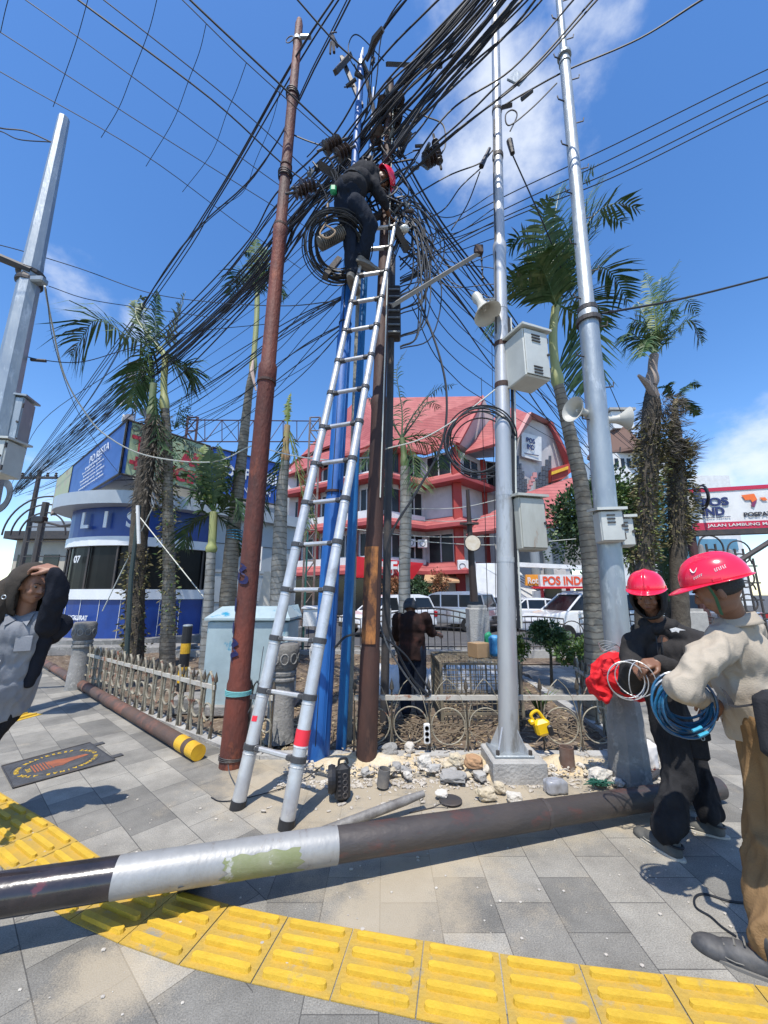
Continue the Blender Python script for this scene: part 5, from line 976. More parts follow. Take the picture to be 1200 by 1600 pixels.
sleeve(f, d, .0595+.02, .094, mat('label_white', (.7, .68, .68), .5, c2=(.55, .53, .53), scale=14), 'white_label', .0528); sleeve(f, d, .0815, .0985, mat('label_red', (.75, .03, .05), .5), 'red_label', .0535)
f, tp, d = LR[0]; c = f+d*.098; MB().grid(lambda u, v: c+d.normalized()*(.04*u)+V((cos(-2.3+v*.9)*.0525, sin(-2.3+v*.9)*.0525, 0)), 3, 5).part('red_emblem', MATS['label_red'], ld)
# ------------------------------------------------------------------ railings at the garden edge
ivory = mat('rail_ivory', (.36, .33, .25), .7, 0, (.19, .165, .12), 9, .3, 50, c3=(.16, .06, .035), s3=7, w3=(.56, .62)); spearm = mat('spear_dark', (.05, .05, .045), .6, .3, (.12, .09, .06), 9); railm = mat('rail_white_rust', (.50, .48, .42), .7, 0, (.38, .35, .30), 8, .1, c3=(.24, .10, .05), s3=5, w3=(.58, .64))
def fence(name, label, A, B_, n, rr, h=.70, skip=(), flat=.35, bar=.011, zr=.53, ivo=ivory):
    o = T(name, label, 'railing', A); d = (B_-A); e = d.normalized(); nrm = e.cross(V((0, 0, 1))); p = d.length/n; U = V((0, 0, 1))
    M = Matrix((e, nrm, U)).transposed(); MB().box((A+B_)/2+U*zr, (d.length, .03, .045), M).part('top_rail', railm, o)
    for i in range(n+1):
        c = A+e*p*i; mb = MB(); mb.tube([c+U*-.02, c+U*(h-.06)], .009, 5); mb.lathe(c+U*(h-.08), [(.008, 0), (.024, .015), (.02, .05), (.0, .12)], 6); mb.part('spear', spearm, o)
        if i in skip: continue
    for i in range(n):
        if i in skip: continue
        c = A+e*p*(i+.5); j = [R.uniform(-.012, .012) for _ in range(6)]
        MB().torus(c+U*(.27+j[0]), rr, bar*.8, nrm, 26, 5, up=U).part('ring', ivo, o)
        for s in (-1, 1):
            b0 = c+e*s*(p/2-.012)
            pts = [c+e*s*(p*.36)+U*0.0, b0+U*.14, b0+U*.3, c+e*s*(p*.40+j[1])+U*.47, c+e*s*(p*.24+j[2])+U*(.62+j[3]*.5), c+e*s*.004+U*(h+.03+j[4])]
            if name.endswith('low'): pass
            MB().tube(spline([q_+nrm*(.008*s) for q_ in pts], 5), bar, 5, flat=.5).part('arch_bar', ivo, o)
    return o
fence('ornamental_railing', 'ivory iron railing of rings and pointed arches receding left from the rusty pole', V((-5.15, 7.02, .02)), V((-1.86, 4.55, .02)), 17, .085, .66, bar=.016)
fence('ornamental_railing', 'thin iron railing of large rings and spears right of the ladder', V((-.30, 4.22, .0)), V((2.35, 4.22, .0)), 7, .168, .68, skip=(4,), bar=.009)
fence('ornamental_railing', 'short ivory railing return beside the concrete stump behind the hooded worker', V((2.4, 4.25, .0)), V((2.72, 5.8, .0)), 6, .09, .66, bar=.014)
fence('ornamental_railing', 'short stretch of ivory railing between the rusty pole and the stone bollard', V((-1.5, 4.3, .0)), V((-1.12, 4.2, .0)), 3, .06, .66, bar=.013)
# bollards
def bollard(label, c, s=1., r=.17):
    o = T('stone_bollard', label, 'bollard', c); c = V(c)
    MB().lathe(c, [(r*1.05, 0), (r, .02), (r*.86, .6*s), (r*.84, .66*s)], 16).part('post', concrete, o, True); MB().lathe(c, [(r*.9, .66*s), (r*1.0, .68*s), (r*1.0, .70*s), (r*.88, .72*s), (r*.98, .74*s), (r*1.0, .77*s), (r*.9, .79*s)], 16).part('collar', concrete, o)
    hd = MB().lathe(c, [(r*.9, .79*s), (r*1.08, .84*s), (r*1.12, .98*s), (r*1.14, 1.05*s), (r*1.0, 1.09*s), (0, 1.1*s)], 20).part('head', mat('bollard_head', (.12, .11, .10), .9, 0, (.22, .21, .19), 5, .5, 40), o, True)
    for k in range(10): an = k*pi/5; q = c+V((cos(an)*r*1.1, sin(an)*r*1.1, .93*s)); MB().torus(q, .042, .009, V((cos(an), sin(an), 0)), 12, 5, sy=1.3).part('carved_ring', concrete, hd)
    return o
q = G(118, 1076); bollard('round stone bollard with carved head at the far end of the ivory railing', (q.x, q.y, 0), 1.0, .155); q = P(436, 1165, 4.62); bollard('round stone bollard with carved head right behind the ladder rail', (q.x, q.y, 0), .92, .155)
q = P(283, 1080, 6.6); o = T('marker_bollard', 'slim black and yellow marker bollard behind the ivory railing', 'bollard', (q.x, q.y, 0))
for (z0, z1, m_) in ((0, .18, blackr), (.18, .42, yellow), (.42, .62, blackr), (.62, .78, yellow), (.78, 1.05, blackr)): MB().cyl((q.x, q.y, z0+.001), (q.x, q.y, z1), .075, 16).part('band', m_, o)
MB().lathe((q.x, q.y, 1.05), [(.075, 0), (.07, .02), (0, .03)], 16).part('cap', galv, o)
# low stone blocks in garden
for px, py, Y, s, lab in ((318, 1045, 7.6, (.9, .5, .18), 'long low concrete slab lying behind the ivory railing'), (300, 1095, 5.8, (.45, .35, .22), 'concrete block beside the marker bollard'), (690, 1015, 7.6, (1.7, .25, .16), 'long grey concrete beam lying behind the capped worker')):
    q = P(px, py, Y); MB().rbox((q.x, Y, s[2]/2-.03), s, .02, Matrix.Rotation(.2, 3, 'Z')).thing('concrete_block', concrete, lab, 'concrete block')
# kiosk steps
MB().rbox((-8.1, 11.1, .09), (5.6, .8, .24), .02).thing('kiosk_step', concrete, 'dark concrete step in front of the police kiosk', 'step')
# utility cabinet
q0, q1 = P(324, 1130, 5.6), P(452, 1130, 5.5); cb = T('utility_cabinet', 'pale blue-grey street cabinet with a sloped top and blue paint smears', 'utility cabinet', ((q0.x+q1.x)/2, 5.8, 0))
cabm = mat('cabinet_blue', (.40, .50, .52), .5, .1, (.30, .38, .40), 2, .05, 20, c3=(.02, .24, .38), s3=2.2, w3=(.60, .66)); X0, X1 = P(322, 1000, 5.55).x, P(447, 1000, 5.55).x; zt = P(380, 968, 5.55).z; xm = P(432, 1000, 5.5).x
MB().rbox(((X0+xm)/2, 5.9, zt/2-.02), (xm-X0, .7, zt), .02).part('body', cabm, cb); MB().rbox(((xm+X1)/2+.01, 5.9, zt/2-.02), (X1-xm+.02, .66, zt-.03), .02).part('side_body', cabm, cb)
MB().prism([(X0-.03, 5.5, zt-.01), (X1+.05, 5.5, zt-.01), (X1+.05, 6.3, zt-.01), (X1-.02, 6.3, zt+.16), (X0+.03, 6.3, zt+.16), (X0-.03, 6.3, zt-.01)][:4], (0, 0, .03)).part('top_edge', cabm, cb)
m_ = MB(); m_.add([(X0-.03, 5.5, zt+.02), (X1+.05, 5.5, zt+.02), (X1+.05, 6.3, zt+.02), (X0-.03, 6.3, zt+.02), (X0+.1, 5.75, zt+.17), (X1-.08, 5.75, zt+.17), (X1-.08, 6.1, zt+.17), (X0+.1, 6.1, zt+.17)], [[3, 2, 1, 0], [4, 5, 6, 7], [0, 1, 5, 4], [1, 2, 6, 5], [2, 3, 7, 6], [3, 0, 4, 7]]); m_.part('sloped_top', cabm, cb)
MB().box(((X0+xm)/2, 5.54, zt/2), (.012, .02, zt*.92)).part('door_seam', dsteel, cb); MB().box((xm-.08, 5.535, zt*.55), (.03, .03, .12)).part('handle', dsteel, cb); MB().rbox(((X0+X1)/2, 5.9, .05), (X1-X0+.16, .8, .14), .02).part('plinth', concrete, cb)
# white panel and pillar left of the ladder
q = P(420, 900, 9.2); MB().prism([(q.x-.35, 9.2, 0), (q.x+.55, 9.2, 0), (q.x+.5, 9.2, P(440, 893, 9.2).z), (q.x-.12, 9.2, P(440, 893, 9.2).z)], (0, .5, 0)).thing('white_pillar', mat('pillar_cream', (.6, .57, .50), .7), 'cream tapered pillar with a red stripe behind the blue cabinet', 'pillar')
q = P(398, 868, 12); o = T('small_sign', 'small white and red shop sign right of the rusty pole', 'sign', (q.x, 12, 0)); pn = MB().box((q.x+.1, 12, q.z-.1), (.26, .05, .75)).part('panel', white, o); text('24', (q.x+.1, 11.95, q.z+.12), (1, 0, 0), (0, 0, 1), redp, pn, h=.12); text('JAM', (q.x+.1, 11.95, q.z-.12), (1, 0, 0), (0, 0, 1), redp, pn, w=.2); MB().cyl((q.x+.1, 12.05, 0), (q.x+.1, 12.05, q.z), .03, 6).part('post', dsteel, o)
for px, Y, lab in ((505, 8.5, 'thin green pipe post behind the blue cabinet'), (478, 10.2, 'thin grey pipe post left of the blue pole')):
    q = P(px, 900, Y); MB().cyl((q.x, Y, 0), (q.x, Y, P(px, 830, Y).z), .025, 8).thing('pipe_post', mat('pipe_green', (.03, .12, .10), .5), lab, 'post')
q = P(487, 965, 8.2); louvred('meter_box', 'small pale meter box on a post left of the blue pole', V((q.x, 8.2, q.z)), (.32, .2, .36), 0, white, 'box', rows=())
q = P(493, 1010, 4.9); MB().rbox(q, (.1, .06, .14), .02).tube(spline([q, q+V((-.06, 0, -.02)), q+V((-.05, 0, -.16)), q+V((.02, 0, -.25))], 5), .008, 5).thing('breaker_box', white, 'small white socket box with a looped lead on the blue pole', 'socket')
# slanted green-tied stake by the dark palm
MB().tube([P(197, 1040, 8.3), P(205, 900, 8.3), P(218, 790, 8.3)], [.05, .045, .04], 8).thing('garden_stake', mat('stake', (.03, .05, .05), .7), 'dark leaning stake tied with green cord beside the shaggy palm', 'stake')
MB().tube([P(215, 790, 8.2), P(217, 850, 8.2)], [.035, .035], 8).thing('white_tube', white, 'short white tube fixed high beside the shaggy palm', 'tube')
mb = MB()
for k in range(4): mb.torus(P(368, 830+k*4, 8.1), .17, .008, V((.05*k, .02, 1)), 20, 4)
mb.thing('cord', mat('cord_blue', (.05, .3, .5), .7), 'light blue cord wound round the slender palm behind the rusty pole', 'cord')
MB().tube([P(160, 955, 8.6), P(240, 790, 8.7)], .012, 4).thing('guy_wire', cablew, 'pale guy wire slanting up to the right across the kiosk', 'wire')
MB().tube([P(212, 800, 8.6), P(320, 935, 8.3)], .012, 4).thing('guy_wire', cablew, 'pale guy wire slanting down to the right across the kiosk', 'wire')
# ------------------------------------------------------------------ people
skin = mat('skin', (.22, .105, .06), .5, 0, (.17, .08, .045), 6, .1, 60); skinl = mat('skin_light', (.33, .17, .105), .5, 0, (.27, .13, .08), 6, .1, 60)
hair = mat('hair', (.012, .010, .009), .6, bump=.4, bscale=80); eyew = mat('eye_white', (.20, .17, .15), .5); iris = mat('iris', (.01, .006, .005), .2); lipm = mat('lip', (.20, .07, .055), .5)
helm = mat('helmet_red', (.80, .015, .055), .22, coat=.5)
def capd(mb, a, b, ra, rb): mb.cap(a, b, ra, rb, 14)
def chain(mb, pts, rs):
    for i in range(len(pts)-1): capd(mb, pts[i], pts[i+1], rs[i], rs[i+1])
def hand(mb, wr, d, pn, side, curl=.5, s=1., spread=.06, thumb=.5):
    """wr wrist, d finger direction, pn palm normal (fingers curl towards it), side: direction of the thumb side"""
    d = V(d).normalized(); pn = V(pn); pn = (pn-d*pn.dot(d)).normalized(); sd = V(side); sd = (sd-d*sd.dot(d)-pn*sd.dot(pn)).normalized()
    for k in range(4):
        o = (1.5-k)*.0205*s; kn = wr+d*(.088-.006*abs(k-1))*s+sd*o; mb.cap(wr+sd*o*.55+d*.01, kn, .017*s, .0125*s, 10); L_ = (.040, .044, .041, .032)[k]*s*1.05; a = curl*(.75+.12*k); p = kn; dd = (d+sd*(1.5-k)*spread).normalized(); r = (.0105, .0108, .0103, .009)[k]*s
        for j, (l, f) in enumerate(((1, .6), (.66, 1.1), (.52, .9))):
            an = a*f; q = dd*cos(an)+pn*sin(an); e = p+q*L_*l; mb.cap(p, e, r, r*.93, 10); pn2 = pn*cos(an)-dd*sin(an); dd, pn_ = q, pn2; p = e; r *= .93
            pn_loc = pn2; pn = pn2 if j < 2 else pn
        pn = V(pn); pn = (wr+d*0-wr) if False else pn
        # restore palm normal for the next finger
        pn = sd.cross(d) if sd.cross(d).dot(hand_pn[0]) > 0 else d.cross(sd)
    b = wr+d*.022*s+sd*.024*s; t1 = b+(d*.62+sd*.66+pn*.25*thumb*2).normalized()*.045*s; t2 = t1+(d*.85+sd*.12+pn*.5*thumb*2).normalized()*.034*s; t3 = t2+(d*.9-sd*.2+pn*.4).normalized()*.024*s
    mb.cap(b, t1, .0165*s, .0135*s, 10); mb.cap(t1, t2, .013*s, .0115*s, 10); mb.cap(t2, t3, .0112*s, .0095*s, 10)
hand_pn = [V((0, 0, 1))]
def do_hand(mb, wr, d, pn, side, curl, s=1., **k):
    hand_pn[0] = V(pn).normalized(); hand(mb, wr, d, pn, side, curl, s, **k)
def head_prims(mb, C, f, u, s=1.):
    f = V(f).normalized(); u = V(u); u = (u-f*u.dot(f)).normalized(); r = f.cross(u); M = Matrix((r, f, u)).transposed()
    E = lambda x, y, z, a, b, c, n=3: mb.ell(C+(r*x+f*y+u*z)*s, (a*s, b*s, c*s), M, n)
    E(0, -.008, .022, .077, .095, .098); E(0, .018, -.045, .060, .070, .068); E(0, .052, -.088, .026, .024, .022, 2); E(0, .068, .012, .058, .024, .055, 2)
    E(.036, .058, -.028, .027, .03, .026, 2); E(-.036, .058, -.028, .027, .03, .026, 2); E(0, .083, .034, .046, .012, .010, 2)
    c = lambda x, y, z: C+(r*x+f*y+u*z)*s
    mb.cap(c(0, .086, .018), c(0, .108, -.018), .009*s, .014*s, 10); E(.013, .095, -.022, .010, .012, .008, 2); E(-.013, .095, -.022, .010, .012, .008, 2); E(0, .080, -.050, .026, .014, .0075, 2); E(0, .077, -.062, .021, .014, .0085, 2)
    for q in (-1, 1): E(q*.079, -.008, -.012, .010, .021, .031, 2); E(q*.083, -.014, .004, .008, .016, .014, 2)
    return M, r, f, u
def face_parts(o, body, C, M, r, f, u, s=1., brow=True):
    for q in (-1, 1):
        e = MB().ell(C+(r*.031*q+f*.079+u*.014)*s, .0115*s, n=2).part('eye', eyew, body, True); MB().ell(C+(r*.0315*q+f*.0875+u*.010)*s, .006*s, n=2).part('iris', iris, body)
        MB().tube(spline([C+(r*.014*q+f*.095+u*.030)*s, C+(r*.032*q+f*.0925+u*.038)*s, C+(r*.050*q+f*.080+u*.030)*s], 4), [.004*s]*8+[.002*s], 6, flat=.6).part('eyebrow', hair, body)
    MB().ell(C+(f*.0925-u*.056)*s, (.021*s, .004*s, .0035*s), M, 2).part('lips', lipm, body)
def hair_cap(body, C, M, s=1., low=-.035):
    mb = MB(); vs, fs = ico(4); keep = {}
    for i, p in enumerate(vs):
        if p.z*.106+.022 > low+max(0, p.y+.1)*.14 and not (p.y > .35 and p.z < .45): keep[i] = len(mb.v); mb.v.append(C+M @ V((p.x*.083*s, (p.y*.101-.010)*s, (p.z*.106+.024)*s))*(1+.0*i))
    for f_ in fs:
        if all(i in keep for i in f_): mb.f.append([keep[i] for i in f_])
    return mb.part('hair', hair, body, True, solid=.008)
def helmet(label, C, f, u, s=1., marks=False, parent=None):
    f = V(f).normalized(); u = V(u); u = (u-f*u.dot(f)).normalized(); r = f.cross(u); M = Matrix((r, f, u)).transposed(); c0 = C+u*.045*s-f*.005
    o = T('hard_hat', label, 'hard hat', c0)
    def dome(a, b):
        th = a*pi*.5; ph = b*2*pi; k = cos(th)**.82; x, y = sin(ph)*.112*k, cos(ph)*.138*k; z = .128*sin(th)**.95; ridge = .007*math.exp(-(x/.018)**2)*sin(th)**.3; return c0+M @ V((x, y-.002, z+ridge))*s
    MB().grid(dome, 22, 48).part('shell', helm, o, 'all', solid=.004)
    def brim(a, b):
        ph = b*2*pi; fr = max(0, cos(ph))**2.2; w = .012+.052*fr; k = a*w; x, y = sin(ph)*(.112+k*.8), cos(ph)*(.138+k); return c0+M @ V((x, y-.002, -.022*a*fr-.004*a+.002))*s
    MB().grid(brim, 5, 48).part('brim', helm, o, 'all', solid=.004)
    MB().torus(c0, .1, .005, u, 40, 6).part('inner_band', black, o)
    for q in (-1, 1): MB().rbox(c0+M @ V((q*.111, .0, .012))*s, (.012, .04, .022), .004, M).part('strap_lug', helm, o)
    if marks:
        def on(ph, th): k = cos(th)**.82; return c0+M @ V((sin(ph)*.1145*k, cos(ph)*.1405*k-.002, .1305*sin(th)**.95))*s
        sw = white; L_ = -1
        MB().tube([on(-.95-.0*k+.16*sin(k*.5), .62-.10*sin(pi*k/8)+.02*k/8) if False else on(-1.12+.26*k/8, .66-.17*sin(pi*k/8)) for k in range(9)], [.002, .004, .005, .0055, .006, .0055, .005, .004, .002], 5, flat=.4).part('white_swoosh', sw, o)
        for j, ph in enumerate((-1.62, -1.68, -1.745, -1.81, -1.88, -1.95)): a_, b_ = on(ph, .36+.01*j), on(ph-.01, .47+.01*j); MB().tube([a_, b_, on(ph-.045, .47+.01*j)] if j % 2 else [b_, a_, on(ph-.04, .37+.01*j)], .0018, 4).part('white_letter', sw, o)
        for j, ph in enumerate((-.95, -1.02, -1.08, -1.14, -1.2)): a_, b_ = on(ph, .23+.02*j), on(ph-.01, .31+.02*j); MB().tube([a_, b_, on(ph-.04, .30+.02*j)], .0015, 4).part('white_letter', sw, o)
    return o, c0, M
def folds(amp, fr=7., sz=.45, seed=0.):
    amp *= 1.9
    def g(p, n):
        q = V((p.x*fr+seed, p.y*fr, p.z*fr*sz)); a = 1-abs(noise.noise(q))*2.2; b = 1-abs(noise.noise(q*2.1+V((3, 1, 7))))*2.2; return amp*(a*.7+b*.35-.55)
    return g
def stand(x, y, z, f, h, step=0, hipf=None):
    f = V((*f[:2], 0)).normalized(); r = V((f.y, -f.x, 0)); hf = V((*(hipf or f)[:2], 0)).normalized(); hr = V((hf.y, -hf.x, 0)); O = V((x, y, z)); U = V((0, 0, 1)); J = {'f': f, 'r': r, 'h': h}
    J['pel'] = O+U*.54*h; J['chest'] = O+U*.74*h; J['neck'] = O+U*.845*h; J['head'] = O+U*.925*h+f*.02
    for s, k in ((1, 'R'), (-1, 'L')):
        J['hip'+k] = O+U*.515*h+hr*s*.055*h; J['kn'+k] = O+U*.28*h+hr*s*.06*h+hf*.01; J['an'+k] = O+U*.05*h+hr*s*.06*h; J['toe'+k] = J['an'+k]+hf*.14*h*.8-U*.03*h
        J['sh'+k] = O+U*.81*h+r*s*.115*h; J['el'+k] = O+U*.63*h+r*s*.14*h-f*.02; J['wr'+k] = O+U*.49*h+r*s*.14*h+f*.06
    return J
def build_person(name_label, J, skinm, s=1., base=None, hands=None, head=None):
    o = T('person', name_label, 'person', base or V((J['anL']+J['anR'])/2)-V((0, 0, .05)))
    mb = MB(); f, u = head; M, r, f, u = head_prims(mb, J['head'], f, u, s)
    mb.cap(J['neck'], J['head']-u*.03*s-f*.012*s, .056*s, .052*s, 16); mb.cap(J['neck'], J['chest'], .06, .095, 16); mb.cap(J['chest'], J['pel'], .098, .10, 16)
    for k in 'LR':
        mb.cap(J['neck']-V((0, 0, .03)), J['sh'+k], .055, .055); chain(mb, [J['sh'+k], J['el'+k], J['wr'+k]], [.050*s, .040*s, .027*s]); chain(mb, [J['hip'+k], J['kn'+k], J['an'+k]], [.085*s, .055*s, .036*s]); capd(mb, J['an'+k], J['an'+k].lerp(J['toe'+k], .5), .034, .02)
    for k, hd in (hands or {}).items(): do_hand(mb, J['wr'+k], *hd)
    body = fuse(mb, 'b', .0068, 2).part('body', skinm, o, 'all'); face_parts(o, body, J['head'], M, r, f, u, s); return o, body, M
def shoe(o, an, toe, m, sole, s=1.):
    d = toe-an; d.z = 0; d.normalize(); n = V((-d.y, d.x, 0)); M = Matrix((d, n, V((0, 0, 1)))).transposed(); g = min(an.z, toe.z)-.062*s; heel = V((an.x, an.y, g))-d*.04*s
    mb = MB(); mb.cap(heel+V((0, 0, .055))+d*.02, an+V((0, 0, .02)), .046*s, .048*s); mb.cap(heel+V((0, 0, .045))+d*.02*s, heel+d*.13*s+V((0, 0, .045)), .042*s, .045*s); mb.ell(heel+d*.205*s+V((0, 0, .038)), (.07*s, .048*s, .036*s), M); mb.ell(heel+d*.12*s+V((0, 0, .05)), (.09*s, .045*s, .042*s), M)
    sh = fuse(mb, 's', .008, 2).part('shoe', m, o, 'all')
    for q in range(4): c = heel+d*(.085+.03*q)*s+V((0, 0, (.102-.012*q)*s)); MB().tube([c-n*.022*s, c+V((0, 0, .006)), c+n*.022*s], .004, 5).part('lace', sole, sh)
    MB().torus(heel+d*.018*s+V((0, 0, .088*s)), .047*s, .007, V((.15, 0, 1)), 20, 5).part('collar_edge', blackr, sh)
    MB().tube([heel+d*(.15+.055*cos(q*pi/8))*s+n*(.047*sin(q*pi/8)*(1 if True else 0))*s+V((0, 0, .05)) for q in range(-8, 9)], .0025, 4).part('toe_seam', sole, sh); mb = MB()
    pr = []; 
    for i in range(20): a = 2*pi*i/20; x = cos(a); pr.append(heel+d*(.105+.15*x)*s+n*sin(a)*(.051+.012*(x > 0)*x)*s+V((0, 0, .004)))
    mb.prism(pr, (0, 0, .032)).part('sole', sole, sh)
def sleeve_prims(mb, J, k, ra, rb, rc, end=1.): chain(mb, [J['sh'+k], J['el'+k], J['el'+k].lerp(J['wr'+k], end)], [ra, rb, rc])
charc = mat('hoodie_charcoal', (.030, .028, .028), .9, 0, (.045, .042, .04), 5, .25, 120); blk = mat('trouser_black', (.016, .016, .018), .9, 0, (.03, .03, .032), 5, .25, 100)
beige = mat('shirt_beige', (.43, .37, .29), .9, 0, (.37, .315, .245), 4, .2, 140); khaki = mat('trouser_khaki', (.25, .155, .075), .9, 0, (.19, .115, .055), 4, .25, 120)
greys = mat('shirt_grey', (.26, .27, .29), .85, 0, (.20, .21, .23), 5, .2, 130); jackm = mat('jacket_brown', (.065, .055, .045), .85, 0, (.045, .038, .032), 5, .2, 100); jackd = mat('jacket_black', (.012, .014, .02), .85, 0, (.02, .022, .03), 5, .2, 100)
brownb = mat('shirt_brown_black', (.032, .017, .014), .85, 0, (.018, .012, .012), 4, .2, 100, c3=(.085, .035, .028), s3=2.5, w3=(.54, .68)); jeans = mat('jeans_dark', (.015, .022, .038), .85, 0, (.010, .013, .02), 5, .25, 100, c3=(.035, .05, .075), s3=5)
blackt = mat('tshirt_black', (.016, .017, .021), .85, 0, (.026, .027, .032), 4, .2, 100); sock = mat('dusty_shoe', (.20, .18, .15), .85, 0, (.10, .09, .08), 8); solew = mat('sole_pale', (.5, .46, .38), .8); bootm = mat('boot_grey', (.035, .036, .038), .6, 0, (.11, .105, .10), 9); solem = mat('boot_sole', (.17, .16, .14), .8)
for _m in (charc, blk, beige, khaki, greys, jackm, jackd, brownb, jeans, blackt, MATS['shirt_beige']): _m.node_tree.nodes['Principled BSDF'].inputs['Specular IOR Level'].default_value = .12
def torso_garment(J, r0, r1, hem, extra=(), neck=.075, f=None, sh=.075):
    mb = MB(); r = J['r']; U = V((0, 0, 1)); c, p = J['chest'], J['pel']; ax = (c-p).normalized(); M = Matrix((r, ax.cross(r)*-1, ax)).transposed(); M = Matrix((r, ax.cross(r), ax)).transposed()
    top = J['shL'].lerp(J['shR'], .5)
    mb.ell(c, (r0[0], r0[1], .20), M); mb.ell(c.lerp(top, .6), (r0[0]*.95, r0[1]*.85, .12), M); mb.ell(c.lerp(p, .5), (r0[0]*.5+r1[0]*.5, r0[1]*.5+r1[1]*.5, .18), M); mb.ell(p, (r1[0], r1[1], .14), M)
    n = 24; q = p-ax*hem; o = len(mb.v); ring = lambda cc, a, b: [cc+r*(a*cos(2*pi*k/n))+M.col[1]*(b*sin(2*pi*k/n)) for k in range(n)]
    mb.add(ring(p+ax*.1, r1[0], r1[1])+ring(q, r1[0]*1.03, r1[1]*1.05), [[k, n+k, n+(k+1) % n, (k+1) % n] for k in range(n)]+[list(range(n)), list(range(n, 2*n))[::-1]])
    for k in 'LR': mb.cap(J['neck']-U*.02 if J['neck'].z > c.z+.1 else J['neck'], J['sh'+k], neck, sh)
    return mb
def garment(o, mb, name, m, amp=.010, fr=6, vox=.012, seed=0., it=9):
    tr_ = 'trous' in name or 'jeans' in name; return fuse(mb, name, vox, it, folds(amp*(.8 if tr_ else 1), fr*(1.5 if tr_ else 1.15), .22 if tr_ else .5, seed)).part(name, m, o, 'all')
# --- hooded worker
J = stand(2.03, 2.98, 0, (-.6, -.8), 1.70, hipf=(-1, -.12))
hx = J['f']; J['head'] = P(1011, 930, 2.90); J['neck'] = P(1028, 975, 2.98); J['shR'] = P(990, 1005, 3.05); J['shL'] = P(1090, 1003, 2.90); J['chest'] = P(1042, 1040, 3.0); J['pel'] = V((2.03, 3.03, .93))
J['anL'] = G(1045, 1308, .09); J['toeL'] = G(1010, 1300, .04); J['knL'] = P(1062, 1210, 2.86); J['hipL'] = V((1.98, 2.95, .88)); J['anR'] = G(1110, 1279, .09); J['toeR'] = G(1075, 1282, .04); J['knR'] = P(1085, 1200, 3.05); J['hipR'] = V((2.08, 3.12, .88))
J['elL'] = P(1080, 1062, 2.72); J['wrL'] = P(1027, 1034, 2.60); J['elR'] = P(985, 1065, 2.95); J['wrR'] = P(994, 1040, 2.72)
o, body, M = build_person('young worker in charcoal hoodie and black cargo trousers looking down at a wire', J, skin, .98, hands={'L': ((-1, -.25, -.1), (-.2, .5, -.9), (.0, -.5, .6), 1.0, 1.), 'R': ((-.3, -.9, -.2), (.5, -.1, -.8), (.4, .0, .6), .9, 1.)}, head=((-.62, -.72, -.42), (-.25, -.25, 1)))
mb = torso_garment(J, (.205, .15), (.20, .155), .12); sleeve_prims(mb, J, 'L', .085, .075, .055, .9); sleeve_prims(mb, J, 'R', .085, .075, .055, .9)
hd = garment(o, mb, 'hoodie', charc, .011, 7, .010, 0, 7)
f_, u_ = V((-.62, -.72, -.30)).normalized(), V((0, 0, 1)); C_ = J['head']-f_*.018; r_ = f_.cross(u_).normalized(); Mh = Matrix((r_, f_, r_.cross(f_))).transposed()
mb = MB(); vs, fs = ico(5); keep = {}
for i, p in enumerate(vs):
    ang = p.normalized().dot(V((0, 1, -.12)).normalized())
    if ang < .66:
        k = 1+.03*noise.noise(p*4); q = C_+Mh @ V((p.x*.112*k, p.y*.122*k, (p.z*.145*k-.012)*(1.15 if p.z < 0 else 1))); keep[i] = len(mb.v); mb.v.append(q)
for g in fs:
    if all(i in keep for i in g): mb.f.append([keep[i] for i in g])
mb.part('hood', charc, hd, 'all', solid=.014)
mb = MB(); chain(mb, [J['neck']+f_*.06-V((0, 0, .02)), J['neck']+r_*.09, J['neck']-f_*.06, J['neck']-r_*.09, J['neck']+f_*.06-V((0, 0, .02))], [.045]*5); garment(o, mb, 'hood_collar', charc, .008, 9, .011)
q = P(1046, 983, 2.765); mb = MB(); mb.prism([q, q+V((.035, -.012, .012)), q+V((.085, -.03, -.004)), q+V((.05, -.018, -.006)), q+V((.045, -.016, -.022)), q+V((.03, -.01, -.012)), q+V((.008, -.003, -.02))], (-.004, -.012, 0)).part('chest_emblem', white, hd)
for k, dx in ((0, 0), (1, .03)): MB().tube(spline([J['neck']+f_*.105+r_*(dx-.02)-V((0, 0, .05)), J['neck']+f_*.125+r_*(dx-.02)-V((0, 0, .14)), J['neck']+f_*.12+r_*(dx-.015)-V((0, 0, .22))], 4), .004, 6).part('drawstring', blackr, hd)
mb = MB(); 
for k in 'LR': chain(mb, [J['hip'+k]+V((0, 0, .05)), J['hip'+k], J['kn'+k], J['an'+k]+V((0, 0, .04))], [.12, .115, .095, .085])
mb.ell(J['pel']-V((0, 0, .02)), (.16, .15, .13)); tr = garment(o, mb, 'cargo_trousers', blk, .020, 6.5, .010, 4)
q = P(1088, 1165, 2.82); MB().rbox(q, (.04, .13, .17), .015, Matrix.Rotation(radians(70), 3, 'Z')).part('cargo_pocket', blk, tr); MB().rbox(q+V((0, -.02, .07)), (.05, .14, .06), .012, Matrix.Rotation(radians(70), 3, 'Z')).part('pocket_flap', blk, tr); MB().torus(q+V((.01, -.055, .06)), .011, .003, V((0, 1, 0)), 14, 5).part('eyelet', galv, tr)
for k in 'LR': shoe(o, J['an'+k], J['toe'+k], mat('canvas_shoe', (.06, .065, .065), .8, 0, (.12, .115, .10), 7), solew, 1.05)
helmet('red hard hat with a short peak on the hooded worker', J['head']-f_*.0, (-.62, -.74, -.12), (-.06, -.1, 1), 1.06)
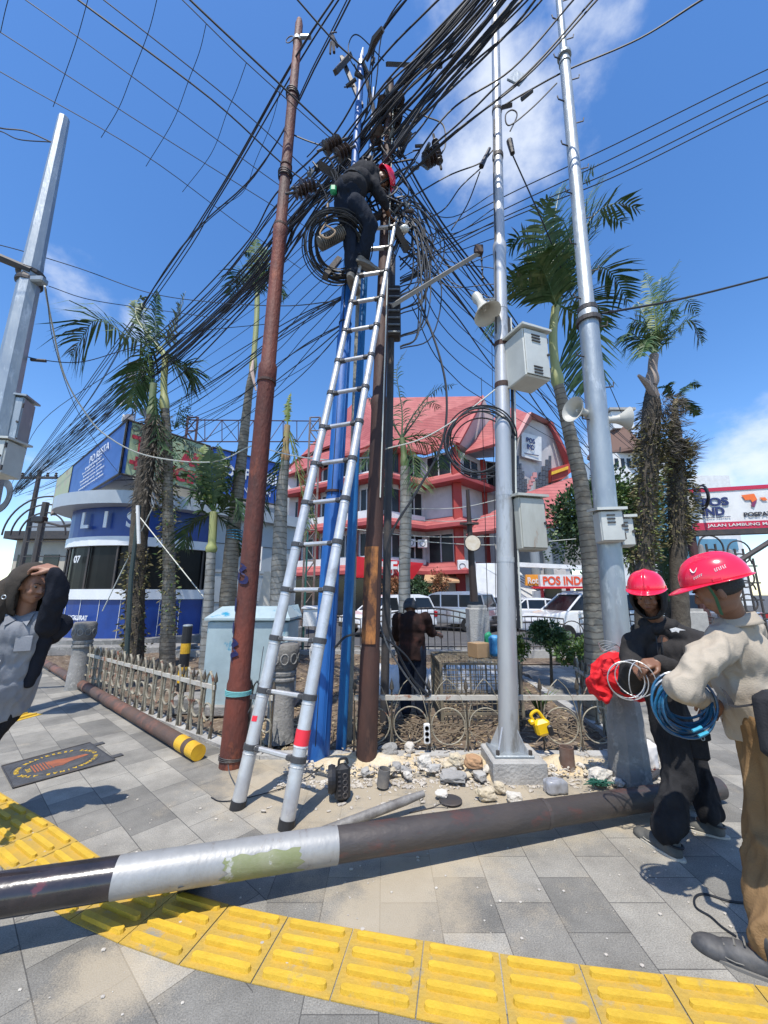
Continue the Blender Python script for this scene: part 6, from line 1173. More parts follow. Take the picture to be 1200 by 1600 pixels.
# --- tan-shirted worker, back to the camera
J = stand(1.84, 2.18, 0, (-.72, .69), 1.70, hipf=(-.9, .3))
J['head'] = P(1122, 922, 2.02); J['neck'] = P(1150, 975, 2.10); J['shL'] = P(1112, 1018, 2.02); J['shR'] = V((2.14, 2.36, 1.36)); J['chest'] = V((1.90, 2.17, 1.22)); J['pel'] = V((1.97, 2.18, .93))
J['elL'] = P(1066, 1072, 1.99); J['wrL'] = P(1120, 1100, 2.16); J['elR'] = V((2.12, 2.55, 1.08)); J['wrR'] = V((1.95, 2.62, 1.02))
J['anL'] = G(1206, 1480, .10); J['toeL'] = G(1150, 1480, .05); J['knL'] = P(1204, 1300, 2.10); J['hipL'] = V((1.92, 2.10, .86)); J['hipR'] = V((2.08, 2.26, .86)); J['knR'] = V((2.16, 2.32, .48)); J['anR'] = V((2.2, 2.3, .1)); J['toeR'] = V((2.05, 2.36, .05))
o, body, M = build_person('worker seen from behind in beige shirt and loose khaki trousers', J, skin, 1.02, hands={'L': ((.25, .75, -.5), (-.6, -.3, -.5), (-.6, .2, .5), 1.25, 1.), 'R': ((-.9, .0, -.1), (0, .2, -1), (0, -.7, .3), .9, 1.)}, head=((-.62, .68, -.42), (-.34, .12, .88)))
hair_cap(body, J['head'], M, 1.02)
mb = torso_garment(J, (.205, .145), (.205, .165), .10, sh=.085, neck=.07); sleeve_prims(mb, J, 'L', .086, .074, .052, .72); sleeve_prims(mb, J, 'R', .09, .085, .062, .8)
sh_ = garment(o, mb, 'beige_shirt', beige, .014, 7, .009, 2, 12)
ff, uu = V((-.72, .69, 0)), V((0, 0, 1)); rr = ff.cross(uu)
mb = MB(); cN = J['neck']-V((0, 0, -.01)); mb.grid(lambda a, b: cN+rr*(.088+.022*a*(1))*cos(b*2*pi)*(1+.1*a)+ff*(.080+.03*a)*sin(b*2*pi)+uu*(.035-.055*a+.02*sin(b*2*pi)*-1), 4, 40).part('collar', beige, sh_, 'all', solid=.008)
mb = MB()
for k in 'LR': chain(mb, [J['hip'+k]+V((0, 0, .06)), J['hip'+k], J['kn'+k], J['an'+k]+V((0, 0, .02))], [.13, .12, .098, .078])
mb.ell(J['pel']-V((0, 0, .04)), (.16, .15, .13)); tr = garment(o, mb, 'khaki_trousers', khaki, .024, 6, .010, 8)
for k in 'LR': shoe(o, J['an'+k], J['toe'+k], bootm, solem, 1.2)
ho, hc, hM = helmet('scuffed red hard hat with white markings on the worker seen from behind', J['head'], (-.80, .58, -.24), (-.24, .04, 1), 1.08, True)
gs = mat('strap_green', (.02, .10, .05), .7); r2 = hM.col[0]
MB().tube([hc+hM @ V((-.112, .045, -.002)), hc+hM @ V((-.098, .035, -.07)), J['head']+hM @ V((-.06, .035, -.11))], .009, 4, flat=.25).part('chin_strap', gs, ho)
bag = T('crossbody_bag', 'black crossbody bag with a small white tag worn by the beige-shirted worker', 'bag', P(1180, 1125, 1.93)); bm = mat('bag_black', (.009, .009, .010), .95, 0, (.025, .025, .028), 5, .25, 120)
bc = P(1212, 1130, 1.88); Mb = Matrix.Rotation(radians(42), 3, 'Z') @ Matrix.Rotation(radians(8), 3, 'Y'); mb = MB().rbox(bc, (.42, .09, .27), .03, Mb); mb.ell(bc-V((0, .0, .07)), (.17, .055, .09), Mb); fuse(mb, 'b', .008, 2, folds(.004, 8)).part('pouch', bm, bag, 'all')
MB().rbox(bc+Mb @ V((.02, -.055, -.04)), (.27, .03, .15), .012, Mb).part('front_pocket', bm, bag); tg = MB().rbox(bc+Mb @ V((.0, -.075, .015)), (.05, .004, .035), .001, Mb).part('tag', white, bag)
MB().tube([bc+Mb @ V((-.12, -.073, .05)), bc+Mb @ V((.13, -.073, .05))], .004, 5).part('zip', dsteel, bag)
MB().tube(spline([bc+Mb @ V((-.15, -.02, .1)), P(1150, 1104, 1.87), P(1140, 1092, 1.90), P(1132, 1080, 1.98)], 8), [.022]*25, 4, flat=.2).part('strap', bm, bag)
# --- climber
J = {'h': 1.68, 'r': V((.95, -.3, 0)).normalized()}
J['anL'] = P(549, 432, 3.80); J['toeL'] = P(558, 430, 4.0); J['knL'] = P(548, 378, 3.72); J['hipL'] = P(538, 318, 3.62); J['anR'] = P(566, 404, 3.78); J['toeR'] = P(588, 420, 3.90); J['knR'] = P(580, 352, 3.62); J['hipR'] = P(556, 322, 3.58)
J['pel'] = P(545, 300, 3.58); J['chest'] = P(566, 276, 3.72); J['neck'] = P(585, 268, 3.84); J['head'] = P(596, 283, 3.88); J['shL'] = P(568, 266, 3.95); J['shR'] = P(584, 290, 3.66); J['elR'] = P(600, 315, 3.72); J['wrR'] = P(608, 338, 3.92); J['elL'] = P(590, 300, 4.02); J['wrL'] = P(612, 322, 4.06)
def ax_r(J): return J['r']
o, body, M = build_person('barefaced worker in black shirt and dark jeans bent over high on the ladder', J, skin, 1., base=J['anR']-V((0, 0, .1)), hands={'R': ((.4, .6, .1), (0, .6, -.6), (0, 0, 1), 1.0, 1.), 'L': ((.2, .6, .1), (.5, 0, -.6), (0, 0, 1), 1.0, 1.)}, head=((.35, .45, -.85), (.7, .25, .55)))
o['label'] = 'worker in black shirt and dark jeans bent forward at the top of the ladder'
mb = torso_garment(J, (.185, .15), (.19, .16), .0, sh=.075); sleeve_prims(mb, J, 'L', .075, .06, .05, .3); sleeve_prims(mb, J, 'R', .075, .06, .05, .3); garment(o, mb, 'black_shirt', blackt, .009, 7, .012, 1)
mb = MB()
for k in 'LR': chain(mb, [J['hip'+k], J['kn'+k], J['an'+k]+(J['kn'+k]-J['an'+k]).normalized()*.05], [.125, .085, .075])
mb.ell(J['pel'], (.16, .15, .15)); tr = garment(o, mb, 'jeans', jeans, .012, 7, .012, 3)
MB().torus(J['pel'].lerp(J['chest'], .38), .15, .018, (J['chest']-J['pel']), 28, 6).part('belt', blackr, tr)
for k in 'LR': shoe(o, J['an'+k], J['toe'+k], sock, solem, 1.1)
helmet('red hard hat of the worker bent over at the ladder top', J['head'], (.35, .55, -.75), (.80, .2, .40), 1.08)
q = P(515, 296, 3.5); q = P(521, 297, 3.5); MB().rbox(q, (.07, .07, .10), .02).thing('green_pouch', green, 'small green pouch clipped at the climber\'s hip', 'pouch')
# --- worker at the back, from behind
J = stand(P(645, 1100, 5.5).x, 5.5, -.05, (.1, 1), 1.60); J['head'] = P(641, 950, 5.62); J['neck'] = P(643, 972, 5.56)
J['elR'] = P(673, 988, 5.6); J['wrR'] = P(686, 992, 5.85); J['elL'] = P(619, 990, 5.6); J['wrL'] = P(622, 1010, 5.8)
o, body, M = build_person('worker in dark brown shirt and dark jeans seen from behind in the garden, head bowed', J, skin, .95, hands={'R': ((.5, .8, 0), (-.5, .2, -.6), (0, 0, 1), .8, 1.), 'L': ((.3, .8, -.2), (.5, 0, -.6), (0, 0, 1), .8, 1.)}, head=((.15, .8, -.55), (0, .4, 1)))
hair_cap(body, J['head'], M, .95)
mb = torso_garment(J, (.195, .14), (.18, .14), .12); sleeve_prims(mb, J, 'L', .08, .07, .055, .35); sleeve_prims(mb, J, 'R', .08, .07, .055, .35); garment(o, mb, 'brown_shirt', brownb, .012, 6, .013, 2)
mb = MB()
for k in 'LR': chain(mb, [J['hip'+k]+V((0, 0, .05)), J['kn'+k], J['an'+k]+V((0, 0, .04))], [.11, .085, .07])
mb.ell(J['pel'], (.15, .14, .12)); garment(o, mb, 'jeans', jeans, .012, 6, .013, 6)
for k in 'LR': shoe(o, J['an'+k], J['toe'+k], blackt, solem, 1.05)
c = J['head']; Mc = M; ob = T('cap', 'dark grey cap on the worker seen from behind in the garden', 'cap', c); MB().grid(lambda a, b: c+M @ V((sin(b*2*pi)*.098*cos(a*pi/2)**.8, cos(b*2*pi)*.114*cos(a*pi/2)**.8-.005, .02+.115*sin(a*pi/2))), 10, 28).part('crown', mat('cap_grey', (.035, .038, .042), .8), ob, 'all', solid=.005)
MB().grid(lambda a, b: c+M @ V((sin(b*2*pi)*.099, cos(b*2*pi)*.115-.005, .025-.09*a*(cos(b*2*pi) < .3))), 2, 28).part('neck_flap', MATS['cap_grey'], ob, 'all', solid=.004)
# --- man on the left with a jacket held over his head
J = stand(-2.62, 2.86, 0, (.45, -.85), 1.72, hipf=(.6, -.8)); J['head'] = P(52, 915, 2.72); J['neck'] = P(38, 962, 2.78); J['shL'] = P(74, 975, 2.78); J['shR'] = P(-12, 968, 2.70); J['chest'] = P(22, 1010, 2.80); J['pel'] = P(-4, 1080, 2.84)
J['elL'] = P(90, 922, 2.68); J['wrL'] = P(86, 890, 2.64); J['elR'] = P(-50, 1040, 2.62); J['wrR'] = P(-60, 1085, 2.5)
for k, dx in (('L', .09), ('R', -.09)):
    J['hip'+k] = J['pel']+J['r']*(-1 if k == 'L' else 1)*.09-V((0, 0, .05)); J['kn'+k] = V((J['pel'].x-.14+dx, 2.84-(k == 'L')*.10, .48)); J['an'+k] = V((J['pel'].x-.26+dx, 2.92, .1)); J['toe'+k] = J['an'+k]+V((.12, -.10, -.05))
o, body, M = build_person('man in grey button shirt holding a dark jacket over his head, left edge', J, skinl, 1.0, hands={'L': ((-.85, -.15, .22), (-.1, .45, -.8), (.1, -.5, .6), .75, 1.), 'R': ((.1, -.3, -.9), (.5, .2, 0), (.5, -.5, .1), .8, 1.)}, head=((.93, -.32, -.28), (.22, -.05, 1)))
hair_cap(body, J['head'], M)
mb = torso_garment(J, (.20, .15), (.205, .175), .16, sh=.07, neck=.065); sh_ = garment(o, mb, 'grey_shirt', greys, .010, 7.5, .010, 5, 14)
fd = V((.45, -.89, 0)); rr = V((-.89, -.45, 0))
for k in range(6):
    c = J['neck'].lerp(J['pel'], .22+k*.17)+fd*(.135+.012*k); MB().lathe(c, [(.007, 0), (.007, .004), (0, .004)], 10, fd).part('button', white, sh_)
mb = MB(); mb.tube(spline([J['neck'].lerp(J['pel'], u)+fd*(.112+.07*u)+rr*-.012 for u in (.12, .4, .7, 1.05, 1.25)], 6), [.016]*25, 4, flat=.25).part('placket', greys, sh_)
q = J['chest']+fd*.158-rr*.09+V((0, 0, .03)); MB().rbox(q, (.09, .012, .10), .004, Matrix((rr, fd*-1, V((0, 0, 1)))).transposed()).part('chest_pocket', greys, sh_)
for s in (-1, 1): MB().prism([J['neck']+fd*.085+rr*.01*s+V((0, 0, -.02)), J['neck']+fd*.075+rr*.075*s+V((0, 0, .02)), J['neck']+fd*.13+rr*.06*s-V((0, 0, .06))], fd*.012).part('collar', greys, sh_)
mb = MB()
for k in 'LR': chain(mb, [J['hip'+k]-V((0, 0, .03)), J['kn'+k], J['an'+k]+V((0, 0, .02))], [.095, .085, .075])
garment(o, mb, 'dark_trousers', blk, .012, 6, .013, 6)
for k in 'LR': shoe(o, J['an'+k], J['toe'+k], blackr, solem, 1.1)
# jacket: hood-like drape over the head, raised sleeve, hanging panels
jk = T('draped_jacket', 'dark brown jacket draped over the head and shoulders of the man at the left edge', 'jacket', J['chest'])
hf = V((.93, -.32, -.12)).normalized(); hr = hf.cross(V((0, 0, 1))).normalized(); C_ = J['head']-hf*.015+V((0, 0, .01)); Mh = Matrix((hr, hf, hr.cross(hf))).transposed(); mb = MB(); vs, fs = ico(5); keep = {}
for i, p in enumerate(vs):
    if p.dot(V((0, 1, -.25)).normalized()) < .58 and p.z > -.85:
        k = 1+.05*noise.noise(p*3.5); q = C_+Mh @ V((p.x*.125*k, (p.y*.135-.01)*k, p.z*.145*k)); 
        if p.z < 0: q += (J['neck']-C_)*(-p.z)*.5-hf*.03*(-p.z)
        keep[i] = len(mb.v); mb.v.append(q)
for g in fs:
    if all(i in keep for i in g): mb.f.append([keep[i] for i in g])
mb.part('head_drape', jackm, jk, 'all', solid=.012)
mb = MB(); chain(mb, [J['shL']-V((0, 0, .02)), J['elL'], J['wrL'].lerp(J['elL'], .2)], [.07, .066, .054]); chain(mb, [J['shL']+V((-.04, .03, -.04)), J['shL']+V((-.05, .05, -.22)), J['shL']+V((-.10, .05, -.40))], [.05, .05, .03]); garment(jk, mb, 'left_sleeve', jackd, .010, 7, .012, 3)
mb = MB(); chain(mb, [C_-hf*.09+V((0, 0, .04)), J['shR']+V((0, -.05, .02)), J['shR']+V((-.02, -.10, -.22)), J['shR']+V((-.03, -.08, -.42))], [.08, .12, .10, .06]); garment(jk, mb, 'draped_side', jackm, .012, 6, .013, 9)
mb = MB(); chain(mb, [J['shR']+V((.0, .1, 0)), J['chest']-fd*.13, J['shL']+V((0, .1, -.02))], [.09, .12, .09]); chain(mb, [J['chest']-fd*.13, J['pel']-fd*.12+V((0, 0, .1))], [.13, .14]); garment(jk, mb, 'back_panel', jackd, .012, 6, .014, 2)
q = P(6, 933, 2.52); MB().torus(q, .012, .003, V((.2, -1, 0)), 14, 5).part('snap_ring', galv, jk)
# ------------------------------------------------------------------ fallen poles
def C3(px, py, z): return G(px, py, z)
rs = lambda name, a, b, stops, m, parent: shaft_on(parent, name, a, b, stops, m, 26)
a, b = G(-110, 1414, .24), G(1122, 1231, .088); fp = T('fallen_pole', 'long fallen steel pole across the pavement, black, silver and brown in turn', 'pole', (a+b)/2-V((0, 0, .1)))
def ux(px):       # fraction of the axis seen at this column
    lo, hi = 0., 1.
    for _ in range(30):
        m = (lo+hi)/2; p = a.lerp(b, m); t_ = p.y*cos(PITCH)+(p.z-CZ)*sin(PITCH)
        if 600+F*p.x/t_ < px: lo = m
        else: hi = m
    return lo
pblack = mat('pole_black', (.015, .014, .015), .22, 0, (.04, .03, .03), 5, .1, 18, c3=(.10, .03, .03), s3=6, w3=(.62, .66), coat=.4)
psil = mat('pole_silver', (.35, .35, .34), .5, .25, (.27, .27, .26), 3, .15, 25, c3=(.20, .15, .12), s3=6, w3=(.58, .68), stretch=(1.6, .6, 1))
pbrn = mat('pole_brown_grey', (.075, .062, .055), .5, .1, (.045, .042, .042), 2.5, .25, 25, c3=(.13, .045, .035), s3=2.2, w3=(.5, .62), stretch=(.6, 1, 1.5))
u1, u2, u3 = ux(181), ux(526), ux(850)
rs('black_section', a, a.lerp(b, u1), [(0, .084), (1, .084)], pblack, fp); rs('silver_section', a.lerp(b, u1), a.lerp(b, u2), [(0, .0845), (.5, .086), (1, .0875)], psil, fp)
rs('brown_section', a.lerp(b, u2), b, [(0, .084), ((u3-u2)/(1-u2)-.004, .082), ((u3-u2)/(1-u2), .078), (1, .075)], pbrn, fp); band(fp, 'joint', a, b, u3, .0835, .03, pbrn, 26)
ax_ = (b-a).normalized(); sx_, sy_, _ = frame(ax_)
gm_ = mat('moss_green', (.15, .18, .06), .7, 0, (.24, .25, .15), 5, .1, 30, c3=(.40, .40, .38), s3=7, w3=(.58, .64)); us, ue = ux(352), ux(468)
def patch(u, v):
    v = v+.13*noise.noise(V((u*7, 2, 0)))*(1 if v > .5 else -1); c = a.lerp(b, us+(ue-us)*(u+.14*noise.noise(V((v*5, 1, 0)))));  an = -2.6+1.15*v; n = V((0, 0, 1)); k = V((ax_.y, -ax_.x, 0)).normalized(); return c+(k*cos(an*1)+n*sin(an))*0+((k*math.cos(-.85+1.5*v))+(n*math.sin(-.85+1.5*v)))*.0875
MB().grid(patch, 24, 14).part('green_paint', gm_, fp)
MB().add([(p+V((0, 0, 0))) for p in [G(276, 1398, .0), G(318, 1382, 0), G(322, 1376, .16), G(278, 1388, .17)]]+[G(286, 1385, .0), G(326, 1370, 0), G(328, 1366, .15), G(286, 1378, .16)], [[0, 1, 2, 3], [7, 6, 5, 4], [0, 4, 5, 1], [1, 5, 6, 2], [2, 6, 7, 3], [3, 7, 4, 0]]).thing('prop_stone', dsteel, 'dark wedge of stone propping the silver part of the fallen pole', 'stone')
a, b = G(310, 1176, .075), G(46, 1022, .075); f2 = T('fallen_pole', 'rusty fallen pole with a yellow end lying along the ivory railing', 'pole', (a+b)/2-V((0, 0, .09)))
f2m = mat('pole_rust_dull', (.12, .07, .05), .7, .1, (.06, .05, .045), 2, .3, 25, c3=(.20, .09, .06), s3=2, w3=(.5, .62))
rs('shaft', a.lerp(b, .035), b, [(0, .070), (.25, .070), (.252, .074), (.27, .074), (.272, .069), (1, .067)], f2m, f2)
for i, (u0, u1, m_) in enumerate(((0, .016, yellow), (.0165, .025, f2m), (.0255, .042, yellow))): MB().tube([a.lerp(b, u0), a.lerp(b, u1)], .0725, 24).part('yellow_band' if m_ is yellow else 'bare_band', m_, f2)
for u in (.3, .42, .55, .7): band(f2, 'weld_collar', a, b, u, .075, .12, f2m)
a, b = G(505, 1300, .03), G(662, 1240, .11); MB().tube([a, a.lerp(b, .8), b], [.032, .03, .022], 12).thing('thin_pipe', mat('pipe_grey', (.14, .13, .12), .6, .2, (.30, .29, .27), 9, .2), 'short thin grey pipe poking out behind the fallen pole', 'pipe', smooth=True)
# ------------------------------------------------------------------ rubble and tools
sand = mat('sand', (.50, .39, .23), .95, 0, (.62, .53, .38), 4, .8, 50, c3=(.60, .57, .50), s3=3)
def heap(u, v):
    x = -.85+3.25*u; y = 3.72+.62*v; e = sin(pi*u)**.5*sin(pi*v)**.7; h = max(0, .5+noise.noise(V((x*2.4, y*2.4, 1)))*1.2)*.07+noise.noise(V((x*9, y*9, 3)))*.015+noise.noise(V((x*28, y*28, 3)))*.006
    h += .10*math.exp(-((x-.02)**2/.05+(y-3.95)**2/.03))+.05*math.exp(-((x+.45)**2/.05+(y-3.9)**2/.04)); dy = noise.noise(V((x*1.7, 4, 0)))*.16*(v < .5)
    return V((x, y+dy, -.02+h*e*1.3+.012*e))
MB().grid(heap, 150, 46).struct('sand_heap', sand, 'all', kind='stuff', label='spread of pale sand and crushed mortar at the foot of the poles')
def rock(c, s, seed, M=None, sub=3, blocky=.5):
    mb = MB(); vs, fs = ico(sub); q = []
    for p in vs:
        m = max(abs(p.x), abs(p.y), abs(p.z)); k = (1-blocky)+blocky/m*.85; k *= 1+.28*noise.noise(p*1.6+V((seed, 0, 0)))+.10*noise.noise(p*5+V((seed, 0, 0))); w = V((p.x*s[0]*k, p.y*s[1]*k, p.z*s[2]*k)); q.append(c+(M @ w if M else w))
    return mb.add(q, fs)
chip = mat('mortar_chip', (.55, .50, .42), .95, 0, (.36, .33, .29), 6, .4, 60); mb = MB()
for i in range(2200):
    x = R.uniform(-.9, 2.55); y = 3.55+abs(R.gauss(0, .26)) if R.random() < .75 else R.uniform(3.2, 4.3); s = R.choice([.004, .005, .007, .009, .012, .016])*R.uniform(.6, 1.2)
    if 1.0 < x < 1.4 and 3.6 < y < 4.05: continue
    p = V((x, y, .02+R.uniform(0, .05) if y > 3.72 else s*.5)); vs, fs = ico(1); k = R.random()*9; ax3 = Matrix.Rotation(k, 3, 'Z'); mb.add([p+ax3 @ (V((v.x*s*1.5, v.y*s*.9, v.z*s*.6))*(1+.9*noise.noise(v*1.7+V((k, 0, 0))))) for v in vs], fs)
mb.struct('rubble_chips', chip, kind='stuff', label='scattered crumbs of broken mortar and stone')
mb = MB()
for i in range(420):
    x = R.uniform(-2.5, 3.0); y = R.uniform(1.8, 3.5); s = R.choice([.002, .003, .004, .007])*R.uniform(.7, 1.5); p = V((x, y, s*.5)); vs, fs = ico(1); mb.add([p+V((v.x*s*1.2, v.y*s, v.z*s*.6)) for v in vs], fs)
mb.struct('pavement_crumbs', chip, kind='stuff', label='tiny crumbs dotted over the pavement')
rw = mat('rock_white', (.60, .57, .50), .95, 0, (.46, .43, .38), 5, .6, 40); rg = mat('rock_grey', (.33, .32, .30), .95, 0, (.22, .22, .21), 5, .6, 40); ry = mat('rock_cream', (.55, .46, .30), .95, 0, (.44, .40, .33), 5, .6, 40); rbk = mat('brick_tan', (.42, .25, .13), .9, 0, (.34, .20, .11), 5, .4, 40)
for i, (px, py, z, s, m_, lab, bl) in enumerate(((664, 1190, .07, (.07, .05, .06), rw, 'jagged white rubble lump below the power strip', .2), (607, 1172, .07, (.10, .06, .06), rg, 'grey rubble lump behind the round pipe stub', .3), (640, 1168, .08, (.05, .05, .05), rw, 'small pale rubble lump beside the grey lump', .3), (708, 1212, .06, (.12, .07, .03), rg, 'flat grey slab fragment in front of the tan brick', .8),
        (712, 1188, .10, (.07, .05, .06), ry, 'cream broken block left of the tan brick', .6), (740, 1190, .13, (.085, .06, .055), rbk, 'tan brick block tilted beside the plinth', .95), (937, 1210, .07, (.12, .07, .055), rw, 'large white broken block at the foot of the concrete stump', .8), (760, 1240, .05, (.08, .05, .045), ry, 'cream rubble lump in front of the plinth, right', .3),
        (803, 1246, .04, (.06, .04, .04), rw, 'small white rubble lump under the plinth edge', .3), (548, 1190, .05, (.06, .05, .04), ry, 'cream rubble lump beside the black tool case', .4), (690, 1240, .04, (.05, .04, .02), rw, 'small white shard by the round black cover', .4), (965, 1222, .04, (.05, .04, .03), rw, 'small pale lump right of the large white block', .3), (780, 1230, .05, (.05, .04, .04), ry, 'cream lump against the plinth front', .3), (620, 1198, .06, (.05, .04, .04), rg, 'dark grey lump right of the pipe stub', .2), (500, 1200, .03, (.04, .03, .03), ry, 'cream lump left of the black tool case', .3), (505, 1222, .012, (.025, .02, .015), rw, 'tiny white stone between ladder and tool case', .2))):
    c = G(px, py, z); rock(c, s, i*3.1, Matrix.Rotation(R.uniform(-.6, .6), 3, 'Z') @ Matrix.Rotation(R.uniform(-.3, .3), 3, 'X')).thing('rubble_stone', m_, lab, 'stone')
for i in range(44):
    x = R.uniform(-.5, 2.4); y = 3.66+abs(R.gauss(0, .2))
    if .93 < x < 1.42 and y > 3.56 or 1.9 < x: x = R.uniform(-.2, .9)
    k = R.uniform(.02, .05); rock(V((x, y, .04+k*.3)), (k*R.uniform(.9, 1.6), k, k*R.uniform(.4, .9)), i*2.7+50, Matrix.Rotation(R.uniform(0, 3), 3, 'Z') @ Matrix.Rotation(R.uniform(-.6, .6), 3, 'X'), 2, .9).thing('rubble_piece', R.choice([rw, rw, ry, rg, conc_pale]), 'small angular piece of broken mortar in the rubble between the poles', 'rubble', 'small rubble pieces between the poles')
c = G(868, 1228, .05); pb = MB(); pb.rbox(c, (.17, .10, .11), .02, Matrix.Rotation(.15, 3, 'Z')); fuse(pb, 'p', .008, 2, folds(.006, 14)).thing('wrapped_block', mat('plastic_grey', (.33, .34, .36), .25, 0, (.22, .23, .25), 6, coat=.5), 'block wrapped in shiny grey plastic between the plinth and white block', 'wrapped block', smooth='all')
c = G(704, 1251, .012); MB().lathe(c, [(.085, 0), (.088, .006), (.08, .01), (0, .011)], 28).thing('round_cover', dsteel, 'flat round dark cover on the rubble', 'cover')
def stub(name, label, c, r, h, m, tilt=0, inner=black):
    c = V(c); o = T(name, label, 'pipe', c); axv = V((tilt, -tilt*.3, 1)).normalized(); MB().lathe(c, [(r, 0), (r, h), (r*.86, h), (r*.86, h*.2), (0, h*.2)], 20, axv).part('tube', m, o, True); return o
stub('pipe_stub', 'dark dusty open cup-like pipe stub standing in the sand', G(598, 1228, .02), .05, .13, mat('stub_grey', (.10, .10, .10), .8, 0, (.22, .20, .17), 6), .12)
stub('rusty_stub', 'rusty open pipe stub standing by the railing post', G(888, 1205, .0), .062, .20, mat('stub_rust', (.13, .07, .05), .8, 0, (.20, .15, .12), 6, .3, c3=(.34, .33, .31), s3=5), .0)
c = G(535, 1222, .13); o = T('tool_case', 'black plastic tool case with round holes standing in the sand by the blue pole', 'tool case', c-V((0, 0, .12))); Mt = Matrix.Rotation(.35, 3, 'Z') @ Matrix.Rotation(-.12, 3, 'X')
MB().rbox(c, (.115, .09, .25), .03, Mt).part('shell', blackr, o); MB().lathe(c+Mt @ V((-.075, .04, .02)), [(.0, -.03), (.09, -.028), (.10, 0), (.09, .028), (0, .03)], 24, Mt @ V((1, -.2, 0))).part('reel', blackr, o)
for k in range(4): MB().torus(c+Mt @ V((.01, -.047, .05-.042*k)), .017, .005, Mt @ V((0, 1, 0)), 16, 5).part('hole_rim', dsteel, o)
for k in range(6): MB().box(c+Mt @ V((-.035, -.047, .08-.03*k)), (.02, .008, .01), Mt).part('rib', dsteel, o)
MB().tube(spline([c+Mt @ V((-.03, 0, .12)), c+Mt @ V((-.02, 0, .155)), c+Mt @ V((.03, 0, .155)), c+Mt @ V((.045, 0, .12))], 5), .01, 6).part('handle', blackr, o)
# power strip, yellow tool, cardboard box, bag, cage, tarps
c = P(667, 1146, 4.17); o = T('power_strip', 'white three-socket power strip hanging on the railing', 'power strip', c-V((0, 0, .09))); MB().rbox(c, (.062, .035, .19), .012).part('body', white, o)
for k in (-1, 0, 1): MB().lathe(c+V((0, -.0175, k*.052)), [(.021, 0), (.021, .003), (.017, .003), (.016, -.004), (0, -.004)], 18, V((0, -1, 0))).part('socket', dsteel, o)
c = P(847, 1136, 4.12); o = T('yellow_charger', 'yellow and black power tool hanging on the railing right of the silver pole', 'power tool', c); Mt = Matrix.Rotation(-.25, 3, 'Y'); MB().rbox(c, (.15, .1, .15), .03, Mt).part('body', mat('tool_yellow', (.75, .48, .01), .4), o); MB().tube(spline([c+Mt @ V((-.06, 0, .06)), c+Mt @ V((-.07, 0, .13)), c+Mt @ V((.0, 0, .15)), c+Mt @ V((.04, 0, .07))], 5), .016, 8).part('handle', MATS['tool_yellow'], o)
MB().rbox(c+Mt @ V((.055, -.03, -.03)), (.05, .07, .10), .012, Mt).part('battery', blackr, o); MB().rbox(c+Mt @ V((-.085, 0, .07)), (.05, .07, .05), .014, Mt).part('nose', MATS['tool_yellow'], o)
cage = T('rebar_cage', 'tall rusty wire cage standing in the garden behind the railing', 'cage', (P(752, 1100, 5.5).x, 5.6, -.02)); x0, x1 = P(690, 1080, 5.15).x, P(815, 1080, 5.15).x; y0, y1 = 5.15, 6.1; zt = P(750, 1037, 5.15).z; cm = mat('cage_rust', (.20, .17, .11), .8, 0, (.11, .09, .07), 8)
for x in (x0, x1):
    for y in (y0, y1): MB().box((x, y, zt/2), (.035, .035, zt)).part('corner_post', cm, cage)
for z in (zt, .12): 
    mb = MB()
    for y in (y0, y1): mb.box(((x0+x1)/2, y, z), (x1-x0-.04, .03, .03))
    for x in (x0, x1): mb.box((x, (y0+y1)/2, z), (.03, y1-y0-.04, .03))
    mb.part('frame', cm, cage)
for (p, q, n) in (((x0, y0), (x1, y0), 16), ((x0, y1), (x1, y1), 16), ((x0, y0), (x0, y1), 11), ((x1, y0), (x1, y1), 11)):
    mb = MB(); p, q = V((*p, 0)), V((*q, 0))
    for i in range(1, n): c = p.lerp(q, i/n); mb.tube([c, c+V((0, 0, zt))], .006, 4)
    for j in range(1, 9): z = zt*j/9; mb.tube([p+V((0, 0, z)), q+V((0, 0, z))], .005, 4)
    mb.part('mesh_side', cm, cage)
mb = MB()
for i in range(1, 14): x = x0+(x1-x0)*i/14; mb.tube([V((x, y0, zt+.01)), V((x, y1, zt+.01))], .006, 4)
for i in range(1, 9): y = y0+(y1-y0)*i/9; mb.tube([V((x0, y, zt+.016)), V((x1, y, zt+.016))], .005, 4)
mb.part('mesh_top', cm, cage)
card = mat('cardboard', (.36, .23, .12), .9, 0, (.30, .19, .10), 4)
c = V((P(749, 1015, 5.5).x, 5.55, zt+.115)); o = T('cardboard_box', 'small brown cardboard box on top of the wire cage', 'box', c-V((0, 0, .1))); MB().rbox(c, (.22, .2, .19), .006, Matrix.Rotation(.5, 3, 'Z')).part('carton', card, o); MB().box(c+V((0, 0, .097)), (.2, .03, .004), Matrix.Rotation(.5, 3, 'Z')).part('tape', mat('tape', (.5, .42, .3), .3), o)
c = V((P(781, 1005, 5.6).x, 5.7, zt+.15)); mb = MB(); mb.rbox(c, (.24, .12, .28), .03); fuse(mb, 'b', .012, 2, folds(.01, 9)).thing('blue_bag', mat('bag_blue', (.05, .25, .48), .5), 'light blue plastic bag on the wire cage behind the silver pole', 'bag', smooth='all')
c = V((P(768, 1000, 5.7).x, 5.85, zt+.16)); mb = MB(); mb.rbox(c, (.12, .1, .32), .03); fuse(mb, 'b', .012, 2, folds(.01, 9)).thing('green_bag', mat('bag_green', (.02, .25, .12), .5), 'green plastic bag left of the light blue bag on the cage', 'bag', smooth='all')
tarp = mat('tarp_white', (.66, .66, .64), .6, 0, (.50, .50, .49), 2.2, .1)
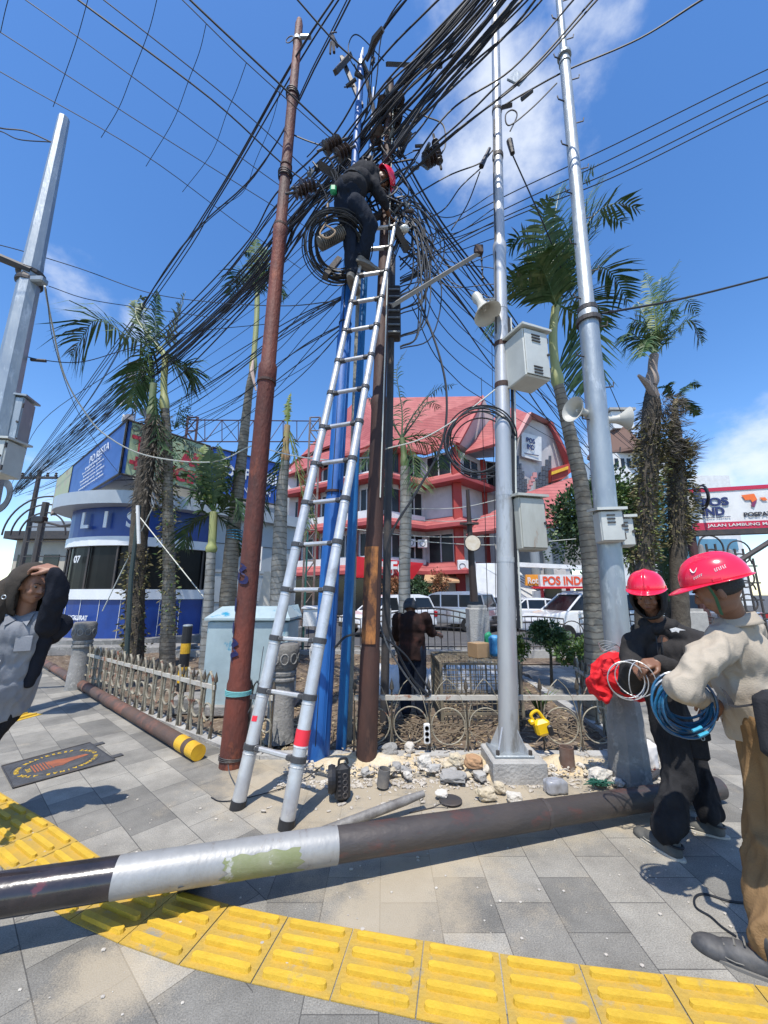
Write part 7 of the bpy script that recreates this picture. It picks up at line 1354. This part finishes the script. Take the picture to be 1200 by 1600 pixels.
for px0, px1, py, Y, lab in ((574, 625, 1060, 6.4, 'crumpled white sheet left of the capped worker'), (662, 700, 1058, 6.2, 'white sheet right of the capped worker'), (700, 812, 1050, 6.6, 'long white sheet lying behind the wire cage')):
    a_, b_ = P(px0, py, Y), P(px1, py, Y); MB().grid(lambda u, v: V((a_.x+(b_.x-a_.x)*u, Y+.55*v+.05*noise.noise(V((u*4, v*3, px0))), .02+.40*sin(min(1, v*2)*pi/2)*(1-.5*max(0, v-.5))+.07*noise.noise(V((u*5, v*4, px0*.1)))+.03*noise.noise(V((u*13, v*9, 2))))), 26, 18).thing('white_sheet', tarp, lab, 'sheet', smooth='all', solid=.01)
for k, (px, py, Y) in enumerate(((640, 1085, 4.9), (602, 1100, 5.0), (705, 1120, 4.8), (880, 1100, 4.9), (840, 1110, 5.2), (560, 1110, 5.2))):
    c = P(px, py, Y); c.z = .02; mb = MB()
    for j in range(26): d = V((R.uniform(-1, 1), R.uniform(-1, 1), .0)).normalized(); s = c+V((R.gauss(0, .22), R.gauss(0, .18), .0)); mb.tube(spline([s-d*.22, s+V((0, 0, R.uniform(.01, .09))), s+d*.24], 3), .006, 4)
    mb.struct('twig_litter', mat('twig', (.10, .075, .05), .9, 0, (.24, .19, .13), 5), kind='stuff', label='tangle of dry twigs and stalks on the garden soil')
c = G(1028, 1213, .0); mb = MB(); mb.rbox(V((c.x, c.y+.12, .12)), (.18, .12, .26), .04); fuse(mb, 'b', .01, 2, folds(.01, 10)).thing('cement_sack', mat('sack', (.62, .60, .58), .7, 0, (.45, .06, .06), 5, w=(.56, .60)), 'small white and red sack behind the hooded worker\'s leg', 'sack', smooth='all')
MB().tube([G(1006, 1222, .03), G(1030, 1205, .05)], .02, 8).thing('pipe_piece', dsteel, 'short grey pipe piece right of the concrete stump', 'pipe')
mb = MB(); c = G(938, 1228, .03)
for k in range(26): mb.tube(spline([c+V((R.gauss(0, .05), R.gauss(0, .02), R.uniform(0, .05))) for _ in range(4)], 4), .004, 4)
mb.thing('net_scrap', mat('net_green', (.01, .09, .06), .6), 'scrap of dark green netting beside the large white block', 'netting')
# red cloth over the stump
c0 = P(968, 1058, 3.34); rc = mat('red_cloth', (.70, .008, .015), .75, 0, (.58, .006, .012), 3, .2, 100)
prof_ = [(925, 1062), (933, 1046), (948, 1030), (968, 1022), (990, 1027), (1004, 1042), (1008, 1064), (1003, 1085), (1008, 1098), (990, 1092), (978, 1078), (962, 1080), (946, 1096), (934, 1088)]
mb = MB(); pp = [P(x, y, 3.42) for x, y in prof_]; cc = sum(pp, V((0, 0, 0)))/len(pp)
mb.prism([V((p.x, 3.38, p.z)) for p in pp], (0, .16, 0)); mb.ell(V((cc.x, 3.44, cc.z+.05)), (.19, .12, .14)); fuse(mb, 'c', .009, 4, folds(.022, 7, 1.2)).thing('red_cloth', rc, 'bright red cloth draped over the top of the concrete stump', 'cloth', smooth='all')
# cable coils in hands
o = T('silver_wire_coil', 'loose coil of pale silver wire held by the hooded worker', 'wire coil', P(985, 1060, 2.6)); 
for k, (px, py, r, ax, sy) in enumerate(((978, 1062, .105, (.25, 1, .1), 1.05), (981, 1064, .112, (.35, 1, .0), 1.0), (992, 1060, .11, (.8, .9, .1), 1.0), (996, 1062, .10, (-.6, 1, .1), 1.1))): MB().torus(P(px, py, 2.6), r, .0032, V(ax), 36, 5, sy=sy).part('loop', alum, o)
mb = MB(); 
for k in range(4): mb.torus(P(952, 1013-k, 3.3), .06+.006*k, .003, V((.3*k-.3, .5, 1)), 24, 4)
mb.thing('wire_curls', alum, 'small curls of pale wire on top of the red cloth', 'wire')
o = T('blue_cable_coil', 'coil of dark blue cable held by the beige-shirted worker', 'cable coil', P(1066, 1100, 2.12)); bc_ = mat('cable_navy', (.012, .10, .20), .3, 0, (.008, .05, .11), 5, coat=.3)
for k in range(13): MB().torus(P(1068+R.uniform(-7, 7), 1100+R.uniform(-9, 9), 2.10+R.uniform(-.03, .03)), R.uniform(.105, .145), .0062, V((R.uniform(-.28, .28), 1, R.uniform(-.2, .2))), 34, 6, sy=R.uniform(.82, 1.0)).part('loop', bc_, o)
for (x, y) in ((1082, 1142), (1092, 1150)): MB().tube([P(x, y, 2.0), P(x+14, y-6, 2.0)], .0075, 6).part('cable_end', mat('cyan_tape', (.05, .35, .5), .4), o)
MB().tube(spline([G(1180, 1413, .006), G(1140, 1408, .006), G(1102, 1397, .006), G(1086, 1402, .006), G(1088, 1418, .006), G(1110, 1432, .006), G(1128, 1448, .006), G(1150, 1463, .006)], 6), .005, 6).thing('loose_cable', cable, 'thin black cable snaking over the pavement by the boot', 'cable')
MB().tube(spline([G(330, 1246, .006), G(345, 1252, .006), G(380, 1248, .01), G(440, 1232, .012), G(480, 1214, .03), G(505, 1195, .06)], 6), .004, 5).thing('loose_cable', cable, 'thin black wire lying under the ladder foot', 'cable')
MB().tube(spline([P(412, 1010, 4.1), P(398, 1090, 4.0), P(362, 1160, 3.95), P(357, 1200, 3.85), G(372, 1235, .01)], 8), .004, 5).thing('loose_cable', cableg, 'thin grey wire falling past the foot of the rusty pole', 'cable')
MB().tube(spline([G(640, 1270, .006), G(675, 1262, .006), G(690, 1256, .03), G(700, 1262, .006)], 6), .004, 5).thing('loose_cable', dsteel, 'short rusty wire on the dust beside the round cover', 'cable')
# manhole plate
q = [G(2, 1199), G(20, 1233), G(179, 1189), G(140, 1162)]; O_ = q[1]
def bl(u, v, z=0.): return q[0].lerp(q[3], u).lerp(q[1].lerp(q[2], u), v)+V((0, 0, z))
mh = T('utility_cover', 'dark rectangular utility cover with an oval of yellow lettering and an orange flame shape', 'utility cover', bl(.5, .5)); pm = mat('cover_dark', (.06, .06, .062), .6, .2, (.10, .10, .10), 8, .4, 60); ym = mat('cover_yellow', (.60, .38, .03), .6); om = mat('cover_orange', (.36, .11, .045), .7, 0, (.20, .07, .04), 9)
MB().prism([bl(0, 0, .002), bl(0, 1, .002), bl(1, 1, .002), bl(1, 0, .002)], (0, 0, .008)).part('plate', pm, mh); mb = MB()
for x, y in (((0, 0), (0, 1)), ((0, 1), (1, 1)), ((1, 1), (1, 0)), ((1, 0), (0, 0))): mb.tube([bl(*x, .012), bl(*y, .012)], .006, 4)
mb.part('frame', dsteel, mh)
for r_ in (.47, .36): MB().tube([bl(.5+r_*cos(t_*pi/24), .5+r_*sin(t_*pi/24)*.96, .011) for t_ in range(49)], .0025, 4).part('oval_rim', pm, mh)
txt = 'DINAS PEKERJAAN UMUM KOTA BANJARMASIN '; 
for i, ch in enumerate(txt):
    if ch == ' ': continue
    th = 2*pi*i/len(txt); c = bl(.5+.415*cos(th), .5-.40*sin(th), .0105); c2 = bl(.5+.415*cos(th-.05), .5-.40*sin(th-.05), .0105); text(ch, c, c2-c, (V((0, 0, 1)).cross(c2-c)), ym, mh, h=.034, bold=.03, depth=.002)
MB().prism([bl(u, v, .0105) for u, v in ((.42, .62), (.40, .38), (.50, .36), (.60, .42), (.82, .46), (.84, .52), (.62, .58), (.52, .66))], (0, 0, .002)).part('flame_emblem', om, mh)
for k in range(7): MB().prism([bl(u, v, .0105) for u, v in ((.24+.03*k, .34), (.255+.03*k, .34), (.255+.03*k, .66), (.24+.03*k, .66))], (0, 0, .0015)).part('tower_bar', om, mh)
text('2019', bl(.2, .5, .0105), bl(.2, .6)-bl(.2, .4), bl(.1, .5)-bl(.2, .5), ym, mh, h=.035, depth=.002)
for v in (.15, .85): MB().prism([bl(1.0, v-.05, .002), bl(1.14, v-.05, .002), bl(1.14, v+.05, .002), bl(1.0, v+.05, .002)], (0, 0, .008)).part('hinge_tab', pm, mh)
# ------------------------------------------------------------------ overhead cables
def H(px, py, z): d = D(px, py); return V((0, 0, CZ))+d*((z-CZ)/d.z)
def pt(t): return P(t[0], t[1], t[2]) if len(t) == 3 else H(t[0], t[1], t[3])      # (px,py,Y) or (px,py,None,z)
def wire(pts, r, label, group=None, m=cable, n=8, name='overhead_cable', cat='cable', sides=5):
    q = spline([pt(t) for t in pts], n); return MB().tube(q, r, sides).thing(name, m, label, cat, group, base=q[0])
def bundle(pts, k, jx, r, label, group, m=cable, conv=.25, knots=True):
    for i in range(k):
        ox, oy = R.gauss(0, jx), R.gauss(0, jx); q = []
        for j, t in enumerate(pts):
            u = j/(len(pts)-1); f = conv if j == 0 else (.12 if pts[-1][0] in (546, 540) and j == len(pts)-1 else 1); w = R.gauss(0, jx*.18)
            q.append((t[0]+(ox+w)*f, t[1]+(oy*.9+w)*f, t[2]*(1+R.uniform(-.02, .02))))
        wire(q, r*R.uniform(.75, 1.35), label, group, m)
LB = [(22, 770, 24), (90, 712, 17), (201, 616, 11), (280, 547, 8.4), (407, 430, 6.0), (460, 345, 5.0), (537, 247, 4.3), (618, 150, 3.7), (700, 62, 3.2), (800, -50, 2.7)]
bundle(LB, 17, 19, .0105, 'thick black cable of the main bundle sweeping from far left to top right', 'main cable bundle')
bundle([(22, 768, 24), (100, 690, 16), (215, 590, 10), (350, 470, 6.5), (470, 330, 5.0), (560, 265, 4.3), (640, 180, 3.8), (740, 60, 3.2), (830, -50, 2.8)], 10, 12, .0105, 'black cable of the lower bundle passing behind the worker', 'lower cable bundle')
bundle([(22, 765, 24), (130, 640, 14), (261, 420, 8), (400, 270, 5.4), (500, 90, 4.2), (560, -30, 3.6)], 2, 5, .011, 'black cable rising steeply beside the rusty pole tip', 'steep cables by the rusty pole')
bundle([(24, 762, 24), (215, 495, 9.5), (330, 320, 6.2), (455, 105, 4.15), (530, -15, 3.5)], 3, 4, .011, 'black cable clamped near the tip of the rusty pole', 'cables at the rusty pole tip')
bundle([(30, 770, 24), (180, 600, 12), (330, 450, 7), (440, 310, 5.2), (560, 205, 4.2), (590, 60, 3.7), (650, -30, 3.2)], 3, 9, .010, 'thinner black cable in the fan left of the blue pole', 'fan of cables left of the blue pole')
bundle([(590, 270, 4.0), (640, 200, 3.7), (700, 130, 3.4), (800, 30, 3.0), (860, -40, 2.8)], 8, 20, .0105, 'black cable running from the pole head to the top edge right of centre', 'cables to the top edge')
bundle([(600, 160, 4.0), (660, 90, 3.5), (740, 0, 3.1), (780, -50, 2.9)], 6, 10, .012, 'black cable in the dense knot at the top centre', 'knot of cables at top centre')
bundle([(60, 740, 22), (160, 690, 14), (300, 610, 8.5), (440, 520, 5.6), (546, 458, 4.15)], 6, 13, .0065, 'thin dark cable from far left ending at the blue pole below the worker', 'thin cables to the blue pole')
bundle([(40, 775, 22), (180, 720, 13), (330, 650, 8), (440, 575, 5.4), (540, 506, 4.15)], 5, 15, .006, 'thin dark cable low across the left palms', 'low thin cables over the palms')
for y0, y1, y2 in ((108, 306, 404), (128, 326, 420), (148, 338, 432), (158, 344, 438)): wire([(1330, y0-52, 4.2), (1200, y0, 4.4), (960, y0+118, 4.9), (790, y1, 5.2), (640, y2-18, 5.2)], .009, 'one of four parallel lines falling from the right edge to the pole head', 'four parallel lines at the right')
for a_, b_, c_ in (((700, 177, 3.7), (800, 108, 3.4), (896, 0, 3.0)), ((700, 215, 3.7), (820, 122, 3.3), (933, 0, 2.9)), ((700, 218, 3.72), (820, 118, 3.32), (926, 0, 2.92))): wire([(612, 300, 4.05), a_, b_, c_, (c_[0]+50, -55, 2.6)], .011, 'cable crossing in front of the silver pole towards the top edge', 'cables crossing the silver pole')
for dx, dy in ((0, 0), (6, -3)): wire([(782, 168, 3.9), (830, 140, 3.8), (890, 108, 3.7), (1000, 60, 3.4), (1096+dx, dy, 3.1), (1200, -60, 2.9)], .011, 'cable leaving the silver pole bracket for the top right', 'cables from the silver pole bracket')
MB().tube([P(815, 155, 3.84), P(832, 142, 3.8)], [.03, .022], 6).thing('dead_end_clamp', dsteel, 'slim dead-end clamp right of the silver pole', 'clamp'); MB().tube([P(784, 168, 3.86), P(800, 164, 3.84)], .03, 4).thing('pole_bracket', dsteel, 'short bracket on the right face of the silver pole', 'bracket')
MB().tube([P(796, 220, 3.8), P(801, 240, 3.8)], [.04, .03], 8).thing('dead_end_clamp', black, 'black capped clamp hanging right of the silver pole', 'clamp'); MB().tube([P(752, 260, 3.85), P(765, 232, 3.85)], [.035, .02], 6).thing('dead_end_clamp', black, 'black clamp left of the silver pole', 'clamp')
wire([(797, 205, 3.8), (808, 180, 3.8), (800, 172, 3.8), (790, 180, 3.8), (796, 196, 3.8), (830, 170, 3.75), (870, 130, 3.7)], .009, 'looped lead right of the silver pole bracket', n=7)
wire([(800, 240, 3.8), (858, 371, 4.4), (900, 480, 6), (960, 620, 9), (1040, 800, 16)], .009, 'cable running down from the black clamp behind the palm', None)
wire([(1320, 400, 4.2), (1200, 433, 4.0), (1060, 468, 3.8), (940, 490, 3.65)], .013, 'twisted cable from the right edge to the galvanised pole flange')
MB().rbox(P(955, 487, 3.65), (.06, .03, .03), .008).thing('cable_clip', black, 'black clip on the twisted cable by the flange', 'clip')
wire([(640, 310, 4.1), (700, 275, 4.0), (750, 255, 3.9), (770, 235, 3.85)], .009, 'cable between pole head and silver pole, upper'); wire([(640, 350, 4.1), (690, 330, 4.0), (720, 292, 3.95), (752, 262, 3.9)], .008, 'cable between pole head and silver pole, middle'); wire([(705, 360, 4.2), (730, 320, 4.1), (750, 268, 3.9)], .008, 'cable between pole head and silver pole, lower')
wire([(634, 170, 4.0), (665, 182, 3.95), (692, 195, 3.95), (696, 225, 3.95), (690, 240, 3.95)], .010, 'curved lead bending down to the corrugated insulator')
wire([(664, 250, 3.95), (672, 232, 3.9), (720, 190, 3.8), (780, 130, 3.6)], .012, 'cable through the disc insulator')
for i in range(11):      # diagonals down to the right
    s = R.uniform(-26, 26); e = R.uniform(-70, 70); sg = R.uniform(-12, 12)
    wire([(618+s*.4, 215+i*18+s*.4, 4.05), (700+s*.5, 345+i*13+sg, 4.8), (800+s*.4, 480+i*12+sg, 7), (900+e*.5, 610+i*9+sg*.5, 11), (1010+e, 740+i*6, 20)], R.choice([.008, .010, .014]), 'dark cable slanting from the pole head down to the right behind the silver pole', 'cables slanting down right')
for i in range(7): wire([(640+R.uniform(-8, 8), 300+i*30, 4.1), (700, 400+i*30, 5), (790, 500+i*24, 8), (930+R.uniform(-20, 20), 660+i*12, 16)], .007, 'thin cable low behind the silver pole', 'thin cables behind the silver pole')
for i in range(9):
    e = R.uniform(-25, 25); wire([(560+R.uniform(-6, 6), 300+i*20, 4.1), (480, 372+i*22+e*.3, 5), (400, 440+i*24+e*.5, 6.5), (250, 560+i*22+e, 10), (70, 710+i*9, 20)], .0055, 'thin wire from the blue pole down across the palms to the far left', 'thin wires fanning to the far left')
for i in range(8): wire([(618, 300+i*9, 4.05), (690+R.uniform(-10, 10), 330+i*14+R.uniform(0, 30), 4.1), (775, 300+i*24, 3.95)], .0055, 'thin slack wire strung between the dark pole and the silver pole', 'slack wires between dark and silver poles')
# lines and net at the top left
for i, (q, r_) in enumerate((([(-160, 16, None, 8.4), (0, 112, None, 8.2), (220, 238, None, 8.0), (370, 348, None, 7.8), (470, 420, None, 7.4)], .006), ([(-160, -50, None, 8.4), (0, 50, None, 8.2), (240, 205, None, 8.0), (440, 330, None, 7.8), (500, 370, None, 7.5)], .006), ([(-100, -95, None, 8.4), (40, 0, None, 8.2), (200, 115, None, 8.0), (430, 285, None, 7.8), (520, 340, None, 7.5)], .006),
        ([(20, -80, None, 8.4), (122, 0, None, 8.2), (330, 155, None, 8.0), (440, 255, None, 7.8), (500, 300, None, 7.6)], .011), ([(80, -60, None, 8.4), (162, 0, None, 8.2), (370, 165, None, 8.0), (500, 285, None, 7.8)], .007), ([(220, -60, None, 8.4), (285, 0, None, 8.2), (385, 98, None, 8.0), (515, 215, None, 7.8)], .006), ([(240, -60, None, 8.4), (297, 0, None, 8.2), (430, 125, None, 8.0), (520, 210, None, 7.8), (545, 232, None, 7.7)], .012), ([(430, -40, None, 8.6), (465, 0, None, 8.5), (520, 62, None, 8.3), (562, 100, None, 8.2)], .010))):
    wire(q, r_, ['lowest line of the wire net at upper left', 'second line of the wire net at upper left', 'third line of the wire net at upper left', 'thick line through the wire net at upper left', 'fifth line of the wire net at upper left', 'sixth line of the wire net at upper left', 'thick line from the top edge to the pole head, left', 'line from the top edge to the blue pole tip'][i], n=6)
for i, q in enumerate(([(18, -20), (8, 18), (1, 50)], [(140, -10), (120, 62), (100, 120), (83, 167)], [(247, -8), (232, 50), (205, 120), (185, 170), (158, 215)], [(322, 38), (312, 80), (295, 125), (270, 190), (228, 260)], [(385, 98), (370, 140), (355, 175), (330, 240), (285, 300)], [(440, 130), (425, 190), (400, 250), (380, 300), (340, 325)])):
    wire([(x, y, None, 8.08) for x, y in q], .004, 'cross wire of the net at upper left, number %s from the left' % ('one', 'two', 'three', 'four', 'five', 'six')[i], m=cable, name='net_wire', cat='wire')
wire([(-80, 370, 5.), (0, 383, 5.), (120, 418, 5.5), (235, 458, 6), (330, 472, 6.4), (440, 478, 5), (528, 470, 4.2)], .007, 'thin line from the left edge across the palm tops to the blue pole')
wire([(76, 447, 4.8), (140, 468, 5.2), (230, 482, 6), (360, 500, 6)], .006, 'thin line running right from the octagonal pole clamp')
wire([(22, 552, 4.8), (70, 563, 5), (130, 565, 5.4), (200, 545, 6), (290, 520, 7), (430, 505, 6)], .007, 'thin line with a small clamp from the octagonal pole'); MB().tube([P(48, 562, 4.9), P(72, 564, 4.95)], .022, 6).thing('dead_end_clamp', dsteel, 'small dark clamp on the thin line right of the octagonal pole', 'clamp')
wire([(-40, 186, 4.5), (0, 200, 4.5), (40, 205, 4.6), (80, 222, 4.7)], .010, 'twisted cable tied to the octagonal pole, upper'); wire([(-40, 200, 4.5), (0, 205, 4.5), (30, 218, 4.6), (80, 222, 4.7)], .008, 'twisted cable tied to the octagonal pole, lower')
wire([(70, 447, 4.7), (80, 500, 5.2), (100, 585, 6), (130, 640, 6.6), (165, 680, 7), (230, 712, 7.4), (330, 722, 7.6), (385, 700, 7.9), (398, 695, 7.9)], .013, 'white cable drooping from the octagonal pole to the slender palm', m=cablew)
wire([(398, 695, 7.9), (440, 708, 7), (500, 718, 6), (560, 716, 5), (600, 712, 4.2)], .012, 'white cable continuing from the slender palm to the dark pole', m=cablew); wire([(600, 702, 4.1), (660, 685, 4.0), (720, 650, 3.9), (782, 602, 3.86)], .008, 'white cable rising from the dark pole to the silver pole', m=cablew)
wire([(72, 450, 4.7), (85, 540, 5.5), (120, 640, 7), (170, 720, 9), (240, 800, 10)], .006, 'thin grey cable beside the white drooping cable', m=cableg)
wire([(600, 95, 3.8), (560, 55, 3.7), (545, 68, 3.75), (548, 95, 3.8), (566, 118, 3.9)], .007, 'loop of lead beside the blue pole tip', n=7); wire([(565, 100, 3.85), (600, 45, 3.6), (650, -20, 3.2)], .013, 'cable leaving the blue pole tip for the top edge')
wire([(600, 330, 3.95), (596, 420, 4.0), (606, 320, 3.9), (612, 250, 3.9), (610, 190, 4.0)], .008, 'grey cable looping at the climber\'s hands', m=cableg)
for i in range(24):      # loops below the pole head, right side
    x = 622+R.uniform(0, 30); y = 320+R.uniform(-10, 40); dx = R.uniform(5, 45); dy = R.uniform(60, 190)
    wire([(612, 300+i*5, 4.0), (x, y, 4.0), (x+dx, y+dy*.5, 4.05), (x+dx*.7, y+dy, 4.1), (625, y+dy+20, 4.15)], R.choice([.006, .008, .011]), 'slack lead drooping right of the ladder top', 'slack leads by the ladder top', R.choice([cable, cable, cableg]), n=6)
for i in range(16):
    x = 600+R.uniform(-26, 26); y = 150+R.uniform(0, 150)
    wire([(x, y, 4.0), (x+R.uniform(-45, 45), y+R.uniform(-20, 50), 3.85), (x+R.uniform(-45, 45), y+R.uniform(-10, 70), 3.85), (602+R.uniform(-10, 10), y+R.uniform(20, 90), 4.0)], R.choice([.006, .009, .012]), 'short curled lead in the tangle round the dark pole head', 'curled leads round the pole head', n=6)
for i in range(8): 
    x = 470+R.uniform(-10, 50); y = 250+R.uniform(-20, 60); wire([(x, y, 4.1), (x+30, y-25, 3.9), (x+50, y+20, 3.9), (x+25, y+45, 4.0)], .007, 'short curled lead between the rusty and blue poles', 'curled leads left of the blue pole', n=6)
wire([(452, 208, 4.1), (480, 220, 4.1), (530, 238, 4.1), (560, 262, 4.1)], .010, 'cable tied from the rusty pole collar to the blue pole')
wire([(650, 455, 4.1), (685, 550, 4.1), (698, 620, 4.1), (690, 695, 4.1), (650, 770, 4.1), (610, 838, 4.1), (600, 920, 4.1), (610, 990, 4.15), (640, 1055, 4.2), (668, 1085, 4.2)], .014, 'heavy black cable hanging in a long bow right of the dark pole')
wire([(523, 1012, 4.0), (545, 993, 4.0), (590, 992, 4.1), (630, 1020, 4.15), (655, 1055, 4.2), (672, 1080, 4.2), (664, 1088, 4.2)], .012, 'black hose arching from the blue pole to the railing'); wire([(590, 965, 4.1), (606, 1010, 4.1), (630, 1050, 4.15), (655, 1084, 4.2)], .010, 'grey hose beside the black one', m=cableg)
for x0, y0, x1, y1 in ((752, 590, 762, 955), (768, 500, 775, 960)): wire([(x0, y0, 4.3), ((x0+x1)/2, (y0+y1)/2, 4.3), (x1, y1, 4.3)], .004, 'thin vertical wire dropping beside the silver pole', 'thin drop wires')
for i, (a_, b_) in enumerate((((638, 795), (800, 775)), ((640, 812), (800, 800)), ((640, 845), (900, 842)), ((520, 822), (790, 838)))): wire([(a_[0], a_[1], 9), ((a_[0]+b_[0])/2, (a_[1]+b_[1])/2+8, 9), (b_[0], b_[1], 9)], .009, ['pale wire in front of the red roofs, uppermost', 'pale wire in front of the red roofs, second', 'pale wire in front of the red roofs, third', 'pale wire in front of the red roofs, leftmost'][i], m=cablew)
# coils
def coil(name, label, c, r, k, rr, ax, m, sy=1, jr=.1):
    o = T(name, label, 'cable coil', c)
    for i in range(k): MB().torus(c+V((R.uniform(-.045, .045), R.uniform(-.03, .03), R.uniform(-.045, .045))), r*R.uniform(1-jr, 1+jr), rr, V(ax).normalized()+V((R.uniform(-.15, .15), 0, R.uniform(-.15, .15))), 40, 5, sy=sy).part('loop', m if i % 4 else cableg, o)
    return o
coil('cable_coil', 'large coil of black cable hung on the silver pole beside the roofs', P(750, 692, 3.95), .34, 7, .008, P(750, 692, 3.95)-V((0, 0, CZ))+V((.3, 0, 0)), cable, 1.0, .14)
coil('cable_coil', 'thick coil of black and grey cable hung below the climber on the blue pole', P(528, 386, 3.75), .31, 19, .0075, P(528, 388, 3.75)-V((0, 0, CZ)), cable, .95, .22)
c = P(518, 372, 3.65); o = T('ribbed_hose', 'short ribbed black splice tube inside the hanging coil', 'hose', c); d = V((.78, .1, .62)).normalized(); pr = []
for k in range(13): pr += [(.062, k*.026), (.078, k*.026+.007), (.078, k*.026+.017), (.062, k*.026+.024)]
MB().lathe(c-d*.17, [(0, -.02)]+pr+[(0, .345)], 18, d).part('ribs', mat('hose', (.03, .03, .03), .5, 0, (.16, .15, .13), 12), o, True)
MB().tube(spline([P(512, 318, 3.6), P(510, 345, 3.55), P(500, 365, 3.5), P(512, 372, 3.5), P(524, 362, 3.5), P(510, 352, 3.5)], 6), .010, 6).thing('tan_rope', mat('rope_tan', (.35, .25, .16), .9), 'tan rope knotted at the climber\'s hip over the coil', 'rope')
